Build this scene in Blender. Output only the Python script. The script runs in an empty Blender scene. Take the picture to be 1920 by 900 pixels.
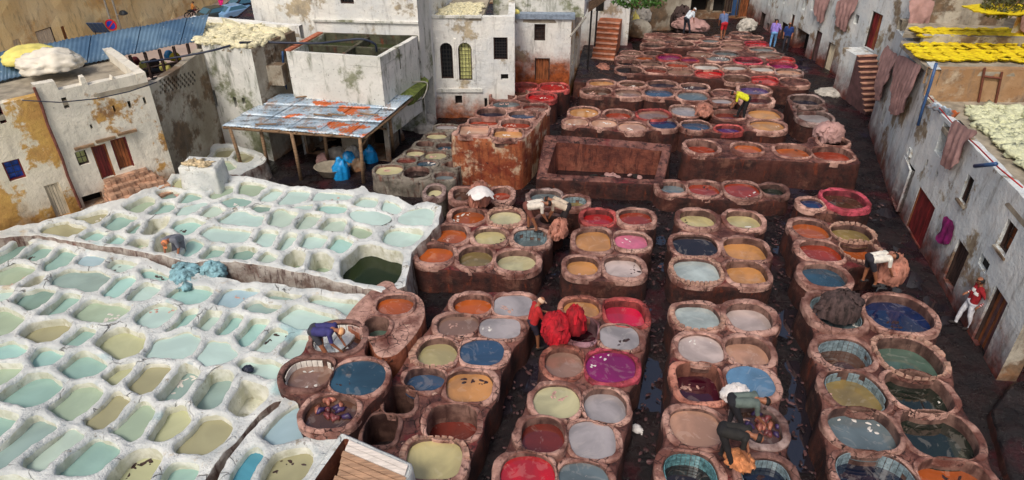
import bpy, bmesh, math, random
import numpy as np
from mathutils import Vector, Matrix
from mathutils.geometry import delaunay_2d_cdt
random.seed(7); rng = np.random.default_rng(7)
SC = bpy.context.scene
COL = SC.collection
# ------------------------------------------------------------------ camera, world, sun, exposure
F = 1320.0; TH = math.radians(32.8); HC = 13.2; CX = 970.0
_s, _c = math.sin(TH), math.cos(TH)
cam_d = bpy.data.cameras.new('camera'); cam = bpy.data.objects.new('camera', cam_d); COL.objects.link(cam)
cam.location = (0, 0, HC); cam.rotation_euler = (math.pi / 2 - TH, 0, 0)
cam_d.sensor_width = 36.0; cam_d.lens = 36.0 * F / 1920.0; cam_d.shift_x = (960 - CX) / 1920.0
cam_d.clip_start = 0.1; cam_d.clip_end = 3000
SC.camera = cam
world = bpy.data.worlds.new('World'); SC.world = world; world.use_nodes = True
_nt = world.node_tree; _bg = _nt.nodes['Background']; _sky = _nt.nodes.new('ShaderNodeTexSky')
SUN_EL, SUN_AZ = math.radians(52), math.radians(-158)      # azimuth from +Y towards +X
_sky.sky_type = 'NISHITA'; _sky.sun_disc = False; _sky.sun_elevation = SUN_EL; _sky.sun_rotation = SUN_AZ
_sky.dust_density = 6.0; _sky.air_density = 1.0; _sky.ozone_density = 1.0
_nt.links.new(_sky.outputs[0], _bg.inputs[0]); _bg.inputs[1].default_value = 0.125
sun_d = bpy.data.lights.new('sun', 'SUN'); sun_d.energy = 1.7; sun_d.angle = math.radians(14); sun_d.color = (1.0, 0.96, 0.9)
sun = bpy.data.objects.new('sun', sun_d); COL.objects.link(sun)
_dir = Vector((math.sin(SUN_AZ) * math.cos(SUN_EL), math.cos(SUN_AZ) * math.cos(SUN_EL), math.sin(SUN_EL)))
sun.rotation_euler = _dir.to_track_quat('Z', 'Y').to_euler(); sun.location = (-20, 10, 30)
SC.view_settings.view_transform = 'Standard'; SC.view_settings.look = 'None'
SC.view_settings.exposure = -0.12; SC.view_settings.gamma = 1.0

# ------------------------------------------------------------------ geometry of the view -> places in the yard
def ray(px, py):
    u = (px - CX) / F; v = (py - 450.0) / F
    return np.array((u, _c - v * _s, -_s - v * _c))
def at(px, py, z):
    d = ray(px, py); t = (z - HC) / d[2]
    return np.array((d[0] * t, d[1] * t, z))
def z_at(p, py):
    v = (py - 450.0) / F; return HC + (v * p[1] * _c + p[1] * _s) / (v * _s - _c)
def atxy(px, py, z): return at(px, py, z)[:2]

# ------------------------------------------------------------------ numpy value noise
_perm = rng.random((64, 64, 64))
def noise3(P, f=1.0, seed=0):
    P = np.asarray(P, float) * f + seed * 7.31 + 100.0
    i = np.floor(P).astype(int); t = P - i; t = t * t * (3 - 2 * t); i %= 64; j = (i + 1) % 64
    a = _perm; x0, y0, z0 = i.T; x1, y1, z1 = j.T; tx, ty, tz = t.T
    c = ((a[x0, y0, z0] * (1 - tx) + a[x1, y0, z0] * tx) * (1 - ty) + (a[x0, y1, z0] * (1 - tx) + a[x1, y1, z0] * tx) * ty) * (1 - tz) + \
        ((a[x0, y0, z1] * (1 - tx) + a[x1, y0, z1] * tx) * (1 - ty) + (a[x0, y1, z1] * (1 - tx) + a[x1, y1, z1] * tx) * ty) * tz
    return c * 2 - 1
def fbm(P, f=1.0, seed=0, o=3):
    r = 0; a = 1.0
    for k in range(o):
        r = r + a * noise3(P, f * 2 ** k, seed + k); a *= 0.5
    return r / 1.75
def n3(xy, z=0.0):
    xy = np.asarray(xy, float)
    return np.column_stack([xy[:, 0], xy[:, 1], np.full(len(xy), z)])

# ------------------------------------------------------------------ objects
def mesh_obj(name, V, Fc, mat, parent=None, smooth=False, loc=None):
    me = bpy.data.meshes.new(name)
    V = np.asarray(V, float)
    if loc is not None: V = V - np.asarray(loc)
    me.from_pydata(V.tolist(), [], [list(f) for f in Fc])
    if isinstance(mat, (list, tuple)):
        for m in mat: me.materials.append(m)
    elif mat: me.materials.append(mat)
    if smooth: me.shade_smooth()
    o = bpy.data.objects.new(name, me); COL.objects.link(o)
    if loc is not None: o.location = loc
    if parent: o.parent = parent
    return o
def tag(o, label=None, cat=None, group=None, kind=None):
    if label: o['label'] = label
    if cat: o['category'] = cat
    if group: o['group'] = group
    if kind: o['kind'] = kind
    return o
def empty(name, loc, label=None, cat=None, group=None, rz=0.0):
    o = bpy.data.objects.new(name, None); COL.objects.link(o); o.location = loc; o.rotation_euler = (0, 0, rz)
    o.empty_display_size = 0.2
    return tag(o, label, cat, group)
def copy_tree(o, parent=None):
    c = o.copy(); COL.objects.link(c); c.parent = parent
    for ch in [k for k in bpy.data.objects if k.parent == o]: copy_tree(ch, c)
    return c
class MB:
    def __init__(s): s.V = []; s.F = []; s.n = 0
    def add(s, V, Fc):
        s.V.extend([tuple(map(float, v)) for v in V]); s.F.extend([tuple(i + s.n for i in f) for f in Fc]); s.n += len(V); return s
    def box(s, c, size, M=None, taper=0):
        hx, hy, hz = [k / 2 for k in size]
        V = [Vector((x * hx, y * hy, z * hz)) for z in (-1, 1) for x, y in ((-1, -1), (1, -1), (1, 1), (-1, 1))]
        if M is not None: V = [M @ v for v in V]
        c = Vector([float(k) for k in c])
        return s.add([v + c for v in V], [(3, 2, 1, 0), (4, 5, 6, 7), (0, 1, 5, 4), (1, 2, 6, 5), (2, 3, 7, 6), (3, 0, 4, 7)])
    def tube(s, pts, r, n=8, cap=True):
        P = [Vector([float(k) for k in p]) for p in pts]; R = r if isinstance(r, (list, tuple)) else [r] * len(P); V = []; Fc = []
        for i, p in enumerate(P):
            d = (P[min(i + 1, len(P) - 1)] - P[max(i - 1, 0)]).normalized()
            a = Vector((0, 0, 1)) if abs(d.z) < .9 else Vector((1, 0, 0))
            u = d.cross(a).normalized(); w = d.cross(u)
            for k in range(n):
                t = 2 * math.pi * k / n; V.append(p + R[i] * (math.cos(t) * u + math.sin(t) * w))
        for i in range(len(P) - 1):
            for k in range(n):
                k2 = (k + 1) % n; Fc.append((i * n + k, (i + 1) * n + k, (i + 1) * n + k2, i * n + k2))
        if cap: Fc.append(tuple(range(n))); Fc.append(tuple(reversed(range((len(P) - 1) * n, len(P) * n))))
        return s.add(V, Fc)
    def lathe(s, c, prof, n=20):
        V = []; Fc = []
        for r, z in prof:
            for k in range(n):
                t = 2 * math.pi * k / n; V.append((c[0] + r * math.cos(t), c[1] + r * math.sin(t), c[2] + z))
        for i in range(len(prof) - 1):
            for k in range(n):
                k2 = (k + 1) % n; Fc.append((i * n + k, i * n + k2, (i + 1) * n + k2, (i + 1) * n + k))
        Fc.append(tuple(range((len(prof) - 1) * n, len(prof) * n)))
        return s.add(V, Fc)
    def quad(s, a, b, c, d): return s.add([a, b, c, d], [(0, 1, 2, 3)])
    def build(s, name, mat, parent=None, smooth=False, loc=None): return mesh_obj(name, s.V, s.F, mat, parent, smooth, loc)

# ------------------------------------------------------------------ materials
def C(r, g, b, k=1.0):
    f = lambda v: (v / 255 / 12.92 if v <= 10 else ((v / 255 + .055) / 1.055) ** 2.4) * k
    return (f(r), f(g), f(b), 1.0)
class NT:
    def __init__(s, name):
        s.m = bpy.data.materials.new(name); s.m.use_nodes = True; s.t = s.m.node_tree; s.b = s.t.nodes['Principled BSDF']
        s.geo = s.t.nodes.new('ShaderNodeNewGeometry')
    def N(s, t, **k):
        n = s.t.nodes.new(t)
        for a, v in k.items(): setattr(n, a, v)
        return n
    def L(s, a, b): s.t.links.new(a, b)
    def pos(s, scale=(1, 1, 1)):
        m = s.N('ShaderNodeMapping'); s.L(s.geo.outputs['Position'], m.inputs[0]); m.inputs['Scale'].default_value = scale; return m.outputs[0]
    def noise(s, sc, det=4, rough=.55, vec=None, stretch=(1, 1, 1), dist=0.0, off=0.0):
        n = s.N('ShaderNodeTexNoise'); n.inputs['Scale'].default_value = sc; n.inputs['Detail'].default_value = det
        n.inputs['Roughness'].default_value = rough; n.inputs['Distortion'].default_value = dist
        m = s.N('ShaderNodeMapping'); s.L(s.geo.outputs['Position'], m.inputs[0]); m.inputs['Scale'].default_value = stretch; m.inputs['Location'].default_value = (off, off * 1.7, off * .6)
        s.L(m.outputs[0], n.inputs['Vector']); return n.outputs[0]
    def ramp(s, fac, lo, hi, a=0.0, b=1.0):
        r = s.N('ShaderNodeMapRange'); r.interpolation_type = 'SMOOTHSTEP'
        for i, v in ((1, lo), (2, hi), (3, a), (4, b)): r.inputs[i].default_value = v
        s.L(fac, r.inputs[0]); return r.outputs[0]
    def mix(s, fac, a, b, mode='MIX'):
        m = s.N('ShaderNodeMix'); m.data_type = 'RGBA'; m.blend_type = mode
        for i, v in ((0, fac), (6, a), (7, b)):
            if hasattr(v, 'links') or hasattr(v, 'is_linked'): s.L(v, m.inputs[i])
            elif i == 0: m.inputs[0].default_value = v
            else: m.inputs[i].default_value = v
        return m.outputs[2]
    def math(s, op, a, b=0.0):
        m = s.N('ShaderNodeMath'); m.operation = op
        for i, v in enumerate((a, b)):
            if hasattr(v, 'is_linked'): s.L(v, m.inputs[i])
            else: m.inputs[i].default_value = v
        return m.outputs[0]
    def z(s):
        x = s.N('ShaderNodeSeparateXYZ'); s.L(s.geo.outputs['Position'], x.inputs[0]); return x.outputs[2]
    def cracks(s, sc, w=.03, mask=(.5, .6), off=0.0):
        v = s.N('ShaderNodeTexVoronoi'); v.feature = 'DISTANCE_TO_EDGE'; v.inputs['Scale'].default_value = sc
        n = s.N('ShaderNodeTexNoise'); n.inputs['Scale'].default_value = sc * 2.5; a = s.N('ShaderNodeVectorMath'); a.operation = 'MULTIPLY_ADD'; a.inputs[1].default_value = (.35 / sc,) * 3
        s.L(n.outputs['Color'], a.inputs[0]); s.L(s.geo.outputs['Position'], a.inputs[2]); s.L(s.geo.outputs['Position'], n.inputs['Vector']); s.L(a.outputs[0], v.inputs['Vector'])
        return s.math('MULTIPLY', s.ramp(v.outputs['Distance'], 0, w, 1, 0), s.ramp(s.noise(.9, 3, off=off), mask[0], mask[1]))
    def worn(s, lo=.51, hi=.58): return s.ramp(s.geo.outputs['Pointiness'], lo, hi)
    def objcol(s):
        o = s.N('ShaderNodeObjectInfo'); return o.outputs['Color']
    def out(s, col, rough=.85, bump=None, bstr=.3, bdist=.02, spec=None, ior=None, metal=None):
        for nm, v in (('Base Color', col), ('Roughness', rough)):
            if hasattr(v, 'is_linked'): s.L(v, s.b.inputs[nm])
            else: s.b.inputs[nm].default_value = v
        if bump is not None:
            bn = s.N('ShaderNodeBump'); bn.inputs['Strength'].default_value = bstr; bn.inputs['Distance'].default_value = bdist
            s.L(bump, bn.inputs['Height']); s.L(bn.outputs[0], s.b.inputs['Normal'])
        if ior: s.b.inputs['IOR'].default_value = ior
        if spec is not None: s.b.inputs['Specular IOR Level'].default_value = spec
        if metal is not None: s.b.inputs['Metallic'].default_value = metal
        return s.m
def simple(name, col, rough=.8, var=.25, sc=8, bump=.3, stretch=(1, 1, 1), **k):
    t = NT(name); n = t.noise(sc, 5, .6, stretch=stretch)
    d = (col[0] * (1 - var), col[1] * (1 - var), col[2] * (1 - var), 1); l = tuple(min(.9, c * (1 + var * .7)) for c in col[:3]) + (1,)
    return t.out(t.mix(t.ramp(n, .3, .7), d, l), rough, n, bump, .02, **k)

# lime plaster of the white terraces
def mat_lime():
    t = NT('lime_plaster')
    c = t.mix(t.ramp(t.noise(.9, 4), .35, .7), C(204, 208, 206), C(232, 234, 230))
    c = t.mix(t.ramp(t.noise(2.6, 5, .65, off=3), .52, .75, 0, .75), c, C(176, 188, 190))
    c = t.mix(t.ramp(t.noise(1.3, 6, .7, off=9), .60, .72, 0, .7), c, C(196, 176, 140))
    c = t.mix(t.ramp(t.noise(.55, 3, .5, off=14), .66, .74, 0, .6), c, C(120, 185, 190))
    c = t.mix(t.ramp(t.noise(4.0, 9, .8, off=5), .58, .66, 0, .8), c, C(104, 96, 84))
    c = t.mix(t.ramp(t.noise(1.7, 9, .8, off=25), .60, .64, 0, .8), c, C(140, 128, 104))
    c = t.mix(t.ramp(t.noise(22, 3, .6, off=2), .68, .74, 0, .8), c, C(60, 58, 55))
    ck = t.cracks(1.3, .018, (.52, .62), 7); c = t.mix(t.math('MULTIPLY', ck, .8), c, C(96, 88, 76)); c = t.mix(t.math('MULTIPLY', t.worn(.5, .56), .5), c, C(238, 238, 230)); b = t.math('SUBTRACT', t.math('ADD', t.noise(5, 7, .65), t.math('MULTIPLY', t.noise(30, 4, .6), .35)), t.math('MULTIPLY', ck, .6))
    return t.out(c, .8, b, 1.0, .09)
def mat_limewall():
    t = NT('lime_pit_wall')
    c = t.mix(t.ramp(t.noise(3, 5, .6), .35, .7), C(200, 200, 180), C(232, 232, 222))
    c = t.mix(t.ramp(t.noise(4, 6, .7, stretch=(1, 1, .4), off=4), .54, .70, 0, .7), c, C(160, 152, 116))
    c = t.mix(t.ramp(t.noise(9, 6, .7, off=8), .62, .72, 0, .8), c, C(75, 68, 55))
    b = t.noise(6, 7, .65)
    return t.out(c, .8, b, .7, .05)
# red stained plaster: rim (tinted by the object's colour), block top and block side
def mat_rim():
    t = NT('stained_rim_plaster'); oc = t.objcol()
    c = t.mix(t.ramp(t.noise(1.6, 5, .6), .35, .68), C(108, 64, 54), C(204, 160, 144))
    c = t.mix(t.ramp(t.noise(7, 6, .7, off=3), .5, .7, 0, .85), c, C(86, 42, 34))
    c = t.mix(t.ramp(t.noise(3.2, 6, .7, off=6), .62, .72, 0, .8), c, C(214, 180, 160))
    c = t.mix(t.ramp(t.noise(2.3, 7, .7, off=19), .60, .67, 0, .9), c, C(48, 22, 22))
    c = t.mix(t.math('MULTIPLY', t.worn(.505, .57), t.ramp(t.noise(4, 5, .7, off=51), .38, .62, .1, .75)), c, C(214, 172, 154))
    ck = t.cracks(3.2, .03, (.42, .55)); c = t.mix(ck, c, C(40, 20, 18))
    c = t.mix(1.0, c, oc, 'MULTIPLY')
    b = t.math('SUBTRACT', t.math('ADD', t.noise(9, 7, .7), t.math('MULTIPLY', t.noise(34, 4, .6), .4)), ck)
    return t.out(c, t.ramp(t.noise(3, 4, off=3), .3, .7, .5, .85), b, .8, .05)
def mat_top():
    t = NT('stained_terrace_top')
    c = t.mix(t.ramp(t.noise(1.4, 5, .6), .35, .65), C(76, 38, 34), C(140, 92, 80))
    c = t.mix(t.ramp(t.noise(.8, 4, .6, off=21), .56, .68, 0, .8), c, C(110, 18, 26))
    c = t.mix(t.ramp(t.noise(5, 7, .75, off=6), .5, .62, 0, .9), c, C(42, 20, 20))
    c = t.mix(t.ramp(t.noise(8, 6, .7, off=16), .64, .7, 0, .8), c, C(200, 160, 142))
    ck = t.cracks(2.6, .03, (.45, .58), 5); c = t.mix(ck, c, C(26, 14, 14)); b = t.math('SUBTRACT', t.math('ADD', t.noise(8, 8, .75), t.math('MULTIPLY', t.noise(30, 4, .6), .4)), ck)
    return t.out(c, t.ramp(t.noise(4, 4, off=3), .35, .7, .35, .8), b, 1.0, .06)
def mat_side(name='stained_shaded_side', a=C(40, 18, 16), b_=C(84, 42, 32), hi=C(140, 96, 78), amt=.5, hl=(.55, .68), dr=.8):  # stains and drips; dark default base also stands in for shade on block fronts
    t = NT(name)
    c = t.mix(t.ramp(t.noise(2.0, 6, .65), .35, .65), a, b_)
    c = t.mix(t.ramp(t.noise(1.2, 6, .7, off=8), hl[0], hl[1], 0, amt), c, hi)
    c = t.mix(t.ramp(t.noise(6, 5, .65, stretch=(1, 1, .15), off=11), .5, .66, 0, dr), c, C(66, 22, 14))
    c = t.mix(t.ramp(t.noise(3, 6, .7, stretch=(1, 1, .3), off=31), .58, .68, 0, .7), c, C(120, 50, 22))
    c = t.mix(t.ramp(t.noise(4, 7, .75, off=2), .58, .68, 0, .9), c, C(26, 13, 13))
    b = t.math('ADD', t.noise(6, 8, .75), t.math('MULTIPLY', t.noise(25, 4, .6), .4))
    return t.out(c, .75, b, 1.0, .07)
def mat_pitwall():
    t = NT('vat_inner_wall'); oc = t.objcol()
    c = t.mix(t.ramp(t.noise(2.2, 5, .6), .35, .68), C(76, 50, 44), C(138, 106, 94))
    c = t.mix(t.ramp(t.noise(6, 5, .65, stretch=(1, 1, .2), off=11), .5, .66, 0, .8), c, C(58, 34, 30))
    c = t.mix(1.0, c, oc, 'MULTIPLY')
    return t.out(c, .6, t.noise(9, 7, .7), .6, .04)
def mat_liquid():
    t = NT('dye_liquid'); oc = t.objcol()
    hsv = t.N('ShaderNodeHueSaturation'); hsv.inputs['Value'].default_value = .55; hsv.inputs['Saturation'].default_value = .95; t.L(oc, hsv.inputs['Color'])
    c = t.mix(t.ramp(t.noise(.8, 4, .55, dist=.8), .32, .72), hsv.outputs[0], oc)
    fl = t.mix(.45, oc, C(196, 184, 172)); c = t.mix(t.ramp(t.noise(1.7, 6, .6, dist=2.0, off=41), .55, .62, 0, .3), c, fl)  # paler patches mixed into the colour stand in for sky reflections
    c = t.mix(t.ramp(t.noise(12, 4, .6, dist=.6), .70, .74, 0, .35), c, C(225, 205, 190))
    return t.out(c, t.ramp(t.noise(1.5, 4, off=5), .35, .65, .02, .07), t.noise(5, 2), .03, .01, ior=1.95)
def mat_limewater():
    t = NT('lime_water'); oc = t.objcol()
    hsv = t.N('ShaderNodeHueSaturation'); hsv.inputs['Value'].default_value = .84; t.L(oc, hsv.inputs['Color'])
    c = t.mix(t.ramp(t.noise(.9, 4, .55, dist=.8), .35, .7), hsv.outputs[0], oc)
    return t.out(c, t.ramp(t.noise(1.2, 4, off=5), .35, .65, .05, .2), t.noise(4, 2), .03, .01, ior=1.4)
def mat_mud():
    t = NT('wet_mud')
    c = t.mix(t.ramp(t.noise(1.1, 6, .65), .35, .68), C(17, 13, 16), C(42, 28, 28))
    c = t.mix(t.ramp(t.noise(.5, 5, .6, off=7), .54, .68, 0, .7), c, C(74, 18, 26))
    c = t.mix(t.ramp(t.noise(.42, 5, .6, off=27), .56, .68, 0, .7), c, C(40, 36, 58))
    c = t.mix(t.ramp(t.noise(7, 6, .75, off=4), .63, .70, 0, .6), c, C(138, 104, 100))
    c = t.mix(t.ramp(t.noise(9, 6, .75, off=14), .55, .62, 0, .8), c, C(18, 14, 18))
    b = t.math('ADD', t.noise(6, 8, .75), t.math('MULTIPLY', t.noise(28, 5, .7), .4))
    return t.out(c, t.ramp(t.noise(2.5, 5, off=9), .4, .62, .12, .6), b, 1.0, .07, ior=1.5)
def mat_wall(name, base, base2, under, under2, grime=C(110, 104, 96), stain=None, stain_z=(0, 1.5), und=(.5, .56), gr=.6, off=0, sc=1.0):
    t = NT(name)
    c = t.mix(t.ramp(t.noise(.7 * sc, 5, .6, off=off), .35, .65), base, base2)
    u = t.mix(t.ramp(t.noise(3, 6, .7, off=off + 3), .35, .65), under, under2)
    msk = t.noise(.55 * sc, 8, .68, off=off + 8)
    c = t.mix(t.ramp(msk, und[0], und[1]), c, u)
    c = t.mix(t.ramp(msk, und[0] - .03, und[0] + .012, 0, .5), c, C(120, 100, 78)) if False else c
    c = t.mix(t.ramp(t.noise(2.6, 6, .7, stretch=(1, 1, .22), off=off + 5), .5, .72, 0, gr), c, grime)
    c = t.mix(t.ramp(t.noise(9, 7, .75, off=off + 2), .6, .68, 0, gr), c, C(70, 62, 54))
    if stain is not None:
        zz = t.math('ADD', t.z(), t.math('MULTIPLY', t.math('SUBTRACT', t.noise(1.2, 6, .7, off=off + 13), .5), 2.6))
        c = t.mix(t.ramp(zz, stain_z[0], stain_z[1], 1, 0), c, t.mix(t.ramp(t.noise(2.5, 6, .7, off=off + 4), .35, .65), stain, (stain[0] * .35, stain[1] * .3, stain[2] * .3, 1)))
    b = t.math('ADD', t.math('MULTIPLY', msk, 1.5), t.math('MULTIPLY', t.noise(7, 8, .7), .6))
    return t.out(c, .85, b, 1.0, .06)
M = {}
M['lime'] = mat_lime(); M['limewall'] = mat_limewall(); M['rim'] = mat_rim(); M['top'] = mat_top(); M['side'] = mat_side()
M['side_tall'] = mat_side('rust_streaked_side', C(128, 50, 24), C(172, 98, 58), C(212, 186, 156), .9, (.5, .62), .5)
M['limeside'] = mat_side('stained_lime_side', C(120, 100, 90), C(190, 182, 172), C(220, 214, 205), .5)
M['greytop'] = mat_side('grey_green_concrete', C(92, 86, 76), C(140, 132, 120), C(168, 160, 146), .7)
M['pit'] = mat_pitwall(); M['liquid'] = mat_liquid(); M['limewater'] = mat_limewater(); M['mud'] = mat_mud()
M['white'] = mat_wall('old_whitewash', C(222, 224, 222), C(238, 236, 228), C(196, 180, 150), C(160, 150, 132), stain=C(176, 92, 40), stain_z=(-.2, 1.6), und=(.56, .62), off=2)
M['cream'] = mat_wall('peeling_cream_wash', C(222, 216, 200), C(238, 230, 212), C(206, 160, 86), C(150, 112, 74), stain=C(190, 130, 62), stain_z=(.3, 1.7), und=(.545, .60), off=11, gr=.4)
M['ochre'] = mat_wall('ochre_wash', C(226, 216, 190), C(236, 226, 204), C(212, 170, 92), C(196, 150, 84), stain=C(190, 140, 70), stain_z=(.4, 2.0), und=(.47, .52), off=17, gr=.35)
M['rampart'] = mat_wall('ochre_rampart', C(236, 208, 146), C(242, 222, 172), C(226, 184, 112), C(212, 176, 122), grime=C(120, 104, 84), und=(.52, .62), off=31, gr=.6, sc=.35)
M['stone'] = mat_wall('weathered_render', C(150, 140, 122), C(186, 178, 162), C(128, 104, 80), C(96, 82, 66), und=(.48, .56), off=41, gr=.6, stain=C(150, 100, 60), stain_z=(-.5, .9))
M['mossy'] = mat_wall('mossy_white_render', C(214, 214, 206), C(232, 230, 222), C(150, 152, 128), C(110, 116, 84), grime=C(96, 100, 76), und=(.52, .62), off=47, gr=.9)
M['right'] = mat_wall('blue_white_wash', C(206, 214, 216), C(228, 230, 226), C(170, 158, 134), C(128, 110, 88), grime=C(110, 104, 92), stain=C(120, 48, 34), stain_z=(-.2, 2.0), und=(.53, .60), off=53, gr=.65)
M['brownwall'] = mat_wall('brown_clay_render', C(160, 122, 84), C(182, 148, 112), C(122, 92, 66), C(196, 178, 152), und=(.5, .6), off=61, gr=.7)
M['roof'] = simple('roof_screed', C(158, 148, 130), .9, .35, 2.5)
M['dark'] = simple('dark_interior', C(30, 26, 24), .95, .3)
M['wood'] = simple('weathered_wood', C(140, 112, 84), .8, .45, 7, .6, stretch=(.5, .5, 3))
M['plank'] = simple('plank_wood', C(168, 132, 104), .75, .4, 5, .5, stretch=(.6, 5, 1))
M['plankpale'] = simple('whitened_plank', C(216, 206, 196), .75, .2, 5, .5, stretch=(.6, 5, 1))
M['reddoor'] = simple('maroon_door_paint', C(118, 34, 34), .6, .5, 5, .4, stretch=(1, 1, .3))
M['olddoor'] = simple('rusty_wood_door', C(140, 80, 44), .8, .6, 6, .6, stretch=(2, 2, .35))
M['paledoor'] = simple('bleached_wood_door', C(214, 200, 172), .8, .3, 6, .5, stretch=(2, 2, .35))
M['darkdoor'] = simple('dark_wood_door', C(62, 44, 38), .8, .5, 6, .5, stretch=(2, 2, .35))
M['iron'] = simple('iron_bars', C(44, 40, 40), .5, .3, 12, .1)
M['glass'] = simple('dusty_glass', C(40, 44, 48), .12, .3, 3, .05)
M['blueglass'] = simple('blue_painted_glass', C(18, 74, 178), .3, .55, 6, .1)
M['yelglass'] = simple('pale_yellow_blind', C(226, 226, 150), .5, .12, 4, .1)
M['tilemat'] = simple('pale_glazed_tile', C(126, 144, 150), .25, .4, 9, .1)
M['tileteal'] = simple('teal_glazed_tile', C(96, 140, 146), .25, .6, 7, .1)
M['tilewhite'] = simple('white_glazed_tile', C(228, 222, 212), .3, .2, 7, .1)
M['stonechip'] = simple('cracked_rim_stone', C(172, 134, 116), .85, .5, 6, .8)
M['bluepipe'] = simple('blue_plastic_pipe', C(52, 84, 128), .45, .2)
M['cable'] = simple('dark_hose', C(34, 42, 62), .5, .2)
M['redcable'] = simple('red_cable', C(176, 40, 34), .5, .2)
M['greypipe'] = simple('grey_pipe', C(150, 146, 136), .5, .2)
M['yellow'] = simple('saffron_yellow_hide', C(244, 204, 14), .7, .3, 6, .8)
M['wool'] = simple('cream_wool', C(222, 214, 178), .95, .22, 9, .9)
M['woolgreen'] = simple('pale_green_wool', C(206, 208, 172), .95, .25, 9, .9)
M['hide'] = simple('pinkish_tan_hide', C(176, 138, 132), .75, .25, 2.5, .5)
M['tarp'] = simple('pale_tarpaulin', C(232, 224, 206), .6, .12, 3, .4)
M['tarpyel'] = simple('yellow_tarpaulin', C(234, 220, 120), .6, .12, 3, .4)
M['bluebag'] = simple('blue_plastic_sack', C(24, 140, 206), .4, .35, 5, .6)
M['greybag'] = simple('grey_woven_sack', C(186, 180, 170), .8, .3, 5, .6)
def mat_rusty():
    t = NT('rusted_galvanised_sheet')
    c = t.mix(t.ramp(t.noise(1.2, 5, .6, stretch=(1, 1, 1)), .35, .65), C(150, 172, 190), C(196, 208, 216))
    c = t.mix(t.ramp(t.noise(3, 7, .75, stretch=(.5, 2.2, 1), off=6), .48, .62, 0, .85), c, C(92, 98, 100)); c = t.mix(t.ramp(t.noise(2, 7, .75, off=66), .54, .64, 0, .7), c, C(138, 104, 84))
    c = t.mix(t.ramp(t.noise(.9, 6, .62, stretch=(.7, 1.4, 1), off=27), .57, .61), c, C(190, 98, 50)); c = t.mix(t.ramp(t.noise(2.2, 6, .7, off=87), .56, .62, 0, .7), c, C(150, 128, 112))
    return t.out(c, .45, t.noise(8, 5), .3, .02, metal=.25)
M['rusty'] = mat_rusty()
def mat_bluetin():
    t = NT('blue_corrugated_tin')
    c = t.mix(t.ramp(t.noise(.8, 5, .6), .35, .65), C(72, 102, 130), C(104, 132, 154))
    c = t.mix(t.ramp(t.noise(5, 6, .7, off=6), .62, .7, 0, .8), c, C(176, 190, 194))
    c = t.mix(t.ramp(t.noise(2, 6, .7, off=16), .64, .7, 0, .8), c, C(90, 78, 70))
    return t.out(c, .45, t.noise(8, 5), .2, .02, metal=.1)
M['bluetin'] = mat_bluetin()

# ------------------------------------------------------------------ polygon tools
def resample(P, n):
    P = np.asarray(P, float); Q = np.vstack([P, P[:1]]); d = np.r_[0, np.cumsum(np.linalg.norm(np.diff(Q, axis=0), axis=1))]
    t = np.linspace(0, d[-1], n, endpoint=False)
    return np.column_stack([np.interp(t, d, Q[:, 0]), np.interp(t, d, Q[:, 1])])
def ccw(P):
    P = np.asarray(P, float); a = np.sum(P[:, 0] * np.roll(P[:, 1], -1) - np.roll(P[:, 0], -1) * P[:, 1])
    return P if a > 0 else P[::-1].copy()
def chaikin(P, k=2, c=.22):
    P = np.asarray(P, float)
    for _ in range(k):
        Q = np.roll(P, -1, axis=0); P = np.column_stack([(1 - c) * P + c * Q, c * P + (1 - c) * Q]).reshape(-1, 2)
    return P
def normals(P):
    T = np.roll(P, -1, axis=0) - np.roll(P, 1, axis=0); N = np.column_stack([T[:, 1], -T[:, 0]])
    return N / (np.linalg.norm(N, axis=1)[:, None] + 1e-9)
def inside(pts, P):
    x, y = pts[:, 0][:, None], pts[:, 1][:, None]; A = P; B = np.roll(P, -1, axis=0)
    c = ((A[:, 1] > y) != (B[:, 1] > y)) & (x < (B[:, 0] - A[:, 0]) * (y - A[:, 1]) / (B[:, 1] - A[:, 1] + 1e-12) + A[:, 0])
    return c.sum(axis=1) % 2 == 1
def pdist(pts, P):
    A = P; D = np.roll(P, -1, axis=0) - A; L2 = (D ** 2).sum(1) + 1e-12; out = np.full(len(pts), 1e9)
    for a, d, l in zip(A, D, L2):
        v = pts - a; t = np.clip((v @ d) / l, 0, 1); out = np.minimum(out, np.hypot(*(v - t[:, None] * d).T))
    return out
def sdf(pts, P):
    d = pdist(pts, P); return np.where(inside(pts, P), -d, d)
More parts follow.
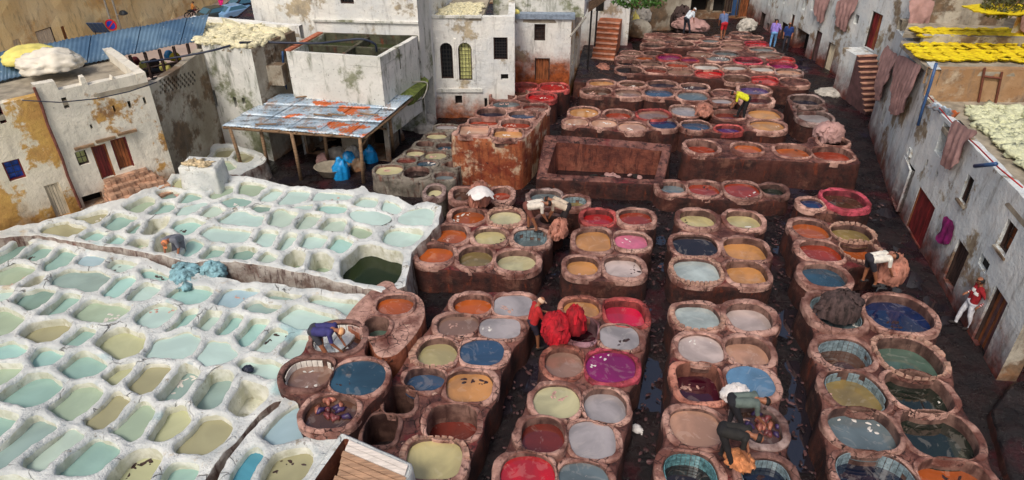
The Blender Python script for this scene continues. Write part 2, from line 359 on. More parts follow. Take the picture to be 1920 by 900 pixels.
def plate(outer, holes, sp, seed=0):
    """triangulated sheet: outer polygon, holes cut out, jittered inner points"""
    lo, hi = outer.min(0), outer.max(0)
    gx, gy = np.meshgrid(np.arange(lo[0], hi[0], sp), np.arange(lo[1], hi[1], sp)); g = np.column_stack([gx.ravel(), gy.ravel()])
    g = g + np.random.default_rng(seed).uniform(-.32, .32, g.shape) * sp
    ok = inside(g, outer) & (pdist(g, outer) > sp * .35); g = g[ok]
    for h in holes:
        bb = np.all((g > h.min(0) - sp) & (g < h.max(0) + sp), axis=1); idx = np.where(bb)[0]
        if len(idx):
            s_ = g[idx]; bad = inside(s_, h) | (pdist(s_, h) < sp * .35); g = np.delete(g, idx[bad], axis=0)
    V = [tuple(p) for p in outer]; E = [(i, (i + 1) % len(outer)) for i in range(len(outer))]
    for h in holes:
        b = len(V); V += [tuple(p) for p in h]; E += [(b + i, b + (i + 1) % len(h)) for i in range(len(h))]
    V += [tuple(p) for p in g]
    r = delaunay_2d_cdt([Vector(v) for v in V], E, [], 0, 1e-5)
    vo = np.array([(v.x, v.y) for v in r[0]]); T = np.array([f for f in r[2] if len(f) == 3])
    c = vo[T].mean(1); keep = inside(c, outer)
    for h in holes:
        bb = np.where(keep & np.all((c > h.min(0)) & (c < h.max(0)), axis=1))[0]
        if len(bb): keep[bb[inside(c[bb], h)]] = False
    T = T[keep]
    a, b_, c_ = vo[T[:, 0]], vo[T[:, 1]], vo[T[:, 2]]
    fl = np.cross(b_ - a, c_ - a) < 0; T[fl] = T[fl][:, ::-1]
    return vo, T
def contour(fun, lo, hi, h, level):
    nx, ny = int((hi[0] - lo[0]) / h) + 2, int((hi[1] - lo[1]) / h) + 2
    X, Y = np.meshgrid(lo[0] + h * np.arange(nx), lo[1] + h * np.arange(ny), indexing='ij')
    f = fun(np.column_stack([X.ravel(), Y.ravel()])).reshape(nx, ny) - level; f[f == 0] = 1e-6
    seg = {}
    def ip(a, b):
        fa, fb = f[a], f[b]; t = fa / (fa - fb); return (X[a] + t * (X[b] - X[a]), Y[a] + t * (Y[b] - Y[a]))
    pts = {}; adj = {}
    for i in range(nx - 1):
        for j in range(ny - 1):
            c = [(i, j), (i + 1, j), (i + 1, j + 1), (i, j + 1)]; e = []
            for k in range(4):
                a, b = c[k], c[(k + 1) % 4]
                if (f[a] < 0) != (f[b] < 0):
                    key = tuple(sorted((a, b))); pts[key] = ip(key[0], key[1]); e.append(key)
            for k in range(0, len(e) - 1, 2): adj.setdefault(e[k], []).append(e[k + 1]); adj.setdefault(e[k + 1], []).append(e[k])
    loops = []; seen = set()
    for s in adj:
        if s in seen: continue
        lp = [s]; seen.add(s); cur = s
        while True:
            nx_ = [k for k in adj[cur] if k not in seen]
            if not nx_: break
            cur = nx_[0]; seen.add(cur); lp.append(cur)
        if len(lp) > 8: loops.append(ccw(np.array([pts[k] for k in lp])))
    return loops
def area(P): return abs(np.sum(P[:, 0] * np.roll(P[:, 1], -1) - np.roll(P[:, 0], -1) * P[:, 1])) / 2

# ------------------------------------------------------------------ terraces and vats
def terrace(outer, holes, zf, base, mtop, mside, name, sp=.22, batter=.05, round_=.05, smooth=True, seed=0):
    """a masonry mass: top sheet with holes (zf gives its height) and rough sides down to base"""
    outer = ccw(outer); N = normals(outer)
    ins = outer - N * round_
    if holes and not all(inside(h, ins).all() for h in holes): ins = outer - N * .015; round_ = .015
    vo, T = plate(ins, holes, sp, seed)
    Z = zf(vo); V = np.column_stack([vo, Z]); n0 = len(V); Fc = [tuple(t) for t in T]; mi = [0] * len(Fc)
    zt = zf(ins); m = len(outer)
    per = np.linalg.norm(np.roll(outer, -1, axis=0) - outer, axis=1).mean()
    rows = [(0, 1.0, 0.0, 0.0)]; allr = [np.column_stack([ins, zt])]
    allr.append(np.column_stack([outer, zt - round_ * .9]))
    K = 7
    for k in range(1, K + 1):
        t = k / K; z = (zt - round_) * (1 - t) + base * t
        off = batter * t; Q = np.column_stack([outer + N * off, z]); dn = fbm(Q, 1.6, 3) * .05 + fbm(Q, 6, 5) * .018
        Q[:, :2] += N * (dn * min(1, t * 3))[:, None]; allr.append(Q)
    V = np.vstack([V] + allr)
    for r in range(len(allr) - 1):
        a, b = n0 + r * m, n0 + (r + 1) * m
        for i in range(m):
            j = (i + 1) % m; Fc.append((a + i, b + i, b + j, a + j)); mi.append(0 if r == 0 else 1)
    o = mesh_obj(name, V, Fc, [mtop, mside], smooth=smooth)
    o.data.polygons.foreach_set('material_index', mi)
    return tag(o, kind='structure')

PAL = {'orange': (C(188, 90, 30), 'orange'), 'rust': (C(165, 52, 20), 'rust-red'), 'cream': (C(212, 204, 158), 'cream'), 'tan': (C(206, 156, 128), 'tan-pink'),
       'ytan': (C(204, 144, 84), 'orange-tan'), 'dtan': (C(150, 116, 100), 'grey-brown'), 'grey': (C(172, 164, 164), 'pale grey'), 'greyteal': (C(108, 122, 126), 'grey-blue'),
       'blue': (C(54, 82, 112), 'blue'), 'sky': (C(104, 146, 180), 'sky-blue'), 'navy': (C(26, 34, 56), 'dark navy'), 'dblue': (C(16, 42, 86), 'deep blue'),
       'teal': (C(50, 84, 104), 'teal-blue'), 'green': (C(92, 118, 104), 'grey-green'), 'dgreen': (C(34, 46, 38), 'dark green'), 'red': (C(190, 14, 22), 'bright red'),
       'crimson': (C(205, 4, 30), 'crimson'), 'magenta': (C(136, 22, 96), 'magenta'), 'pink': (C(232, 120, 150), 'pink'), 'rbrown': (C(120, 42, 30), 'red-brown'),
       'brown': (C(88, 58, 44), 'brown'), 'dark': (C(38, 28, 28), 'blackish'), 'white': (C(222, 218, 212), 'milky white'), 'purple': (C(74, 52, 120), 'purple'),
       'yellow': (C(206, 192, 136), 'pale yellow'), 'hotpink': (C(206, 24, 66), 'hot pink'), 'olive': (C(150, 128, 76), 'olive-brown'), 'maroon': (C(70, 14, 34), 'dark maroon'),
       'dry': (C(70, 46, 40), 'empty'), 'pale': (C(190, 202, 198), 'sky-white aqua'), 'ppink': (C(210, 190, 182), 'milky pink')}  # 'pale' has the white sky reflection put into its liquid colour
RIMC = {'': (1, 1, 1, 1), 'r': (1.15, .38, .42, 1), 'm': (1.2, .3, .55, 1), 'g': (.8, 1.0, 1.12, 1), 'd': (.5, .45, .45, 1), 'w': (1.25, 1.35, 1.35, 1), 'p': (.85, .8, 1.15, 1), 'o': (1.1, .8, .7, 1)}
WORDN = ['first', 'second', 'third', 'fourth', 'fifth', 'sixth', 'seventh', 'eighth', 'ninth', 'tenth', 'eleventh', 'twelfth', 'thirteenth', 'fourteenth', 'fifteenth', 'sixteenth']
def vat_outline(cx, cy, rx, ry, z, n=2.4, rot=0.0, N=44, seed=0):
    c = atxy(cx, cy, z); wx = (atxy(cx + rx, cy, z) - atxy(cx - rx, cy, z))[0] / 2; wy = (atxy(cx, cy - ry, z) - atxy(cx, cy + ry, z))[1] / 2
    t = np.linspace(0, 2 * math.pi, N, endpoint=False); ct, st = np.cos(t), np.sin(t)
    P = np.column_stack([wx * np.sign(ct) * np.abs(ct) ** (2 / n), wy * np.sign(st) * np.abs(st) ** (2 / n)])
    a = math.radians(rot); P = P @ np.array([[math.cos(a), math.sin(a)], [-math.sin(a), math.cos(a)]])
    P = resample(P + c, N); P = ccw(P); Nn = normals(P)
    return P + Nn * (noise3(n3(P, seed), 1.3, 5) * .045)[:, None]
def limit_offsets(Ps, w, frac=.5):
    out = []
    for i, P in enumerate(Ps):
        d = np.full(len(P), 1e9)
        for j, Q in enumerate(Ps):
            if i != j and np.all(Q.min(0) - .9 < P.max(0)) and np.all(Q.max(0) + .9 > P.min(0)): d = np.minimum(d, np.where(inside(P, Q), 0.02, pdist(P, Q)))
        out.append(np.minimum(w[i] if isinstance(w, list) else w, frac * d))
    return out
def smoothw(we):
    for _ in range(3): we = np.minimum(we, (np.roll(we, 1) + we + np.roll(we, -1)) / 3 + .0)
    return np.maximum(we, .02)

def make_vat(name, P, we, z, zl, liq, wallm, rimm, liqm, rimcol, wallcol, liqcol, prof, label, cat, group, S=None, seed=0):
    """thing: wall_ring (inner wall + rim) and liquid"""
    c = P.mean(0); N = normals(P); m = len(P)
    base = (c[0], c[1], zl - .3)
    root = empty(name, base, label, cat, group)
    rows = []
    for o_, dz, frac in prof(z, zl):      # offset factor in w, absolute z offset from rim
        Q = P + N * (we * o_ if frac else np.full(m, o_))[:, None]
        zz = (S(Q) if S is not None else np.full(m, z)) + dz if dz > -5 else np.full(m, zl - .25)
        V = np.column_stack([Q, zz])
        if dz > -5:
            q = fbm(V, 2.5, 1 + seed % 5); V[:, 2] += q * (.03 if S is None else .0) + (fbm(V, 11, 9) * .012 if S is None else 0); V[:, :2] += N * (fbm(V, 5, 7) * .03)[:, None] * (0 if frac and o_ >= 1 else 1)
        if S is None and frac and .8 < o_ < 1.01: ch = np.clip(noise3(V, 4.5, 17) - .25, 0, 1); V[:, 2] -= ch * .09; V[:, :2] -= N * (ch * .06)[:, None]
        rows.append(V)
    K = len(rows); V = np.vstack(rows); Fr = []; Fw = []
    for r in range(K - 1):
        for i in range(m):
            j = (i + 1) % m; q = (r * m + i, (r + 1) * m + i, (r + 1) * m + j, r * m + j)[::-1]
            (Fw if r < 2 else Fr).append(q)
    o = mesh_obj('wall_ring', V, Fw + Fr, [wallm, rimm], smooth=True, loc=base); o.parent = root; o.location = (0, 0, 0)
    o.data.polygons.foreach_set('material_index', [0] * len(Fw) + [1] * len(Fr)); o.color = rimcol
    # wall uses the same object colour; keep separate inner wall object when the tint differs
    if liq:
        Q = P + N * .03; inner = c + (Q - c) * .5
        V = np.vstack([np.column_stack([Q, np.full(m, zl)]), np.column_stack([inner, np.full(m, zl)]), [[c[0], c[1], zl]]])
        Fc = [(i, (i + 1) % m, m + (i + 1) % m, m + i) for i in range(m)] + [(m + i, m + (i + 1) % m, 2 * m) for i in range(m)]
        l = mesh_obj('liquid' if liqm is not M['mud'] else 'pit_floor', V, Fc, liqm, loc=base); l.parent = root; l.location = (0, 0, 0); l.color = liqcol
    return root
def dye_prof(z, zl):
    return [(0.0, -9, False), (0.0, -.16, False), (0.0, -.035, False), (.012, -.006, False), (.2, .0, True), (.5, -.004, True), (.86, -.006, True), (.97, -.02, True), (1.0, -.06, True), (1.02, -.22, True)]
def lime_prof(z, zl):
    return [(0.0, -9, False), (0.0, -.15, False), (.04, -.075, True), (.28, -.03, True), (.62, -.006, True), (1.0, 0.0, True)]

ALLVATS = []
def tiles(root, P, zt, zb, mat, rows=2, n=26, a0=0, a1=1, single=False, sink=.02):
    """glazed tiles on the inner wall"""
    c = P.mean(0); Q = resample(P, n) - normals(resample(P, n)) * sink; mb = MB(); r = random.Random(n)
    base = np.array(root.location); proto = None
    for i in range(n):
        if not (a0 <= i / n <= a1): continue
        for k in range(rows):
            if r.random() < .06: continue
            z1 = zt - (zt - zb) * k / rows - .008; z0 = zt - (zt - zb) * (k + 1) / rows + .008
            a = Q[i]; b = Q[(i + 1) % n]; a, b = a + (b - a) * .06, b - (b - a) * .06; nn = np.array([-(b - a)[1], (b - a)[0]]); nn /= np.linalg.norm(nn) + 1e-9
            t_ = .012 + r.random() * .01; a2, b2 = a + nn * t_, b + nn * t_
            V = [(*a, z0), (*b, z0), (*b, z1), (*a, z1), (*a2, z0), (*b2, z0), (*b2, z1), (*a2, z1)]
            Fc = [(4, 5, 6, 7), (3, 2, 6, 7)[::-1], (0, 1, 5, 4), (0, 4, 7, 3), (1, 2, 6, 5)]
            if single:
                o = MB().add(V, Fc).build('tile', mat, root, loc=tuple(base)); o.location = (0, 0, 0)
            else: mb.add(V, Fc)
    if not single and mb.n:
        o = mb.build('tile_lining', mat, root, loc=tuple(base)); o.location = (0, 0, 0); o['kind'] = 'stuff'
def rim_stones(root, P, we, z, n=22, mat=None, a0=0, a1=1):
    Q = resample(P, n); Nn = normals(Q); base = np.array(root.location); r = random.Random(int(z * 1000) + n)
    W = np.interp(np.arange(n) / n, np.arange(len(we)) / len(we), we)
    for i in range(n):
        if not (a0 <= i / n <= a1): continue
        a, b = Q[i], Q[(i + 1) % n]; na, nb = Nn[i], Nn[(i + 1) % n]; w = max(W[i] * .95, .05); g = .04 + r.random() * .08
        a, b = a + (b - a) * g, b - (b - a) * g; h = .02 + r.random() * .035
        p = [a + na * .015, b + nb * .015, b + nb * w * (.8 + .3 * r.random()), a + na * w * (.8 + .3 * r.random())]
        cc = sum(p) / 4
        V = [(*q, z - .06) for q in p] + [(*(cc + (q - cc) * .84), z + h + r.uniform(-.01, .01)) for q in p]
        MBq = MB().add(V, [(4, 5, 6, 7), (0, 1, 5, 4), (1, 2, 6, 5), (2, 3, 7, 6), (3, 0, 4, 7)])
        o = MBq.build('rim_stone', mat or M['stonechip'], root, loc=tuple(base)); o.location = (0, 0, 0)
def order_labels(items, desc):
    """items: (px,py,colourword) -> label per item by row and place in the row"""
    idx = sorted(range(len(items)), key=lambda i: -items[i][1]); rows = []
    for i in idx:
        if rows and abs(np.mean([items[k][1] for k in rows[-1]]) - items[i][1]) < items[i][3]: rows[-1].append(i)
        else: rows.append([i])
    lab = [None] * len(items)
    for r, row in enumerate(rows):
        row.sort(key=lambda i: items[i][0])
        for k, i in enumerate(row):
            if len(items) == 1: w = ''
            elif len(row) == 1: w = ', ' + (f'{WORDN[r]} row' if len(rows) > 1 else '')
            elif len(row) == 2: w = ', ' + ('left' if k == 0 else 'right') + (f' in {WORDN[r]} row' if len(rows) > 1 else '')
            else: w = f', {WORDN[k]} from left' + (f' in {WORDN[r]} row' if len(rows) > 1 else '')
            what = items[i][2]
            lab[i] = (f'{what} vat' if what != 'empty' else 'drained empty vat') + w + ', ' + desc
            if len(lab[i].split()) > 16: print('LONG', lab[i])
    return lab
def block(desc, z, tile, vats, w=.2, outline=None, top=None, side=None, base=-.1, k=4.5, group='dye vats', mrim=None, frac=.56, sp=.2, extra=None, cat='dye vat'):
    ox, oy, s = tile; Ps = []; zs = []
    for q, v in enumerate(vats):
        o = v[6] if len(v) > 6 else {}
        dz = o.get('dz', 0) + (random.random() - .5) * .05
        zs.append(z + dz)
        Ps.append(vat_outline(ox + v[0] / s, oy + v[1] / s, v[2] / s, v[3] / s, z + dz, o.get('n', 2.5), o.get('rot', 0), seed=q))
    W = [(v[6] if len(v) > 6 else {}).get('w', w) * .9 for v in vats]
    WE = [smoothw(x) for x in limit_offsets(Ps, list(W), frac)]
    holes = []
    for P, e in zip(Ps, [smoothw(x) for x in limit_offsets(Ps, [min(.09, .42 * x_) for x_ in W], .4)]): holes.append(P + normals(P) * e[:, None])
    zf = lambda q: z - .075 + fbm(n3(q, z), 1.8, 2) * .03 + fbm(n3(q, z), 7, 4) * .012
    if outline is not None:
        O = ccw(np.array([atxy(ox + a / s, oy + b / s, z) for a, b in outline])); O = resample(chaikin(O, 2), max(24, int(sum(np.linalg.norm(np.roll(O, -1, axis=0) - O, axis=1)) / .14)))
        terrace(O + normals(O) * (fbm(n3(O), 1.5, 3) * .04)[:, None], [h for h in holes], zf, base, top or M['top'], side or M['side'], 'vat_terrace', sp)
    else:
        def f(q):
            D = np.array([np.clip(sdf(q, P), -1, 3) - (e_ - w * .9) for P, e_ in zip(Ps, W)])
            m_ = D.min(0); return m_ - np.log(np.exp(-k * (D - m_)).sum(0)) / k
        allp = np.vstack(Ps); lo, hi = allp.min(0) - .7, allp.max(0) + .7
        loops = contour(f, lo, hi, .11, w * .9 - .02)
        outers = [L for L in loops if area(L) > .5 and not any(inside(L[:1], M_)[0] and area(M_) > area(L) for M_ in loops if M_ is not L)]
        for L in outers:
            L = resample(L, max(24, int(sum(np.linalg.norm(np.roll(L, -1, axis=0) - L, axis=1)) / .13)))
            L = (np.roll(L, 1, axis=0) + 2 * L + np.roll(L, -1, axis=0)) / 4
            hs = [h for h in holes if inside(h[:1], L)[0]]
            hs = [h for h in hs if inside(h, L - normals(L) * .03).all()]
            terrace(L, hs, zf, base, top or M['top'], side or M['side'], 'vat_terrace', sp)
    labs = order_labels([(ox + v[0] / s, oy + v[1] / s, PAL[v[4]][1], max(7, v[3] / s * .9)) for v in vats], desc)
    res = []
    for q, (v, P, we, zz) in enumerate(zip(vats, Ps, WE, zs)):
        o = v[6] if len(v) > 6 else {}
        zl = zz - v[5]; dry = v[4] == 'dry'
        j = random.uniform(.85, 1.12); rc = RIMC[o.get('rim', '')]
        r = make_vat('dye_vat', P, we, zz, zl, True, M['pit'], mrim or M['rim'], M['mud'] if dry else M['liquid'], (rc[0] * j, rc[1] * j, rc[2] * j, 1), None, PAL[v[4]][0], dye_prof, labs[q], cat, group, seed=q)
        if o.get('tiles'):
            tm = {'w': M['tilewhite'], 't': M['tileteal'], 'g': M['tilemat']}[o['tiles'][0]]
            tiles(r, P, zz - .07, zl - .02, tm, rows=o.get('trows', 2), n=o.get('tn', 26), single='!' in o['tiles'])
        if o.get('stones'): rim_stones(r, P, we, zz, o['stones'], a0=o.get('a0', 0), a1=o.get('a1', 1))
        ALLVATS.append((r, P, zz, zl)); res.append((r, P, zz, zl))
    return res

# ------------------------------------------------------------------ lime terraces
LPAL = {'a': (C(190, 214, 206), 'pale aqua'), 't': (C(152, 184, 174), 'teal'), 's': (C(168, 186, 162), 'sage green'), 'o': (C(166, 162, 128), 'olive'), 'y': (C(186, 188, 150), 'yellow-green'),
        'g': (C(150, 172, 166), 'grey-teal'), 'c': (C(84, 150, 170), 'cyan'), 'b': (C(170, 196, 204), 'pale blue'), 'q': (C(166, 204, 196), 'turquoise'), 'd': (C(130, 158, 148), 'dark teal'),
        'k': (C(34, 46, 20), 'black-green'), 'x': (C(120, 112, 84), 'dried-out'), 'w': (C(186, 204, 190), 'milky green')}
T5 = (280, 320, 3.0); T4 = (0, 380, 3.75); T3 = (0, 560, 2.648); T2 = (480, 520, 2.369)
def pit(tile, pts, col, depth=.15, **o): return (tile, pts, col, depth, o)
BACK = [
 pit(T5, [(155, 64), (180, 58), (250, 72), (238, 84), (165, 80)], 'y', .12), pit(T5, [(262, 90), (330, 42), (400, 28), (447, 34), (438, 62), (345, 96)], 't', .1),
 pit(T5, [(357, 118), (395, 92), (470, 98), (425, 124)], 's'), pit(T5, [(497, 114), (570, 63), (657, 70), (605, 108), (560, 121)], 's'),
 pit(T5, [(85, 147), (122, 128), (172, 135), (152, 152)], 'd'), pit(T5, [(160, 165), (205, 136), (258, 142), (235, 160), (185, 170)], 't'),
 pit(T5, [(0, 250), (70, 192), (140, 192), (95, 225), (40, 252)], 't'), pit(T4, [(925, 62), (1035, 8), (1095, 10), (1000, 67)], 's'),
 pit(T5, [(165, 238), (180, 205), (245, 186), (305, 190), (270, 222)], 'a', .08), pit(T5, [(285, 240), (340, 208), (415, 206), (400, 232), (335, 248)], 'w'),
 pit(T5, [(418, 188), (465, 154), (540, 153), (512, 184), (465, 194)], 't'), pit(T5, [(655, 142), (688, 118), (745, 120), (712, 147)], 'a'),
 pit(T5, [(738, 157), (808, 102), (912, 107), (880, 166), (800, 167)], 'a', .1), pit(T5, [(905, 163), (955, 110), (1060, 110), (1120, 125), (1090, 152), (960, 148)], 'a', .1),
 pit(T5, [(798, 219), (835, 186), (928, 190), (900, 222)], 'a', .08), pit(T5, [(935, 228), (955, 197), (1072, 205), (1045, 230)], 'q', .14),
 pit(T5, [(580, 228), (608, 214), (645, 215), (622, 234)], 'd', .2), pit(T5, [(412, 292), (468, 233), (560, 228), (650, 245), (585, 322), (440, 307)], 'a', .06),
 pit(T5, [(303, 352), (380, 317), (560, 326), (577, 365), (505, 402), (425, 402), (340, 374)], 'a', .06), pit(T5, [(670, 287), (745, 228), (852, 240), (790, 308)], 'w', .12, n=1),
 pit(T5, [(820, 307), (880, 250), (975, 260), (900, 317)], 'w', .12, n=1), pit(T5, [(968, 322), (1010, 286), (1120, 298), (1098, 337)], 'w', .16, n=1),
 pit(T5, [(1112, 343), (1150, 308), (1212, 318), (1185, 352)], 's', .16, n=1), pit(T5, [(1148, 270), (1185, 224), (1285, 224), (1312, 255), (1225, 288)], 'a', .05),
 pit(T5, [(1185, 193), (1222, 170), (1290, 174), (1268, 207)], 'a', .1), pit(T5, [(1295, 212), (1330, 165), (1395, 173), (1392, 205)], 'a', .1),
 pit(T5, [(578, 402), (620, 368), (705, 370), (700, 420), (640, 418)], 'a', .14), pit(T5, [(712, 438), (762, 392), (820, 382), (762, 443)], 'a', .16),
 pit(T5, [(853, 427), (900, 374), (1010, 385), (960, 442)], 'a', .14, n=1), pit(T5, [(985, 444), (1050, 388), (1117, 400), (1077, 453)], 'q', .14, n=1),
 pit(T5, [(603, 518), (640, 480), (695, 478), (662, 528)], 'w', .14), pit(T5, [(443, 502), (480, 455), (540, 439), (610, 455), (563, 502), (500, 514)], 'd', .2),
 pit(T5, [(303, 482), (350, 444), (432, 437), (422, 467), (350, 487)], 't', .2), pit(T5, [(215, 452), (225, 408), (290, 404), (302, 430), (262, 453)], 'q', .14),
 pit(T5, [(112, 333), (140, 304), (215, 289), (274, 294), (262, 327), (170, 347)], 'q', .2), pit(T5, [(800, 530), (815, 470), (870, 480), (845, 542)], 's', .6, n=1, deep=1),
 pit(T5, [(905, 555), (940, 480), (1015, 488), (975, 560)], 's', .6, n=1, deep=1),
 pit(T4, [(527, 127), (600, 92), (705, 98), (652, 141)], 'o', .12, n=1), pit(T4, [(333, 197), (418, 153), (602, 165), (472, 225)], 'o', .12, n=1),
 pit(T4, [(743, 182), (848, 108), (972, 123), (882, 190)], 't', .12, n=1), pit(T4, [(870, 202), (950, 150), (1020, 143), (932, 197)], 't', .12),
 pit(T4, [(583, 270), (690, 210), (772, 223), (692, 267)], 'q', .12), pit(T4, [(738, 287), (800, 238), (862, 240), (822, 287)], 'q', .14),
 pit(T4, [(910, 332), (975, 262), (1060, 262), (1012, 330)], 's', .35, deep=1), pit(T4, [(1090, 335), (1120, 222), (1240, 218), (1228, 328)], 'x', .9, n=1, deep=1),
 pit(T4, [(1010, 205), (1060, 120), (1180, 110), (1130, 200)], 'x', .45, deep=1)]
FRONT = [
 pit(T4, [(-70, 330), (-20, 250), (50, 246), (110, 268), (62, 302), (0, 332)], 'y', .12), pit(T4, [(-60, 400), (0, 342), (108, 290), (222, 268), (162, 322), (20, 400)], 'd', .16),
 pit(T4, [(178, 392), (250, 333), (357, 338), (302, 387), (230, 412)], 't', .15), pit(T4, [(318, 442), (420, 358), (522, 353), (462, 433), (370, 457)], 't', .15),
 pit(T4, [(535, 412), (638, 343), (700, 336), (772, 363), (702, 422), (600, 435)], 'b', .06), pit(T4, [(762, 458), (820, 408), (942, 400), (882, 447)], 'a', .2),
 pit(T4, [(-60, 570), (0, 518), (130, 448), (242, 458), (132, 542), (20, 575)], 's', .15), pit(T4, [(168, 598), (240, 535), (290, 535), (225, 600)], 'o', .4, deep=1),
 pit(T4, [(342, 568), (478, 487), (620, 483), (762, 518), (662, 612), (540, 602)], 'g', .12), pit(T4, [(-40, 685), (-10, 618), (60, 622), (77, 645), (5, 688)], 'a', .15),
 pit(T4, [(717, 648), (828, 558), (942, 558), (832, 658)], 'q', .16), pit(T4, [(900, 672), (980, 600), (1082, 575), (1002, 642)], 'a', .16),
 pit(T4, [(1030, 502), (1070, 482), (1190, 486), (1132, 527)], 'q', .15), pit(T4, [(116, 722), (160, 648), (280, 616), (412, 620), (310, 742), (200, 747)], 'd', .16),
 pit(T4, [(300, 772), (400, 692), (470, 658), (562, 658), (442, 772), (350, 780)], 't', .16), pit(T4, [(507, 797), (618, 712), (700, 696), (872, 743), (682, 827)], 's', .15),
 pit(T4, [(-60, 890), (0, 773), (60, 773), (137, 793), (62, 862), (0, 895)], 's', .15), pit(T3, [(152, 198), (238, 133), (300, 124), (357, 143), (292, 192), (200, 200)], 'o', .18),
 pit(T3, [(312, 217), (380, 170), (437, 150), (402, 192)], 't', .14), pit(T3, [(-50, 305), (0, 268), (60, 246), (137, 258), (82, 302), (0, 306)], 'q', .15),
 pit(T3, [(158, 307), (208, 268), (287, 280), (242, 318)], 'q', .15), pit(T3, [(-60, 430), (-20, 333), (60, 323), (102, 345), (52, 392), (0, 425)], 's', .16),
 pit(T3, [(32, 522), (90, 448), (190, 406), (302, 423), (242, 482), (130, 533)], 't', .2), pit(T3, [(308, 364), (378, 323), (480, 310), (542, 320), (492, 352), (400, 367)], 't', .2),
 pit(T3, [(512, 404), (588, 345), (657, 348), (582, 407)], 'y', .16), pit(T3, [(522, 267), (558, 213), (640, 190), (697, 208), (682, 247), (600, 296)], 'y', .18),
 pit(T3, [(722, 122), (770, 73), (850, 48), (892, 58), (872, 102), (800, 142)], 'a', .12), pit(T3, [(812, 162), (890, 83), (977, 66), (952, 107), (850, 167)], 'q', .12),
 pit(T3, [(976, 152), (1040, 98), (1102, 90), (1082, 127), (1020, 167)], 'a', .2), pit(T3, [(1068, 177), (1140, 108), (1212, 93), (1192, 142), (1120, 187)], 'q', .16),
 pit(T3, [(1173, 213), (1230, 143), (1275, 123), (1320, 148), (1272, 207), (1220, 218)], 'q', .2), pit(T3, [(752, 277), (788, 213), (868, 163), (950, 163), (1002, 188), (972, 237), (880, 288), (800, 292)], 'a', .07),
 pit(T3, [(990, 290), (1020, 215), (1070, 202), (1132, 210), (1152, 245), (1112, 287), (1040, 312)], 'a', .07), pit(T2, [(-62, 405), (-20, 375), (60, 373), (102, 400), (60, 427), (-30, 428)], 'a', .16),
 pit(T3, [(878, 2), (915, -30), (1010, -15), (1002, 17), (930, 30)], 'q', .14), pit(T5, [(388, 757), (520, 663), (607, 690), (540, 732), (455, 757)], 'b', .1),
 pit(T5, [(543, 792), (570, 738), (772, 763), (705, 797)], 'g', .1), pit(T5, [(658, 737), (690, 704), (780, 703), (852, 733), (780, 750)], 'g', .14),
 pit(T5, [(898, 747), (970, 703), (1157, 738), (1120, 793), (1000, 777)], 'a', .12), pit(T2, [(116, 197), (165, 136), (240, 143), (352, 178), (292, 232), (200, 224)], 'a', .1),
 pit(T2, [(0, 338), (20, 290), (80, 238), (142, 243), (112, 302), (50, 348)], 'a', .12), pit(T2, [(106, 347), (178, 278), (220, 278), (202, 317), (140, 350)], 'a', .12),
 pit(T3, [(630, 437), (758, 328), (852, 323), (722, 460)], 'o', .14, n=1), pit(T3, [(780, 495), (910, 340), (985, 352), (870, 490)], 'g', .4, n=1, deep=1),
 pit(T3, [(955, 535), (1050, 375), (1180, 395), (1060, 542)], 'g', .4, n=1, deep=1), pit(T3, [(1150, 545), (1195, 420), (1275, 455), (1235, 535)], 'x', .6, deep=1),
 pit(T3, [(262, 563), (378, 448), (512, 456), (462, 522), (350, 581)], 's', .18), pit(T3, [(407, 608), (568, 476), (657, 498), (562, 602), (480, 638)], 'o', .16, n=1),
 pit(T3, [(540, 661), (678, 526), (777, 548), (662, 672), (590, 668)], 's', .16, n=1), pit(T3, [(770, 678), (845, 565), (900, 550), (962, 588), (902, 652), (820, 683)], 'y', .28),
 pit(T3, [(908, 713), (990, 612), (1050, 600), (1112, 618), (1052, 692), (940, 730)], 'o', .2), pit(T3, [(-80, 700), (-20, 583), (87, 603), (42, 657), (-20, 710)], 't', .2),
 pit(T3, [(-40, 790), (50, 700), (188, 616), (287, 626), (142, 742), (42, 838), (-20, 845)], 'g', .16, n=1), pit(T3, [(113, 838), (350, 648), (427, 673), (228, 865)], 'w', .14, n=1),
 pit(T3, [(262, 868), (458, 703), (572, 713), (422, 888), (330, 888)], 't', .16, n=1), pit(T3, [(575, 930), (630, 835), (745, 765), (735, 842), (670, 940)], 'y', .35, deep=1),
 pit(T3, [(815, 940), (860, 850), (915, 830), (880, 930)], 't', .3, deep=1), pit(T3, [(-60, 960), (0, 915), (120, 900), (180, 930), (100, 1000), (-40, 1010)], 't', .16), pit(T3, [(230, 985), (270, 935), (420, 935), (400, 1000), (280, 1010)], 's', .16)]
STRIP = [
 pit(T3, [(1085, 960), (1198, 800), (1262, 774), (1294, 798), (1200, 970)], 'c', .2), pit(T2, [(20, 925), (98, 813), (202, 803), (152, 872), (90, 930)], 'o', .18),
 pit(T2, [(46, 702), (58, 618), (130, 591), (184, 608), (172, 692), (110, 728)], 'b', .12)]
CORNER = [
 pit(T5, [(1450, 265), (1480, 235), (1540, 228), (1600, 240), (1614, 262), (1580, 290), (1520, 300), (1470, 288)], 'a', .06), pit(T5, [(1362, 398), (1388, 352), (1505, 345), (1520, 368), (1482, 398), (1420, 405)], 'a', .2),
 pit(T5, [(1118, 590), (1205, 498), (1415, 528), (1365, 618), (1260, 622)], 'k', .5, n=1)]
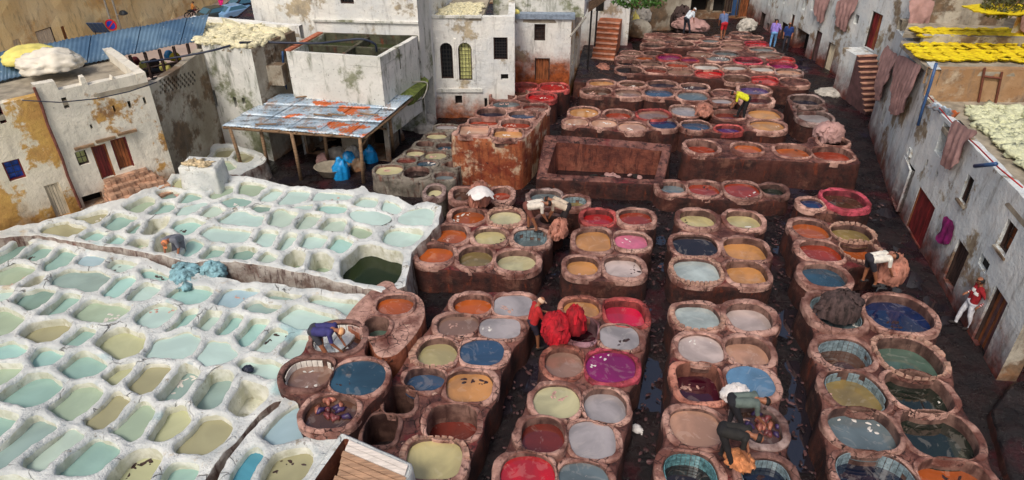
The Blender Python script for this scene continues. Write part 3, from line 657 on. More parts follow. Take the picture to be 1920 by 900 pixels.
LM = [((342, 470), 'the stooping grey-shirted man'), ((372, 520), 'the heap of turquoise hides'), ((370, 320), 'the straw-topped plaster cube'), ((480, 330), 'the rusty shed roof'),
      ((705, 505), 'the dark green reservoir'), ((110, 375), 'the pale door in the ochre wall'), ((225, 350), 'the rubble steps'), ((740, 560), 'the long red trough'),
      ((630, 650), 'the tiled vat of the blue-shirted man'), ((690, 850), 'the plank lid'), ((30, 440), 'the foot of the ochre wall'), ((450, 800), 'the dark gutter crack'),
      ((467, 695), 'the small dark rag'), ((10, 880), 'the bottom left picture corner'), ((10, 650), 'the left picture edge'), ((300, 880), 'the bottom picture edge'), ((200, 465), 'the crack between the two terraces')]
def lime_labels(pits, where):
    best = {}
    C0 = [(p[0][0] + np.mean([a for a, b in p[1]]) / p[0][2], p[0][1] + np.mean([b for a, b in p[1]]) / p[0][2]) for p in pits]
    owner = [min(range(len(LM)), key=lambda l: (LM[l][0][0] - c[0]) ** 2 + 2.5 * (LM[l][0][1] - c[1]) ** 2) for c in C0]
    lab = []
    for i, p in enumerate(pits):
        l = owner[i]; mates = sorted([k for k in range(len(pits)) if owner[k] == l], key=lambda k: (LM[l][0][0] - C0[k][0]) ** 2 + 2.5 * (LM[l][0][1] - C0[k][1]) ** 2)
        r = mates.index(i); A = np.array(p[1]); wd = np.ptp(A[:, 0]) / p[0][2]
        size = 'large' if wd > 82 else 'small' if wd < 38 else ''
        shape = 'square-cornered' if p[4].get('n') else 'rounded'
        ordn = 'nearest' if r == 0 else WORDN[r] + ' nearest'
        body = 'lime pit' if p[2] != 'x' else 'lime pit with bare walls'
        lab.append(' '.join(f"{size} {'square' if shape[0] == 's' else 'rounded'} {body} of {LPAL[p[2]][1]} liquid, {ordn} to {LM[l][1]}".replace('of dried-out liquid', 'dried out').split()))
    return [l.replace('the tiled vat of the blue-shirted man', 'the blue-shirted man').replace('the crack between the two terraces', 'the crack between both terraces').replace('lime pit with bare walls dried out', 'bare lime pit, dried out') for l in lab]
def lime_terrace(z, outline, pits, where, base, bump=.05, sd=0, amp=.05, gap=.21):
    O = np.array([atxy(a, b, z) for a, b in outline]); O = ccw(O)
    O = resample(O, int(sum(np.linalg.norm(np.roll(O, -1, axis=0) - O, axis=1)) / .14)); O = O + normals(O) * (fbm(n3(O), 1.2, 3) * .09)[:, None]
    Ps = []
    for (ti, pts, col, dep, o) in pits:
        I = np.array([(ti[0] + a / ti[2], ti[1] + b / ti[2]) for a, b in pts]); I = ccw(I)  # image y down: 'ccw' here is clockwise on screen
        I = I.mean(0) + (I - I.mean(0)) * (1.04 if o.get('n') else 1.08); I = chaikin(I, 2, .09 if o.get('n') else .14); I = resample(I, 36); Nn = normals(I); near = np.clip(.5 + 1.1 * Nn[:, 1], 0, 1)
        d_ = dep * (.35 if o.get('deep') else 1)
        P = np.array([atxy(a, b, z - d_) * (1 - t) + atxy(a, b, z) * t for (a, b), t in zip(I, near)]); P = resample(ccw(P), 36)
        Ps.append(P + normals(P) * (noise3(n3(P), 2.6, 5) * .05)[:, None])
    for it in range(6):
        G = []
        for i, P in enumerate(Ps):
            d = pdist(P, O); d = np.where(inside(P, O), d, 0) - .02
            for j, Q in enumerate(Ps):
                if i != j and np.all(Q.min(0) - 1 < P.max(0)) and np.all(Q.max(0) + 1 > P.min(0)): d = np.minimum(d, np.where(inside(P, Q), -.05, pdist(P, Q)))
            g = np.clip((d - gap) * .3, -.05, .05); G.append(resample(P + normals(P) * ((np.roll(g, 1) + g + np.roll(g, -1)) / 3)[:, None], 36))
        Ps = G
    for i, P in enumerate(Ps):
        for _ in range(12):
            if inside(P + normals(P) * .16, O).all(): break
            P = P.mean(0) + (P - P.mean(0)) * .94
        Ps[i] = P
    WE = [smoothw(x) for x in limit_offsets(Ps, .15, .44)]
    S = lambda q: z + fbm(n3(q, z), .55, 1 + sd) * .13 + fbm(n3(q), 2.2, 2) * amp * 1.4 + fbm(n3(q), 6, 4) * .05 + noise3(n3(q), 15, 6) * .012
    holes = []
    for P, e in zip(Ps, WE):
        H = P + normals(P) * e[:, None]
        holes.append(H)
    good = [h for h in holes if inside(h, O).all()]
    terrace(O, good, S, base, M['lime'], M['limeside'], 'lime_terrace', .1, batter=.12, round_=.1, seed=3)
    labs = lime_labels(pits, where)
    for q, (pt, P, we) in enumerate(zip(pits, Ps, WE)):
        if not inside(P + normals(P) * we[:, None], O).all(): print('lime pit outside', q, where)
        zl = z - pt[3] * .95 - .04 - (q * 37 % 10) * .005
        v = make_vat('lime_pit', P, we, z, zl, True, M['limewall'], M['lime'], M['limewater'] if pt[2] != 'x' else M['limewall'], (1, 1, 1, 1), None, LPAL[pt[2]][0], lime_prof, labs[q], 'lime pit', 'lime pits of the white terraces', S=S, seed=q)
        ALLVATS.append((v, P, z, zl))
ZB, ZF, ZS = 1.2, 1.06, 1.08
lime_terrace(ZB, [(-160, 470), (-120, 435), (0, 432), (130, 402), (250, 368), (303, 345), (322, 326), (405, 318), (430, 330), (487, 336), (547, 346), (663, 356), (680, 346), (694, 358), (747, 370), (772, 382),
                  (800, 374), (828, 388), (826, 424), (798, 447), (772, 474), (768, 505), (762, 540), (722, 556), (680, 544), (640, 530), (612, 520), (560, 512), (487, 497), (423, 492), (330, 488), (275, 474), (221, 466), (155, 456), (67, 440), (0, 448)], BACK + CORNER, 'back', .0)
lime_terrace(ZF, [(-260, 470), (0, 437), (64, 441), (160, 463), (225, 474), (275, 484), (330, 508), (395, 513), (430, 520), (467, 528), (563, 541), (686, 552), (700, 580), (660, 640), (600, 690), (560, 730), (515, 755),
                  (480, 780), (435, 830), (392, 885), (355, 960), (300, 1060), (-300, 1060)], FRONT, 'front', .1, sd=4)
lime_terrace(ZS, [(522, 762), (540, 735), (620, 740), (650, 800), (640, 870), (600, 1060), (330, 1060), (375, 960), (412, 885), (452, 830), (495, 785)], STRIP, 'strip', .1, sd=8)

# ------------------------------------------------------------------ dye vat blocks (tile = offset and scale of the measured crop)
D1 = (760, 520, 2.367); D2 = (1100, 520, 2.367); D3 = (1440, 500, 2.25); M1 = (740, 230, 2.727); M2 = (1100, 230, 2.727); A2 = (400, 200, 3.0); A3 = (800, 0, 3.0); A4 = (1120, 0, 3.0)
block('block left of the red-clad man', 1.0, D1, [
 (300, 117, 85, 46, 'orange', .22), (478, 122, 88, 48, 'grey', .04, dict(n=3)), (233, 205, 90, 46, 'dtan', .12, dict(n=3)), (420, 222, 92, 46, 'grey', .04, dict(n=3)),
 (143, 328, 86, 62, 'yellow', .22, dict(stones=24, w=.26, a0=.35, a1=.85)), (340, 330, 98, 60, 'blue', .05), (85, 448, 86, 52, 'blue', .28), (285, 480, 102, 70, 'ytan', .14, dict(n=3.2)),
 (205, 635, 112, 82, 'rbrown', .62, dict(n=3.4, w=.16)), (128, 805, 122, 92, 'yellow', .12, dict(n=3.6, stones=26, a0=.0, a1=.5)),
 (-25, 540, 62, 62, 'dry', .95, dict(n=4.5, rim='d', w=.13)), (-110, 672, 66, 68, 'dry', .95, dict(n=4.5, rim='d', w=.13))], w=.2)
block('block right of the red-clad man', 1.0, D1, [
 (785, 135, 80, 46, 'ytan', .16, dict(rim='o')), (975, 158, 88, 58, 'hotpink', .26, dict(rim='r', n=3)), (782, 228, 68, 55, 'maroon', .5, dict(rim='p')), (950, 262, 86, 56, 'grey', .06, dict(n=2.8)),
 (705, 375, 82, 62, 'dtan', .16, dict(rim='o')), (913, 393, 110, 72, 'magenta', .1, dict(rim='m', w=.16)), (672, 545, 98, 72, 'cream', .1), (888, 568, 90, 78, 'grey', .2, dict(w=.16)),
 (608, 690, 96, 78, 'rbrown', .25, dict(w=.24, dz=.1)), (830, 717, 104, 86, 'grey', .06, dict(n=2.8)), (545, 865, 120, 82, 'crimson', .12, dict(w=.22, dz=.1)), (790, 890, 112, 80, 'greyteal', .1)], w=.18)
R3 = block('block in the centre right foreground', 1.0, D2, [
 (490, 168, 96, 58, 'pale', .16, dict(stones=22, a0=.4, a1=1)), (722, 172, 98, 62, 'ppink', .26, dict(w=.24)), (505, 312, 100, 64, 'ppink', .1), (717, 325, 95, 62, 'tan', .26),
 (502, 458, 102, 88, 'maroon', .5, dict(n=3.4, rim='o')), (728, 462, 100, 70, 'sky', .04), (485, 660, 114, 86, 'tan', .12), (765, 650, 96, 82, 'brown', .2, dict(rim='g')),
 (465, 860, 118, 90, 'dark', .42, dict(tiles='t!', tn=34, trows=4, w=.22)), (800, 880, 112, 86, 'navy', .3, dict(tiles='g!', tn=30, trows=2, rim='d'))], w=.2)
R4 = block('rightmost foreground block', 1.0, D3, [
 (288, 185, 100, 72, 'greyteal', .3, dict(tiles='g', tn=30, w=.26, dz=.1)), (551, 193, 128, 78, 'dblue', .3, dict(w=.2, dz=.12)), (325, 362, 108, 66, 'brown', .42, dict(tiles='g', tn=30, trows=3, w=.24)), (597, 378, 122, 84, 'green', .4, dict(stones=26, w=.24, a0=0, a1=.95)),
 (368, 520, 118, 88, 'olive', .34, dict(tiles='g', tn=32, trows=2)), (640, 522, 124, 92, 'dgreen', .4), (402, 680, 138, 98, 'greyteal', .32, dict(w=.17, dz=.05)), (725, 702, 145, 106, 'dgreen', .34),
 (458, 878, 160, 112, 'navy', .42, dict(tiles='g', tn=36, w=.17)), (805, 900, 150, 102, 'orange', .36, dict(w=.17))], w=.2)
block('block behind the dark front passage', 1.0, M1, [
 (378, 473, 84, 40, 'orange', .2), (568, 482, 78, 38, 'cream', .12, dict(stones=22)), (290, 565, 82, 46, 'orange', .22), (488, 577, 82, 42, 'yellow', .16, dict(rim='w')), (692, 583, 84, 44, 'greyteal', .45, dict(tiles='g', tn=28, trows=3, rim='w')),
 (210, 662, 90, 50, 'orange', .2, dict(w=.24)), (415, 683, 88, 52, 'olive', .24), (622, 703, 98, 52, 'cream', .24, dict(w=.22)), (790, 492, 50, 24, 'dark', .3, dict(rim='d'))], w=.2)
block('double vat under the white-covered hide heap', 1.0, M1, [(345, 362, 48, 34, 'brown', .2), (545, 362, 52, 32, 'rust', .25)], w=.2, k=3)
block('pair of round vats below the great tank', 1.0, M1, [(772, 372, 78, 32, 'greyteal', .2, dict(rim='g')), (920, 397, 62, 28, 'olive', .3, dict(tiles='g', tn=22))], w=.18)
block('single grey vat beside the lime terrace', .9, M1, [(203, 345, 40, 30, 'cream', .25, dict(rim='g'))], w=.18, top=M['greytop'], side=M['greytop'])
block('block right of the tiled vat worker in white', 1.0, M2, [
 (60, 478, 78, 38, 'red', .22, dict(rim='r')), (252, 478, 84, 38, 'rust', .16, dict(w=.18, dz=.06)), (35, 598, 92, 58, 'ytan', .16, dict(n=3)), (230, 602, 84, 42, 'pink', .14, dict(rim='w', n=3)),
 (-20, 732, 82, 48, 'ytan', .2), (183, 733, 96, 52, 'ppink', .16, dict(w=.2, n=3))], w=.18)
block('middle block below the four tall-wall vats', 1.0, M2, [
 (570, 487, 88, 44, 'yellow', .26, dict(w=.2, dz=.08)), (807, 492, 88, 44, 'yellow', .22, dict(w=.2, dz=.04)), (555, 622, 108, 54, 'dark', .1, dict(n=3)), (812, 642, 104, 56, 'ytan', .26, dict(n=3)),
 (560, 752, 112, 58, 'pale', .12, dict(n=3, stones=34, w=.17)), (820, 762, 104, 60, 'ytan', .26, dict(n=3))], w=.17)
block('short row before the tall-walled vats', .75, M2, [(438, 327, 64, 28, 'greyteal', .2, dict(w=.22)), (600, 333, 78, 36, 'rust', .16), (795, 338, 86, 40, 'rust', .1), (950, 340, 62, 26, 'dgreen', .2, dict(rim='d'))], w=.2)
M3 = (1440, 230, 2.727)
block('pink-rimmed pair by the right alley', 1.0, M3, [(226, 410, 58, 26, 'dblue', .12), (393, 388, 100, 48, 'brown', .25, dict(rim='m', w=.2, dz=.1))], w=.18)
block('block beside the two men with the hide heap', 1.0, M3, [
 (225, 543, 92, 48, 'orange', .2), (430, 567, 96, 46, 'olive', .2, dict(stones=24, rim='d')), (275, 652, 102, 54, 'rust', .2), (470, 652, 92, 50, 'orange', .34, dict(rim='d', stones=24)), (285, 775, 104, 58, 'teal', .2)], w=.22)
# long red trough and tiled vats beside the lime terrace
block('long red trough above the lime terrace', 1.35, T2, [(615, 118, 82, 44, 'orange', .16, dict(w=.12)), (538, 215, 58, 46, 'green', .5, dict(w=.12))], outline=[(385, 165), (560, -2), (610, 8), (625, 45), (700, 55), (740, 90), (755, 180), (640, 330), (540, 350), (500, 260), (400, 210)], side=mat_side('orange_brown_side', C(130, 66, 42), C(176, 104, 74), C(206, 150, 120), .6), top=M['rim'])
LB = block('tiled block at the lime terrace edge', 1.35, T2, [
 (365, 262, 108, 66, 'brown', .3, dict(tiles='w', tn=22, trows=1, rim='d', w=.17)), (235, 420, 106, 70, 'dtan', .26, dict(tiles='w', tn=26, trows=1, rim='d', w=.17)),
 (450, 440, 118, 74, 'teal', .06, dict(w=.15)), (330, 592, 118, 74, 'brown', .2, dict(w=.15))], w=.15, side=M['side'])
# grey-green small vats beyond the shed
block('grey block beside the timber shed', .8, A2, [(988, 352, 76, 30, 'cream', .12), (1145, 365, 74, 32, 'dark', .22), (1088, 300, 56, 18, 'rbrown', .12), (1200, 316, 54, 18, 'teal', .1), (1136, 258, 54, 20, 'cream', .12), (1250, 272, 58, 20, 'cream', .1),
 (1190, 208, 54, 17, 'dark', .25), (1302, 220, 50, 20, 'teal', .2), (1255, 160, 58, 18, 'cream', .12), (1345, 322, 40, 18, 'dark', .3), (1300, 386, 58, 24, 'greyteal', .2), (1315, 112, 64, 14, 'grey', .08)], w=.14, top=M['greytop'], side=M['greytop'], mrim=M['greytop'], sp=.25)
# tall rust-streaked block
block('tall rust-streaked block by the white house', 2.15, A3, [(265, 727, 84, 30, 'tan', .12, dict(n=6, w=.1)), (458, 745, 78, 26, 'ytan', .16, dict(n=6, w=.1)), (318, 682, 82, 24, 'rust', .2, dict(n=3.5, w=.1)), (502, 694, 80, 25, 'rust', .2, dict(n=3.5, w=.1)),
 (365, 630, 80, 25, 'navy', .25, dict(w=.12)), (540, 642, 74, 24, 'blue', .2, dict(w=.12)), (612, 602, 72, 22, 'rbrown', .1, dict(n=3, w=.12)), (450, 582, 76, 20, 'greyteal', .1, dict(w=.12))],
 outline=[(140, 735), (145, 755), (520, 782), (545, 775), (700, 600), (690, 588), (560, 570), (470, 552), (350, 572), (270, 640)], side=M['side_tall'], top=M['rim'], sp=.15)
block('low cluster below the white house door', 1.2, A3, [(430, 538, 68, 22, 'dark', .3, dict(rim='')), (505, 517, 62, 18, 'brown', .15), (645, 540, 76, 24, 'red', .15, dict(rim='r')), (715, 486, 78, 22, 'red', .1, dict(rim='r')), (555, 482, 66, 17, 'rbrown', .15, dict(rim='r'))], w=.14)
block('dark-red block with four wide mouths', 1.25, A4, [(590, 822, 82, 36, 'rust', .3, dict(w=.18, dz=.06)), (852, 827, 80, 30, 'orange', .16, dict(w=.15, dz=.06)), (1100, 845, 98, 38, 'orange', .22, dict(w=.15)), (1322, 862, 108, 40, 'rust', .25, dict(w=.15)), (1325, 790, 78, 26, 'dark', .3, dict(w=.13))],
 outline=[(480, 800), (480, 860), (640, 880), (1000, 890), (1260, 905), (1475, 915), (1490, 900), (1400, 790), (1330, 755), (1180, 760), (1190, 800), (980, 800), (760, 775), (560, 765)])
block('pale-rimmed trio beside the alley', 1.0, A4, [(1175, 560, 84, 30, 'navy', .3, dict(rim='g')), (1195, 605, 74, 18, 'dark', .35, dict(rim='g')), (1225, 655, 90, 34, 'grey', .2, dict(rim='g'))], w=.15)
block('long double row behind the great tank', 1.1, A3, [(883, 628, 80, 30, 'ytan', .12), (1080, 640, 78, 28, 'rust', .2), (840, 682, 68, 20, 'tan', .06), (1000, 690, 72, 24, 'tan', .08), (1160, 710, 76, 26, 'tan', .08), (1275, 640, 86, 30, 'dtan', .12, dict(rim='r')), (1330, 690, 76, 30, 'dblue', .12)], w=.13, sp=.25)
block('row around the yellow-shirted man', 1.1, A4, [(553, 703, 80, 26, 'blue', .14), (742, 722, 70, 20, 'purple', .2, dict(rim='r')), (498, 620, 80, 30, 'grey', .12, dict(rim='w')), (738, 640, 84, 26, 'rbrown', .2), (938, 637, 88, 32, 'ytan', .14), (955, 703, 96, 32, 'ytan', .12, dict(w=.18)), (700, 565, 56, 16, 'grey', .1), (712, 520, 60, 18, 'navy', .15)], w=.13, sp=.25)
block('purple-walled pair in front of the red cluster', 1.15, A4, [(882, 502, 80, 27, 'purple', .16, dict(w=.17, rim='w')), (895, 557, 82, 26, 'maroon', .2, dict(w=.17, rim='w'))], w=.17)
block('block one lane behind the long double row', 1.1, A3, [(985, 463, 70, 18, 'ytan', .12), (1157, 470, 72, 16, 'brown', .1), (955, 510, 80, 22, 'brown', .15), (1135, 520, 74, 22, 'dtan', .12)], w=.15, sp=.25)
block('blue-filled block one lane behind the tank', 1.1, A4, [(365, 472, 80, 20, 'navy', .18), (545, 485, 76, 20, 'navy', .18), (350, 520, 80, 25, 'blue', .12), (535, 537, 82, 27, 'greyteal', .1), (440, 500, 26, 7, 'navy', .1)], w=.14, sp=.25)
FAR = [(180, 390, 72, 20, 'dark', .25), (330, 392, 64, 18, 'rbrown', .15), (465, 400, 72, 20, 'dtan', .15), (630, 410, 74, 20, 'red', .12, dict(rim='r')), (785, 440, 74, 22, 'brown', .2), (940, 447, 70, 20, 'red', .1, dict(rim='r')), (1105, 457, 76, 22, 'greyteal', .18), (1080, 403, 70, 18, 'tan', .12, dict(rim='g')),
 (175, 351, 60, 15, 'brown', .15), (303, 356, 60, 16, 'dtan', .12), (455, 363, 64, 15, 'rust', .12), (615, 373, 72, 17, 'white', .14, dict(rim='w')), (770, 377, 68, 16, 'white', .14, dict(rim='w')), (925, 384, 70, 17, 'white', .14, dict(rim='w')), (1040, 366, 72, 18, 'magenta', .16, dict(rim='m')),
 (190, 295, 58, 13, 'dtan', .1), (315, 298, 54, 13, 'dark', .2), (265, 325, 52, 11, 'orange', .08), (405, 319, 66, 17, 'magenta', .1, dict(rim='r')), (160, 322, 50, 12, 'dtan', .1), (580, 303, 62, 14, 'dtan', .1), (520, 335, 48, 10, 'magenta', .08, dict(rim='r')), (680, 326, 68, 17, 'greyteal', .12), (850, 338, 74, 17, 'maroon', .14, dict(rim='m')),
 (1030, 332, 72, 15, 'red', .1, dict(rim='r')), (722, 297, 66, 15, 'greyteal', .12, dict(rim='g')), (970, 305, 68, 15, 'dtan', .12, dict(rim='g')),
 (315, 252, 64, 14, 'dark', .15), (475, 244, 64, 16, 'dark', .25), (630, 254, 60, 13, 'dark', .15), (755, 266, 60, 13, 'dtan', .1), (925, 275, 68, 14, 'greyteal', .12), (760, 237, 58, 11, 'dtan', .1), (895, 242, 60, 12, 'red', .1, dict(rim='m')), (640, 227, 50, 10, 'greyteal', .1), (318, 222, 52, 10, 'dtan', .08), (525, 216, 48, 9, 'dark', .1), (415, 232, 38, 8, 'navy', .1),
 (330, 194, 58, 9, 'grey', .08), (442, 197, 46, 10, 'dtan', .1), (545, 199, 50, 9, 'dtan', .08), (808, 186, 56, 9, 'navy', .1), (868, 207, 56, 9, 'dark', .1), (700, 204, 44, 8, 'grey', .08)]
block('far dye cluster', 1.0, A4, FAR, w=.12, k=4.2, sp=.3)
# ---- ground and buildings
def floating_scraps():
    r = np.random.default_rng(31); bm = bmesh.new(); bmesh.ops.create_icosphere(bm, subdivisions=1, radius=1); S = np.array([v.co[:] for v in bm.verts]); Fs = np.array([[v.index for v in f.verts] for f in bm.faces]); bm.free()
    ms = [simple('floating_scrap_pink', C(190, 150, 136), .5, .4, 12, .5), simple('floating_scrap_dark', C(60, 40, 38), .4, .5, 12, .5), simple('floating_foam', C(214, 208, 200), .6, .2, 12, .5)]
    for root, P, z, zl in ALLVATS:
        if root.name.startswith('lime') and r.random() > .18: continue
        if root.name.startswith('dye') and r.random() > .5: continue
        c = P.mean(0); V = []; Fc = []; n = int(r.integers(3, 12)); cl = r.uniform(.2, .85); k = int(r.integers(0, len(P)))
        for i in range(n):
            q = P[(k + int(r.integers(-6, 7))) % len(P)]; t_ = r.uniform(cl - .2, min(.93, cl + .2)); p = c + (q - c) * t_; s_ = r.uniform(.015, .05); a = r.uniform(0, 6.3); A = S * (1 + r.uniform(-.35, .35, (len(S), 1))) * (s_ * r.uniform(1, 2.6), s_, s_ * .3)
            V.append(np.column_stack([A[:, 0] * math.cos(a) - A[:, 1] * math.sin(a) + p[0], A[:, 0] * math.sin(a) + A[:, 1] * math.cos(a) + p[1], A[:, 2] + zl])); Fc.append(Fs + i * len(S))
        o = mesh_obj('floating_scraps', np.vstack(V), np.vstack(Fc).tolist(), ms[int(r.integers(0, 3))], root, loc=tuple(root.location)); o.location = (0, 0, 0); o['kind'] = 'stuff'
floating_scraps()
# hides soaking in one vat
for (x, y, zz, k) in ((619, 769, 1.15, 0), (1423, 800, .8, 1)):
    r_ = random.Random(k); c_ = at(x, y, zz)
    for i in range(16):
        a_ = r_.uniform(0, 6.28); d_ = r_.uniform(0, .5) ; L_ = r_.uniform(.12, .3); b_ = r_.uniform(0, 3.1); p_ = c_ + np.array((d_ * math.cos(a_), d_ * .8 * math.sin(a_), .0)); e_ = np.array((math.cos(b_), math.sin(b_), 0)) * L_ / 2
        o = MB().tube([p_ - e_, p_ - e_ * .3 + (0, .03, .03), p_ + e_ * .4 + (0, -.03, .02), p_ + e_], [.03, .07, .06, .02], 7).build('soaking_hide', simple('soaked_hide_%d' % (i % 3), (C(120, 60, 60), C(60, 44, 84), C(168, 104, 84))[i % 3], .4, .5, 6, .6) if 'soaked_hide_%d' % (i % 3) not in bpy.data.materials else bpy.data.materials['soaked_hide_%d' % (i % 3)], smooth=True)
        tag(o, ('wet hide soaking among others in the brown vat above the plank lid' if k == 0 else 'wet hide afloat in the vat where the grey-shirted man works'), 'hide', 'hides soaking in the vat above the lid' if k == 0 else 'hides soaking beside the grey-shirted man')
# ------------------------------------------------------------------ ground
def ground():
    xs = np.arange(-19, 19.01, .13); ys = np.arange(7, 52.01, .13); X, Y = np.meshgrid(xs, ys, indexing='ij')
    P = np.column_stack([X.ravel(), Y.ravel(), np.zeros(X.size)])
    Z = .035 + fbm(P, .5, 3) * .05 + fbm(P, 2.2, 5) * .05 + fbm(P, 6, 8) * .025
    for (x, y, r) in ((1490, 690, .28), (1500, 735, .32), (1505, 775, .34), (1495, 820, .38), (1500, 860, .36), (1470, 625, .2), (1480, 600, .2), (1215, 745, .35), (1220, 690, .22), (935, 760, .3), (975, 700, .25), (905, 800, .3), (1240, 450, .2), (1246, 500, .2), (1462, 470, .25), (1465, 510, .2), (1700, 520, .3), (1660, 400, .25), (1500, 240, .4)):
        q = at(x, y, 0); Z -= .085 * np.exp(-(((P[:, 0] - q[0]) / r) ** 2 + ((P[:, 1] - q[1]) / (r * 1.5)) ** 2))
    nx, ny = len(xs), len(ys); V = np.column_stack([P[:, 0], P[:, 1], Z]); i = np.arange(nx - 1)[:, None] * ny + np.arange(ny - 1)[None, :]; i = i.ravel()
    Fq = np.column_stack([i, i + ny, i + ny + 1, i + 1])
    g = mesh_obj('ground', V, Fq.tolist(), M['mud'], smooth=True); tag(g, kind='structure')
    t = NT('puddle_film'); t.out(C(34, 30, 36), .02, ior=2.2)
    pass
    w = mesh_obj('puddle_water', [(-19, 7, .004), (19, 7, .004), (19, 52, .004), (-19, 52, .004)], [(0, 1, 2, 3)], t.m); tag(w, kind='structure')
    mb = MB(); mb.quad((-400, -100, -7.6), (400, -100, -7.6), (400, 700, -7.6), (-400, 700, -7.6)); o = mb.build('terrain', simple('dusty_earth', C(150, 132, 108), .95, .3, .2)); tag(o, kind='structure')
    mb = MB()
    for a, b in (((-19, 7), (19, 7)), ((19, 7), (19, 52)), ((19, 52), (-19, 52)), ((-19, 52), (-19, 7))): mb.quad((a[0], a[1], -7.6), (b[0], b[1], -7.6), (b[0], b[1], .1), (a[0], a[1], .1))
    o = mb.build('yard_retaining_wall', M['stone']); tag(o, 'rough retaining wall carrying the whole tannery yard above the street', 'wall')
ground()
def settle(*roots):
    """parts were laid out in world coordinates: bring their meshes into the frame of their thing"""
    for b in roots:
        t = Matrix.Translation(-Vector(b.location)); stack = [k for k in bpy.data.objects if k.parent == b]
        while stack:
            k = stack.pop(); stack += [c for c in bpy.data.objects if c.parent == k]
            if k.type == 'MESH': k.data.transform(t)
class Wall:
    def __init__(s, P0, P1, toward=(0, 0)):
        s.P0 = np.array(P0[:2], float); s.P1 = np.array(P1[:2], float); d = s.P1 - s.P0; s.L = np.linalg.norm(d); s.d = d / s.L
        s.n = np.array((s.d[1], -s.d[0]))
        if toward is not None and np.dot(np.array(toward) - s.P0, s.n) < 0: s.n = -s.n
    def hit(s, px, py):
        r = ray(px, py); t = np.dot(s.P0, s.n) / np.dot(r[:2], s.n); p = r * t
        return (np.dot(p[:2] - s.P0, s.d), HC + p[2])
    def w(s, a, z, o=0.0): q = s.P0 + s.d * a + s.n * o; return (q[0], q[1], z)
    def box(s, mb, s0, s1, z0, z1, o0, o1):
        V = [s.w(a, z, o) for z in (z0, z1) for a, o in ((s0, o0), (s1, o0), (s1, o1), (s0, o1))]
        Fc = [(3, 2, 1, 0), (4, 5, 6, 7), (0, 1, 5, 4), (1, 2, 6, 5), (2, 3, 7, 6), (3, 0, 4, 7)]
        if s.d[0] * s.n[1] - s.d[1] * s.n[0] < 0: Fc = [f[::-1] for f in Fc]
        return mb.add(V, Fc)
    def rect3(s, x0, y0, x1, y1, x2, y2):
        """top left, top right, bottom left corner as seen"""
        a, za = s.hit(x0, y0); b, zb = s.hit(x1, y1); c, zc = s.hit(x2, y2); zt = (za + zb) / 2; return [min(a, b), max(a, b), min(zc, zt), max(zc, zt)]
    def rect(s, x0, y0, x1, y1):
        a, zt = s.hit(x0, y0); b, zb = s.hit(x1, y1); return [min(a, b), max(a, b), min(zb, zt), max(zb, zt)]
def arch_poly(r, k=6):
    s0, s1, z0, z1 = r; m = (s0 + s1) / 2; hw = (s1 - s0) / 2
    return [(s0, z0), (s1, z0)] + [(m + hw * math.cos(t), z1 - hw + hw * math.sin(t)) for t in np.linspace(0, math.pi, k + 2)]
def facade(parent, W, z0, top, opens, mat, name='wall', sp=.28, amp=.035, seed=0, thick=.3, irregular=.05, s0=0.0, s1=None, holemat=None):
    """top: number or list of (s, z). opens: list of (kind, rect, options). Builds wall sheet with real openings, reveals, coping and back."""
    s1 = W.L if s1 is None else s1
    tp = top if isinstance(top, list) else [(s0, top), (s1, top)]
    ts = np.array([p[0] for p in tp]); tz = np.array([p[1] for p in tp])
    n = max(3, int((s1 - s0) / .3)); ss = np.linspace(s0, s1, n)
    if isinstance(top, list): ss = np.unique(np.r_[ss, np.clip(ts, s0, s1)])
    zt = np.interp(ss, ts, tz) + fbm(np.column_stack([ss, ss * 0 + seed, ss * 0]), 1.6, seed) * irregular
    nz = max(3, int((zt[0] - z0) / .35))
    outer = [(a, z0) for a in ss[:-1]] + [(s1, z) for z in np.linspace(z0, zt[-1], nz)[:-1]] + [(a, b) for a, b in zip(ss[::-1], zt[::-1])] + [(s0, z) for z in np.linspace(zt[0], z0, nz)[1:-1]]
    outer = ccw(np.array(outer)); holes = []
    for kd, r, o in opens: holes.append(ccw(np.array(arch_poly(r) if o.get('arch') else [(r[0], r[2]), (r[1], r[2]), (r[1], r[3]), (r[0], r[3])])))
    vo, T = plate(outer, holes, sp, seed)
    def disp(q):
        P = np.column_stack([W.P0[0] + W.d[0] * q[:, 0], W.P0[1] + W.d[1] * q[:, 0], q[:, 1]]); e = np.minimum(1, np.minimum(q[:, 0] - s0, s1 - q[:, 0]) * 3)
        o_ = (fbm(P, .6, seed) * amp + fbm(P, 2.5, seed + 2) * amp * .5) * np.clip(e, 0, 1); P[:, :2] += W.n * o_[:, None]; return P
    V = disp(vo); flip = (W.d[0] * W.n[1] - W.d[1] * W.n[0]) > 0
    Fc = [tuple(t[::-1]) if flip else tuple(t) for t in T]; V = V.tolist()
    for h, (kd, r, o) in zip(holes, opens):
        dp = o.get('depth', .22); a = disp(h); b = a.copy(); b[:, :2] -= W.n * dp; k0 = len(V); m = len(h); V += a.tolist() + b.tolist()
        for i in range(m):
            j = (i + 1) % m; Fc.append((k0 + i, k0 + m + i, k0 + m + j, k0 + j))
    # coping and inner face
    q = np.column_stack([ss, zt]); a = disp(q); b = a.copy(); b[:, :2] -= W.n * thick; c = b.copy(); c[:, 2] -= .6
    k0 = len(V); m = len(ss); V += a.tolist() + b.tolist() + c.tolist()
    for i in range(m - 1):
        Fc.append((k0 + i, k0 + i + 1, k0 + m + i + 1, k0 + m + i)); Fc.append((k0 + m + i, k0 + m + i + 1, k0 + 2 * m + i + 1, k0 + 2 * m + i))
    ob = mesh_obj(name, V, Fc, mat, parent)
    for kd, r, o in opens: opening(parent, W, kd, r, o)
    return ob
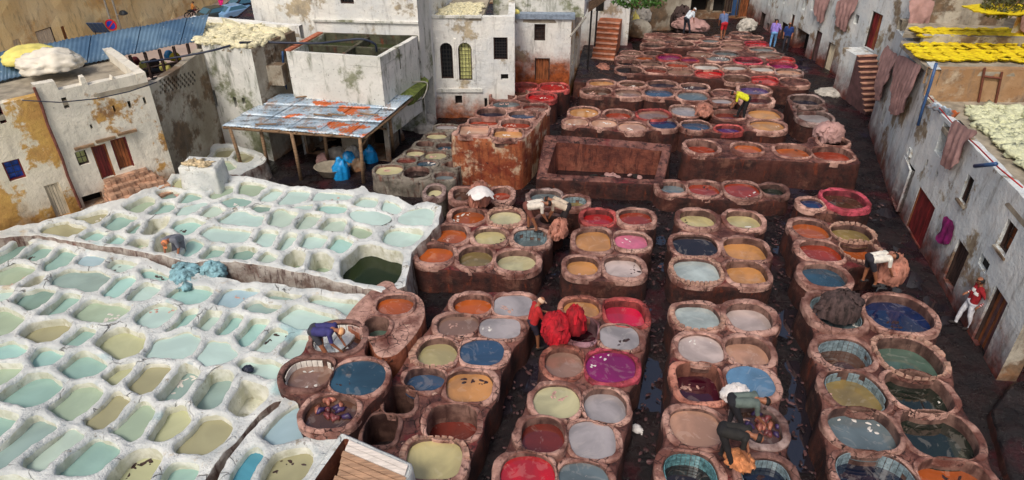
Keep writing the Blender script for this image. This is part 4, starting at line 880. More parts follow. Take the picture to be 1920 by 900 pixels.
def opening(parent, W, kd, r, o):
    s0, s1, z0, z1 = r; w, h = s1 - s0, z1 - z0; dp = o.get('depth', .22)
    if kd == 'hole':
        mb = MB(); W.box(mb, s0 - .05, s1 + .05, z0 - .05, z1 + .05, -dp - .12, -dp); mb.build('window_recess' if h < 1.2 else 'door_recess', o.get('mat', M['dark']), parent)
    elif kd == 'window':
        f = MB(); t = min(.05, w * .1)
        for a in ((s0, s0 + t, z0, z1), (s1 - t, s1, z0, z1), (s0 + t, s1 - t, z0, z0 + t), (s0 + t, s1 - t, z1 - t, z1)): W.box(f, *a, -dp * .8, -dp * .4)
        fo = f.build('window', o.get('frame', M['darkdoor']), parent)
        b = MB(); nb = o.get('bars', (3, 4))
        for i in range(1, nb[0]): x = s0 + w * i / nb[0]; W.box(b, x - .009, x + .009, z0 + t, z1 - t, -dp * .6, -dp * .6 + .02)
        for i in range(1, nb[1]): z = z0 + h * i / nb[1]; W.box(b, s0 + t, s1 - t, z - .009, z + .009, -dp * .6 - .022, -dp * .6 - .002)
        if b.n: b.build('bars', M['iron'], fo)
        p = MB(); W.box(p, s0 - .03, s1 + .03, z0 - .03, z1 + .03, -dp - .05, -dp); p.build('pane', o.get('pane', M['glass']), fo)
        if o.get('sill'):
            q = MB(); W.box(q, s0 - .06, s1 + .06, z0 - .07, z0 - .002, -.05, .07); q.build('sill', o.get('sillmat', M['stone']), fo)
    elif kd == 'door':
        fo = MB(); t = .05
        for a in ((s0, s0 + t, z0, z1), (s1 - t, s1, z0, z1), (s0 + t, s1 - t, z1 - t, z1)): W.box(fo, *a, -dp * .9, -dp * .3)
        fr = fo.build('door', o.get('frame', M['darkdoor']), parent); n = o.get('n', max(3, int(w / .16)))
        gap = o.get('ajar', 0) * w
        for i in range(n):
            a = s0 + t + gap + (w - 2 * t - gap) * i / n; b = s0 + t + gap + (w - 2 * t - gap) * (i + 1) / n
            m = MB(); j = random.uniform(0, .02); W.box(m, a + .006, b - .006, z0 + .01, z1 - t - .003 - random.uniform(0, .04), -dp * .75 - j, -dp * .75 + .035 - j); m.build('plank', o.get('mats', [o.get('mat', M['darkdoor'])])[i % len(o.get('mats', [1]))], fr)
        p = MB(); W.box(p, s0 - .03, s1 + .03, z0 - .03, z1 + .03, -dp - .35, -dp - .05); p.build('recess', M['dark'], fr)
def slab(parent, pts, z, mat, name='roof', th=.15, sp=.4, amp=.03):
    P = ccw(np.array([(p[0], p[1]) for p in pts], float)); zz = (lambda q: np.full(len(q), z) + fbm(n3(q, z), 1.2, 2) * amp) if not callable(z) else z
    P = resample(P, max(12, int(sum(np.linalg.norm(np.roll(P, -1, axis=0) - P, axis=1)) / .4))); vo, T = plate(P, [], sp, 3); V = np.column_stack([vo, zz(vo)]).tolist(); Fc = [tuple(t) for t in T]
    b = len(V); m = len(P); A = zz(P); V += np.column_stack([P, A]).tolist() + np.column_stack([P, A - th]).tolist()
    for i in range(m): j = (i + 1) % m; Fc.append((b + i, b + m + i, b + m + j, b + j))
    return mesh_obj(name, V, Fc, mat, parent)
def plainwall(parent, a, b, z0, z1, mat, toward=None, name='wall', opens=(), **k): return facade(parent, Wall(a, b, toward if toward is not None else (0, 0)), z0, z1, list(opens), mat, name, **k)

# ---- left: ochre and white house
def left_house():
    P1 = np.array((-12.7, 23.3)); P0 = np.array((-16.9, 19.5)); d = (P1 - P0) / np.linalg.norm(P1 - P0); Pm = P0 - d * 6
    b = empty('white_house', (-14, 22, 0), 'peeling white house with small doors and an ochre left end beside the lime pits', 'house')
    W = Wall(P0, P1); sep = W.hit(112, 290)[0]; W0 = Wall(Pm, P0 + d * sep)
    R = lambda *a: W.rect(*a)
    zs = 5.25
    tl = W.hit(28, 120); tops = [(W.hit(35, 118)[0], 5.6), (W.hit(95, 128)[0], 5.55), (W.hit(98, 150)[0], 5.1), (W.hit(155, 158)[0], 5.05), (W.hit(158, 138)[0], 5.35), (W.hit(212, 138)[0], 5.3), (W.hit(215, 158)[0], 5.0), (W.hit(285, 148)[0], 5.0)]
    tt = sorted(tops); tops = [(sep, 5.35)]
    for k_, t_ in enumerate(tt):
        if t_[0] > sep + .1: tops += [(t_[0] - .03, tops[-1][1]), (t_[0], (5.1, 5.35, 5.05, 5.3, 5.0, 5.1, 5.0, 5.0)[k_ % 8])]
    tops += [(W.L, 5.0)]
    ops = [('hole', R(114, 184, 131, 202), dict(depth=.25)), ('hole', R(210, 198, 218, 209), {}), ('hole', R(238, 190, 248, 202), {}), ('hole', R(267, 183, 276, 195), {}), ('hole', R(168, 234, 175, 241), dict(depth=.15)),
           ('window', W.rect3(140, 287, 160, 281, 148, 312), dict(bars=(2, 2), pane=M['yelglass'])), ('door', W.rect3(170, 277, 197, 268, 190, 338), dict(mat=M['reddoor'], frame=M['olddoor'], n=4)), ('door', W.rect3(206, 264, 235, 255, 225, 320), dict(mat=M['olddoor'], n=4, frame=M['reddoor'])),
           ('hole', W.rect3(153, 370, 190, 358, 160, 390), dict(depth=.5)), ('hole', R(262, 328, 278, 350), dict(depth=.4))]
    facade(b, W, .2, tops, ops, M['cream'], s0=sep, seed=3, sp=.22)
    w0 = dict(); R0 = lambda *a: W0.rect(*a)
    facade(b, W0, .2, 5.0, [('window', W0.rect3(3, 306, 35, 296, 15, 342), dict(pane=M['blueglass'], bars=(2, 3), frame=M['reddoor'], depth=.16)), ('door', W0.rect3(82, 350, 109, 340, 107, 408), dict(mat=M['paledoor'], n=4, frame=M['paledoor'], depth=.12)),
                           ('window', R0(-14, 196, 14, 230), dict(frame=M['reddoor'], bars=(2, 3)))], M['ochre'], seed=5, sp=.25, name='ochre_wall')
    n = -W.n; A = P1 + n * 5.5; B = Pm + n * 5.5
    plainwall(b, P1, A, .0, 5.0, M['cream'], toward=(0, 23)); plainwall(b, A, B, -7.5, 4.9, M['ochre'], toward=(-20, 60))
    slab(b, [P1, A, B, Pm], 4.65, M['roof'])
    # drain pipe on the join
    mb = MB(); q = [W.w(sep + .02 * math.sin(k * 2.1), 5.3 - k * .62, .07) for k in range(8)]; mb.tube(q, .045, 8); mb.build('drain_pipe', simple('rusty_pipe', C(120, 70, 58), .6, .4), b)
    # lintel timbers
    r = R(140, 278, 256, 245); mb = MB()
    for i in range(3): W.box(mb, *[(W.hit(140 + 40 * i, 282 - 14 * i)[0]), (W.hit(176 + 40 * i, 270 - 12 * i)[0])], W.hit(150 + 40 * i, 279 - 14 * i)[1], W.hit(150 + 40 * i, 279 - 14 * i)[1] + .08, -.02, .09 + .02 * i)
    mb.build('lintel', M['wood'], b)
    # rubble steps
    st = empty('rubble_steps', tuple(W.w(W.hit(240, 350)[0], .8, .3)), 'crumbling brick steps below the two old doors of the white house', 'steps')
    c0 = W.hit(196, 345)[0]; c1 = W.hit(275, 320)[0]; inv = Vector(st.location)
    for k in range(5):
        z1 = 1.7 - k * .16; z0 = .3; x0 = c0 - .05 * k; x1 = c1 + .14 * k; nb = 9
        for i in range(nb):
            a = x0 + (x1 - x0) * i / nb; e = x0 + (x1 - x0) * (i + 1) / nb; mb = MB(); W.box(mb, a + .008, e - .008, z1 - .19 if k < 4 else z0, z1 + random.uniform(-.04, .02), .02, .28 + .24 * k + random.uniform(-.05, .05))
            o = mb.build('brick', M['rubble'], st, loc=tuple(inv)); o.location = (0, 0, 0)
    mb = MB(); W.box(mb, c0, c1, .2, 1.7, .0, .2); o = mb.build('core', M['rubble'], st, loc=tuple(inv)); o.location = (0, 0, 0)
    settle(b)
    return W
M['rubble'] = simple('rubble_brick', C(178, 140, 114), .9, .5, 3, 1.0)
WL = left_house()
def lump(name, c, r, mat, label, cat, seed=0, amp=.3, f=1.2, rz=0, parent=None, group=None, flat=.25, ridge=0, n=3, color=None, sub=4, drape=0):
    bm = bmesh.new(); bmesh.ops.create_icosphere(bm, subdivisions=sub, radius=1.0); V = np.array([v.co[:] for v in bm.verts]); Fc = [[v.index for v in f_.verts] for f_ in bm.faces]; bm.free()
    d = fbm(V, f, seed) * amp + (np.abs(fbm(V * np.array([1, 1, .35]), f * 3, seed + 2)) * -ridge if ridge else 0) + fbm(V, f * 5, seed + 3) * amp * .15
    V = V * (1 + d)[:, None]; V[:, 2] = np.where(V[:, 2] < -flat, -flat + (V[:, 2] + flat) * .15, V[:, 2]); V[:, 2] += flat
    V = V * np.array(r); V = V.tolist(); Fc = list(Fc); rg = np.random.default_rng(seed + 5)
    for _ in range(int(18 if ridge >= .3 and drape else 0)):
        az = rg.uniform(0, 6.28); w_ = rg.uniform(.3, .9); t0 = rg.uniform(-1.0, .5); t1 = rg.uniform(.9, 1.8); kk = 9; b0 = len(V); sk = rg.uniform(-.9, .9)
        for i_ in range(kk):
            ph = t0 + (t1 - t0) * i_ / (kk - 1)
            for sd_ in (-1, 0, 1):
                aa = az + sk * (i_ / kk - .5) + sd_ * w_ * (.6 + .4 * math.sin(i_ * 1.3 + az)) / max(.35, abs(math.sin(ph))) * .5; R_ = 1.0 + (.09 if sd_ == 0 else -.03) + .06 * math.sin(i_ * 1.3 + az * 3) + rg.uniform(-.03, .04)
                V.append([r[0] * R_ * math.sin(ph) * math.cos(aa), r[1] * R_ * math.sin(ph) * math.sin(aa), r[2] * (flat + R_ * math.cos(ph)) - (.04 if ph > 1.5 else 0)])
        for i_ in range(kk - 1):
            for c_ in range(2): k_ = b0 + i_ * 3 + c_; Fc.append([k_, k_ + 3, k_ + 4, k_ + 1])
    V = np.array(V); a = math.cos(rz), math.sin(rz); V = np.column_stack([V[:, 0] * a[0] - V[:, 1] * a[1], V[:, 0] * a[1] + V[:, 1] * a[0], V[:, 2]])
    o = mesh_obj(name, V, Fc, mat, parent, smooth=True); o.location = c
    return tag(o, label, cat, group)
# tarp on roof
p = at(95, 128, 5.0); lump('tarpaulin_heap', tuple(p), (1.1, .75, .5), M['tarp'], 'pale tarpaulin bundle on the roof edge of the peeling white house', 'tarpaulin', 4, .3, 1.6, rz=.5, ridge=.6)
p = at(62, 112, 5.1); lump('tarpaulin_heap', tuple(p), (.95, .7, .42), M['tarpyel'], 'yellowish tarpaulin bundle behind the pale one on the white house roof', 'tarpaulin', 9, .22, 1.5, rz=.6, ridge=.3)

# ---- perforated parapet wall
A_ = at(376, 78, 4.8)[:2]; B_ = at(470, 90, 4.8)[:2]; C_ = at(556, 55, 4.8)[:2]; D_ = A_ + (C_ - B_) * 1.0
def perforated():
    b = empty('openwork_wall', (-13, 25, 0), 'cream wall with rows of small square openings left of the wool-covered house', 'wall')
    P0 = np.array((-12.95, 23.5)); W = Wall(P0, A_); ops = []
    for r in range(5):
        for k in range(9):
            x = 301 + k * 7.6 + (r % 2) * 3.5; y = 152.5 + r * 5.3 - (x - 300) * .27; a, z = W.hit(x, y); ops.append(('hole', [a - .055, a + .055, z - .06, z + .055], dict(depth=.16)))
    facade(b, W, -.1, [(0, 4.35), (W.L * .55, 4.35), (W.L, 4.5)], ops, M['stone'], seed=8, sp=.25)
    settle(b)
perforated()
def wool_house():
    b = empty('wool_house', (*((A_ + B_) / 2), 0), 'weathered white house with pale wool drying on its flat roof', 'house')
    W = Wall(A_, B_); W2 = Wall(B_, C_, toward=(0, 20)); R = W.rect
    facade(b, W, -.1, 4.75, [('hole', R(394, 168, 410, 201), dict(depth=.25)), ('hole', R(436, 182, 446, 203), {}), ('hole', R(452, 183, 461, 197), {}), ('hole', R(429, 112, 433, 125), dict(depth=.1, mat=M['reddoor']))], M['mossy'], seed=12)
    facade(b, W2, -.1, 4.75, [('hole', W2.rect(508, 104, 513, 117), {}), ('hole', W2.rect(514, 83, 518, 95), {})], M['stone'], seed=13)
    back = at(355, 32, 5.0)[:2]; back2 = at(560, 48, 5.0)[:2]
    slab(b, [A_, B_, C_, back2, back], 4.68, M['roof'])
    plainwall(b, A_, back, -7, 4.75, M['stone'], toward=(-30, 30)); plainwall(b, back, back2, -7, 4.98, M['white'], toward=(0, 0))
    # balcony box
    q = empty('balcony_box', (-9.8, 27.4, 2.6), 'pale concrete balcony box with a row of holes between the two tanks', 'balcony')
    W3 = Wall(at(492, 160, 3.1)[:2], at(534, 162, 3.1)[:2]); mb = MB(); W3.box(mb, 0, W3.L, W3.hit(510, 160)[1], W3.hit(510, 124)[1], -.5, 0); mb.build('parapet', M['stone'], q, loc=(-9.8, 27.4, 2.6)).location = (0, 0, 0)
    settle(b)
wool_house()

def scatter(name, region, zf, n, size, mat, parent=None, label=None, cat=None, seed=0, flat=.5, elong=1.8, kind='stuff'):
    """many small soft clumps over a polygon"""
    r = np.random.default_rng(seed); P = np.array([q[:2] for q in region]); lo, hi = P.min(0), P.max(0); pts = []
    while len(pts) < n:
        c = r.uniform(lo, hi, (n * 2, 2)); c = c[inside(c, P)]; pts += list(c)
    pts = np.array(pts[:n]); bm = bmesh.new(); bmesh.ops.create_icosphere(bm, subdivisions=1, radius=1); S = np.array([v.co[:] for v in bm.verts]); Fs = np.array([[v.index for v in f.verts] for f in bm.faces]); bm.free()
    V = []; Fc = []; m = len(S)
    for i, p in enumerate(pts):
        s_ = size * r.lognormal(-.05, .45); q = S * (1 + r.uniform(-.3, .3, (m, 1))) * np.array((s_ * elong, s_ * .8, s_ * flat)); a = r.uniform(0, 6.3); e = r.uniform(-.4, .4)
        x = q[:, 0] * math.cos(a) - q[:, 1] * math.sin(a); y = q[:, 0] * math.sin(a) + q[:, 1] * math.cos(a)
        V.append(np.column_stack([x + p[0], y + p[1], q[:, 2] + x * e + zf(p) + r.uniform(0, size * .6) + max(0, float(noise3(np.array([[p[0], p[1], 0]]), 1.3, 3)[0])) * size * 1.0])); Fc.append(Fs + i * m)
    o = mesh_obj(name, np.vstack(V), np.vstack(Fc).tolist(), mat, parent, smooth=True); return tag(o, label, cat, kind=kind)
scatter('drying_wool', [at(372, 76, 4.8), at(470, 88, 4.8), at(548, 52, 4.8), at(480, 44, 4.8), at(352, 34, 5.0), at(335, 45, 5.0)], lambda p: 4.74, 5200, .085, M['wool'], label='pale cream wool spread over the flat roof beside the blue tin roof', cat='wool', seed=2)

# ---- blue corrugated roof on posts
def corr(parent, a, b, c, d, mat, pitch=.16, amp=.028, name='roof_sheet', thick=True, nl=4):
    """a,b eave ends; d,c ridge ends (a->d, b->c)"""
    a, b, c, d = map(np.array, (a, b, c, d)); L = np.linalg.norm(b - a); n = max(4, int(L / pitch) * 4); V = []; Fc = []
    for j in range(nl + 1):
        v = j / nl
        for i in range(n + 1):
            u = i / n; p = (a * (1 - u) + b * u) * (1 - v) + (d * (1 - u) + c * u) * v; V.append((p[0], p[1], p[2] + amp * math.cos(2 * math.pi * i / 4)))
    for j in range(nl):
        for i in range(n): k = j * (n + 1) + i; Fc.append((k, k + 1, k + n + 2, k + n + 1))
    o = mesh_obj(name, V, Fc, mat, parent, smooth=True)
    s_ = o.modifiers.new('solid', 'SOLIDIFY'); s_.thickness = .012
    return o
def blue_roof():
    b = empty('tin_roof_shelter', (-14.5, 27, 4.3), 'long blue corrugated tin roof on dark posts behind the white house', 'roof')
    E0 = at(152, 121, 4.75); E1 = at(374, 76, 4.75); T0 = at(2, 97, 5.35); T1 = at(388, 27, 5.35); loc = tuple(b.location); N = 9
    EL = E0 + (E0 - E1) * .75
    for i in range(N):
        u0, u1 = i / N, (i + 1) / N; e = lambda u: EL * (1 - u) + E1 * u; t = lambda u: (T0 + (T0 - T1) * .1) * (1 - u) + T1 * u
        dz = np.array((0, 0, .02 * (i % 2)))
        o = corr(b, e(u0) + dz, e(u1 + .01) + dz, t(u1 + .01) + dz, t(u0) + dz, M['bluetin'], pitch=.13, amp=.016); 
        o.data.transform(Matrix.Translation(-Vector(loc)))
    for i in range(9):
        u = i / 8; p = E0 * (1 - u) + E1 * u; mb = MB(); mb.box((p[0] - loc[0], p[1] + .1 - loc[1], 4.2 - loc[2]), (.09, .09, 1.0)); mb.build('post', M['darkdoor'], b)
    for dz in (3.78, 4.1): mb = MB(); mb.tube([E0 + np.array((0, .1, dz - 4.75)), E1 + np.array((0, .1, dz - 4.75))], .035, 6); mb.build('rail', M['darkdoor'], b, loc=loc).location = (0, 0, 0)
    q = at(215, 140, 3.8); slab(b, [at(140, 145, 3.7), at(372, 130, 3.7), (T1[0], T1[1]), (T0[0], T0[1])], 3.7, M['darkdoor'], name='deck').data.transform(Matrix.Translation(-Vector(loc)))
    for k, (x, y, c) in enumerate(((273, 128, 'tarpyel'), (310, 130, 'tarpyel'), (330, 112, 'yellow'), (318, 110, 'bluebag'), (290, 125, 'darkdoor'), (255, 120, 'reddoor'))):
        lump('sack', tuple(at(x, y, 3.85)), (.22, .2, .25), M[c], ['crumpled yellow sack', 'small yellow sack', 'saffron-yellow bundle', 'blue plastic sack', 'dark bundle', 'maroon bundle'][k] + ' on the shaded deck under the blue tin roof', 'sack', k, .3, sub=3)
blue_roof()

# ---- water tanks
M['basin_inner'] = mat_side('dark_basin_render', C(56, 58, 42), C(92, 92, 70), C(150, 148, 128), .5)  # dark green-grey render for the basin back wall and dividers
def cistern():
    b = empty('water_cistern', (-7, 28, 0), 'raised white concrete water cistern with four open basins of green water', 'cistern'); z = 4.5
    p = [at(536, 96, z)[:2], at(712, 108, z)[:2], at(782, 68, z)[:2], at(598, 62, z)[:2]]
    W = Wall(p[0], p[1]); W2 = Wall(p[1], p[2], toward=(0, 20))
    facade(b, W, 2.3, z, [], M['mossy'], seed=21, thick=.14, irregular=.02); facade(b, W2, 1.2, z, [], M['mossy'], seed=22, thick=.2, irregular=.02)
    facade(b, Wall(p[0], p[3], toward=(-20, 25)), 0, z, [], M['mossy'], seed=23, thick=.25, irregular=.02); facade(b, Wall(p[3], p[2]), 3, z, [], M['basin_inner'], seed=24, thick=.1, irregular=.02)
    mb = MB(); mb.quad(*[(q[0], q[1], 4.12) for q in p]); t = NT('cistern_water'); mb.build('water', t.out(C(58, 66, 42), .05, ior=1.5), b)
    m0, m1, m2, m3 = (p[0] + p[1]) / 2 + .35, (p[3] + p[2]) / 2, (p[0] + p[3]) / 2, (p[1] + p[2]) / 2
    for a, c in ((m0, m1), (m2, m3)):
        Wd = Wall(a, c); mb = MB(); Wd.box(mb, .0, Wd.L, 3.6, 4.42 if a is m0 else 4.4, -.07, .07); mb.build('divider', M['basin_inner'], b)
    Wb = Wall(p[0], p[3]); mb = MB()
    for i in range(14):
        s_ = Wb.L * i / 14; Wb.box(mb, s_ + .01, s_ + Wb.L / 14 - .01, 4.5, 4.56, -.05, .2)
    mb.build('brick_coping', simple('orange_brick', C(176, 104, 76), .8, .4, 6), b)
    # lower body under the shed: openings enlarged, their dark backs stand in for shade
    q0 = np.array((p[0][0], p[0][1] + .15)); q1 = np.array((p[1][0], p[1][1] + .15)); Wl = Wall(q0, q1)
    facade(b, Wl, 0, 2.4, [('hole', Wl.rect(470, 250, 540, 300), dict(depth=1.2)), ('hole', Wl.rect(628, 255, 668, 290), dict(depth=1.0))] if False else [('hole', [.15, 1.75, .05, 2.0], dict(depth=1.6)), ('hole', [2.55, 3.65, .05, 2.0], dict(depth=1.6))], M['stone'], seed=25, name='lower_wall')
    # mossy ledge
    slab(b, [at(735, 178, 2.6), at(770, 186, 2.6), at(806, 152, 2.6), at(790, 138, 2.6), at(755, 152, 2.6)], 2.6, simple('moss', C(92, 104, 42), .95, .5, 6, .9), name='mossy_ledge', th=.3)
    for k, (pts, r, mt, lb) in enumerate((([(320 + 130, 120 - 40, 5.1), (480, 79, 4.75), (530, 80, 4.7), (600, 82, 4.65), (640, 76, 4.9), (680, 72, 5.0), (705, 82, 4.75), (706, 97, 4.4)], .045, 'cable', 'thick dark hose lying across the basins of the white cistern'),
                                        ([(742, 88, 4.55), (748, 110, 4.0), (750, 145, 3.0), (770, 155, 2.75), (805, 152, 2.7), (795, 185, 2.2), (775, 192, 2.0)], .03, 'greypipe', 'pale hose hanging down the right side of the cistern'),
                                        ([(530, 97, 4.4), (532, 130, 3.6), (537, 172, 2.5)], .05, 'bluepipe', 'dark blue down pipe at the left corner of the cistern'),
                                        ([(265, 118, 4.6), (330, 108, 4.55), (400, 95, 4.75), (452, 79, 4.85)], .04, 'cable', 'dark hose slung from the deck towards the wool roof'))):
        mb = MB(); Q = [at(*q) for q in pts]; S_ = []
        for i in range(len(Q) - 1):
            for u in np.linspace(0, 1, 5)[:-1]: S_.append(Q[i] * (1 - u) + Q[i + 1] * u)
        S_.append(Q[-1]); 
        for _ in range(2): S_ = [S_[0]] + [(S_[i - 1] + S_[i] * 2 + S_[i + 1]) / 4 for i in range(1, len(S_) - 1)] + [S_[-1]]
        o = mb.tube(S_, r, 7).build('hose', M[mt], smooth=True); tag(o, lb, 'hose')
    settle(b)
cistern()
# ---- big white building behind
def white_block():
    b = empty('tall_white_house', (-8, 31, 0), 'tall plain white house rising directly behind the water cistern', 'house')
    K0 = at(592, 62, 4.5)[:2] + np.array((-.1, .25)); K1 = at(780, 68, 4.5)[:2] + np.array((.1, .3)); K2 = at(478, 40, 4.6)[:2]; K3 = K1 + np.array((.35, 3.6)); G = np.array((-3.8, 30.9))
    W = Wall(K0, K1); facade(b, W, 2, 8.5, [('window', W.rect(636, -12, 664, 8), dict(bars=(4, 3))),], M['white'], seed=31)
    facade(b, Wall(K0, K2), -7, 8.5, [], M['white'], seed=32); facade(b, Wall(K1, G), 0, 8.2, [('hole', [.1, Wall(K1, G).L - .1, .0, 2.2], dict(depth=1.2))], M['mossy'], seed=33)
    mb = MB(); W.box(mb, 0, W.L, W.hit(700, 42)[1], W.hit(700, 42)[1] + .08, .0, .09); mb.build('string_course', M['mossy'], b)
    facade(b, Wall(G, K3 + np.array((2, 3)), toward=(20, 34)), 0, 8.2, [], M['white'], seed=34); slab(b, [K2, K0, K1, G, K3 + np.array((2, 3)), (-12, 37)], 8.2, M['roof'])
    settle(b)
white_block()
# ---- shed
def shed():
    z1, z2 = 2.15, 2.62; loc = np.array((-8, 26, 0)); b = empty('timber_shed', tuple(loc), 'open timber shed with a patched rusty sheet-metal roof beside the lime terrace', 'shed')
    a, c = at(418, 234, z1), at(682, 254, z1); d, e = at(528, 178, z2), at(772, 181, z2)
    rows, cols = 3, 9
    for r in range(rows):
        for k in range(cols):
            u0, u1 = k / cols, (k + 1) / cols + .012; v0, v1 = r / rows - .03, (r + 1) / rows
            P = lambda u, v: (a * (1 - u) + c * u) * (1 - v) + (d * (1 - u) + e * u) * v + np.array((0, 0, .025 * r + .012 * (k % 2) + random.uniform(0, .012)))
            o = corr(b, P(u0 + random.uniform(-.01, .01), v0), P(u1, v0 + random.uniform(-.02, .02)), P(u1, v1), P(u0, v1), M['rusty'], pitch=.12, amp=.014); o.data.transform(Matrix.Translation(-Vector(loc)))
    def bar(name, p, q, r, mat='wood'): mb = MB(); m = (np.array(p) + np.array(q)) / 2 + np.array((random.uniform(-.03, .03), 0, -.02)); mb.tube([p, m, q], [r, r * .95, r * .9], 7); o = mb.build(name, M[mat], b, smooth=True, loc=tuple(loc)); o.location = (0, 0, 0)
    for (bx, by, tx, ty, zt) in ((457, 328, 430, 240, z1), (565, 338, 545, 245, z1), (682, 345, 675, 255, z1), (738, 292, 730, 218, z1 + .2), (505, 322, 488, 238, 2.1), (615, 305, 608, 245, 2.1)):
        p = at(bx, by, 0); q = p + np.array((0, 0, zt - .06)); q[:2] += (at(tx, ty, zt)[:2] - q[:2]) * .85; bar('post', p, q, .075)
    bar('beam', a + (0, 0, -.1), c + (0, 0, -.1), .07); bar('beam', c + (0, 0, -.1), e + (0, 0, -.1), .07); bar('beam', (a + d) / 2 + (0, 0, -.1), (c + e) / 2 + (0, 0, -.1), .06)
    for k in range(8): u = (k + .3) / 8; p = a * (1 - u) + c * u; q = d * (1 - u) + e * u; bar('rafter', p + (p - q) * .04 + (0, 0, -.04), q + (0, 0, -.04), .035)
    pa = at(738, 250, 1.2); bar('brace', at(738, 292, 0) + (0, 0, 1.2), at(706, 232, z1) + (0, 0, -.15), .05); bar('brace', at(682, 345, 0) + (0, 0, 1.5), at(690, 250, z1) + (0, 0, -.1), .04)
    for k in range(7):
        u, v = random.random(), random.random() * .9; p = (a * (1 - u) + c * u) * (1 - v) + (d * (1 - u) + e * u) * v + (0, 0, .12); an = random.uniform(-.5, .5)
        tag(MB().tube([p - (.4 * math.cos(an), .4 * math.sin(an), 0), p + (.4 * math.cos(an), .4 * math.sin(an), .02)], .03, 6).build('loose_stick', M['wood'], smooth=True), 'loose grey stick lying on the patched rusty shed roof', 'stick', 'sticks on the shed roof')
shed()
# things under the shed
for k, (x, y, r, m, lb) in enumerate(((641, 335, (.36, .3, .72), 'bluebag', 'bright blue plastic sack, front one under the timber shed'), (656, 316, (.3, .28, .6), 'bluebag', 'bright blue plastic sack standing just behind the front blue sack'),
      (696, 304, (.28, .25, .62), 'bluebag', 'bright blue sack right of the front corner post of the shed'), (688, 300, (.22, .2, .4), 'bluebag', 'small blue sack leaning on the front corner post of the shed'), (662, 302, (.3, .3, .62), 'greybag', 'grey woven sack upright behind the blue sacks'), (634, 295, (.55, .4, .4), 'greybag', 'wide low grey sack pile behind the big bowl'),
      (672, 318, (.35, .3, .42), 'stone', 'dark grey sack beside the two front blue sacks'), (607, 308, (.3, .26, .4), 'hide', 'pinkish hide bundle left of the big bowl'), (803, 232, (.38, .32, .45), 'greybag', 'grey hide bundle at the wall by the green-grey vats'), (797, 248, (.5, .35, .4), 'greybag', 'pale hide heap in front of the grey hide bundle'),
      (742, 262, (.4, .35, .9), 'stone', 'brown hanging sack at the right post of the shed'))):
    lump('sack', tuple(at(x, y, .0)), r, M[m], lb, 'sack', 20 + k, .28, 1.6, ridge=.3, sub=4)
mb = MB(); mb.lathe((0, 0, 0), [(.25, 0), (.42, .08), (.62, .42), (.66, .45), (.6, .43), (.4, .14), (.0, .1)], 28); o = mb.build('wash_bowl', M['roof'], smooth=True, loc=(0, 0, 0)); o.location = tuple(at(625, 330, 0)); o.scale = (1.1, .85, 1); tag(o, 'big shallow concrete bowl under the timber shed beside blue sacks', 'bowl')
mb = MB(); mb.lathe((0, 0, 0), [(.2, 0), (.3, .25), (.32, .6), (.26, .85), (.22, .84), (.2, .5)], 20); o = mb.build('clay_jar', M['roof'], smooth=True); o.location = tuple(at(301, 352, .1)); tag(o, 'grey open jar standing between the white house and the lime terrace', 'jar')
mb = MB(); o = lump('clay_jar', tuple(at(328, 338, 0)), (.3, .3, .5), M['rubble'], 'reddish jar right of the grey jar at the foot of the white house', 'jar', 3, .1, sub=3)
# plaster cube with straw
def cube():
    z = 1.95; b = empty('plaster_cube', tuple(at(370, 335, 1.1)), 'square white plaster cube topped with straw at the back of the lime pits', 'plinth'); loc = np.array(b.location)
    p = [at(333, 312, z)[:2], at(402, 318, z)[:2], at(406, 306, z)[:2] + np.array((.1, .5)), at(345, 300, z)[:2] + np.array((0, .4))]
    O = resample(ccw(np.array(p)), 40); o = terrace(O, [], lambda q: z + fbm(n3(q), 2, 2) * .05, .9, M['lime'], M['lime'], 'block', .15, round_=.08); del o['kind']; o.parent = b; o.data.transform(Matrix.Translation(-Vector(loc)))
    s_ = scatter('straw', [at(345, 308, z), at(385, 314, z), at(392, 306, z), at(358, 302, z)], lambda q: z + .03, 240, .045, simple('straw', C(206, 186, 150), .9, .4), seed=5, elong=3, kind='stuff'); s_.parent = b; s_.data.transform(Matrix.Translation(-Vector(loc)))
cube()
# small terrace of pale pits left of the shed
lime_terrace_small = [pit((0, 200, 3.0), [(1035, 262), (1080, 235), (1160, 235), (1140, 266), (1060, 278)], 'o', .12), pit((0, 200, 3.0), [(1228, 265), (1262, 236), (1320, 238), (1288, 286)], 'o', .12, n=1), pit((0, 200, 3.0), [(1308, 290), (1340, 254), (1405, 258), (1362, 302)], 'o', .12, n=1), pit((0, 200, 3.0), [(1218, 332), (1238, 312), (1300, 315), (1290, 340)], 's', .12)]
lime_terrace(.75, [(325, 305), (335, 278), (395, 272), (440, 270), (490, 285), (500, 300), (470, 318), (450, 330), (410, 322)], lime_terrace_small, 'shed', -.1, sd=12)

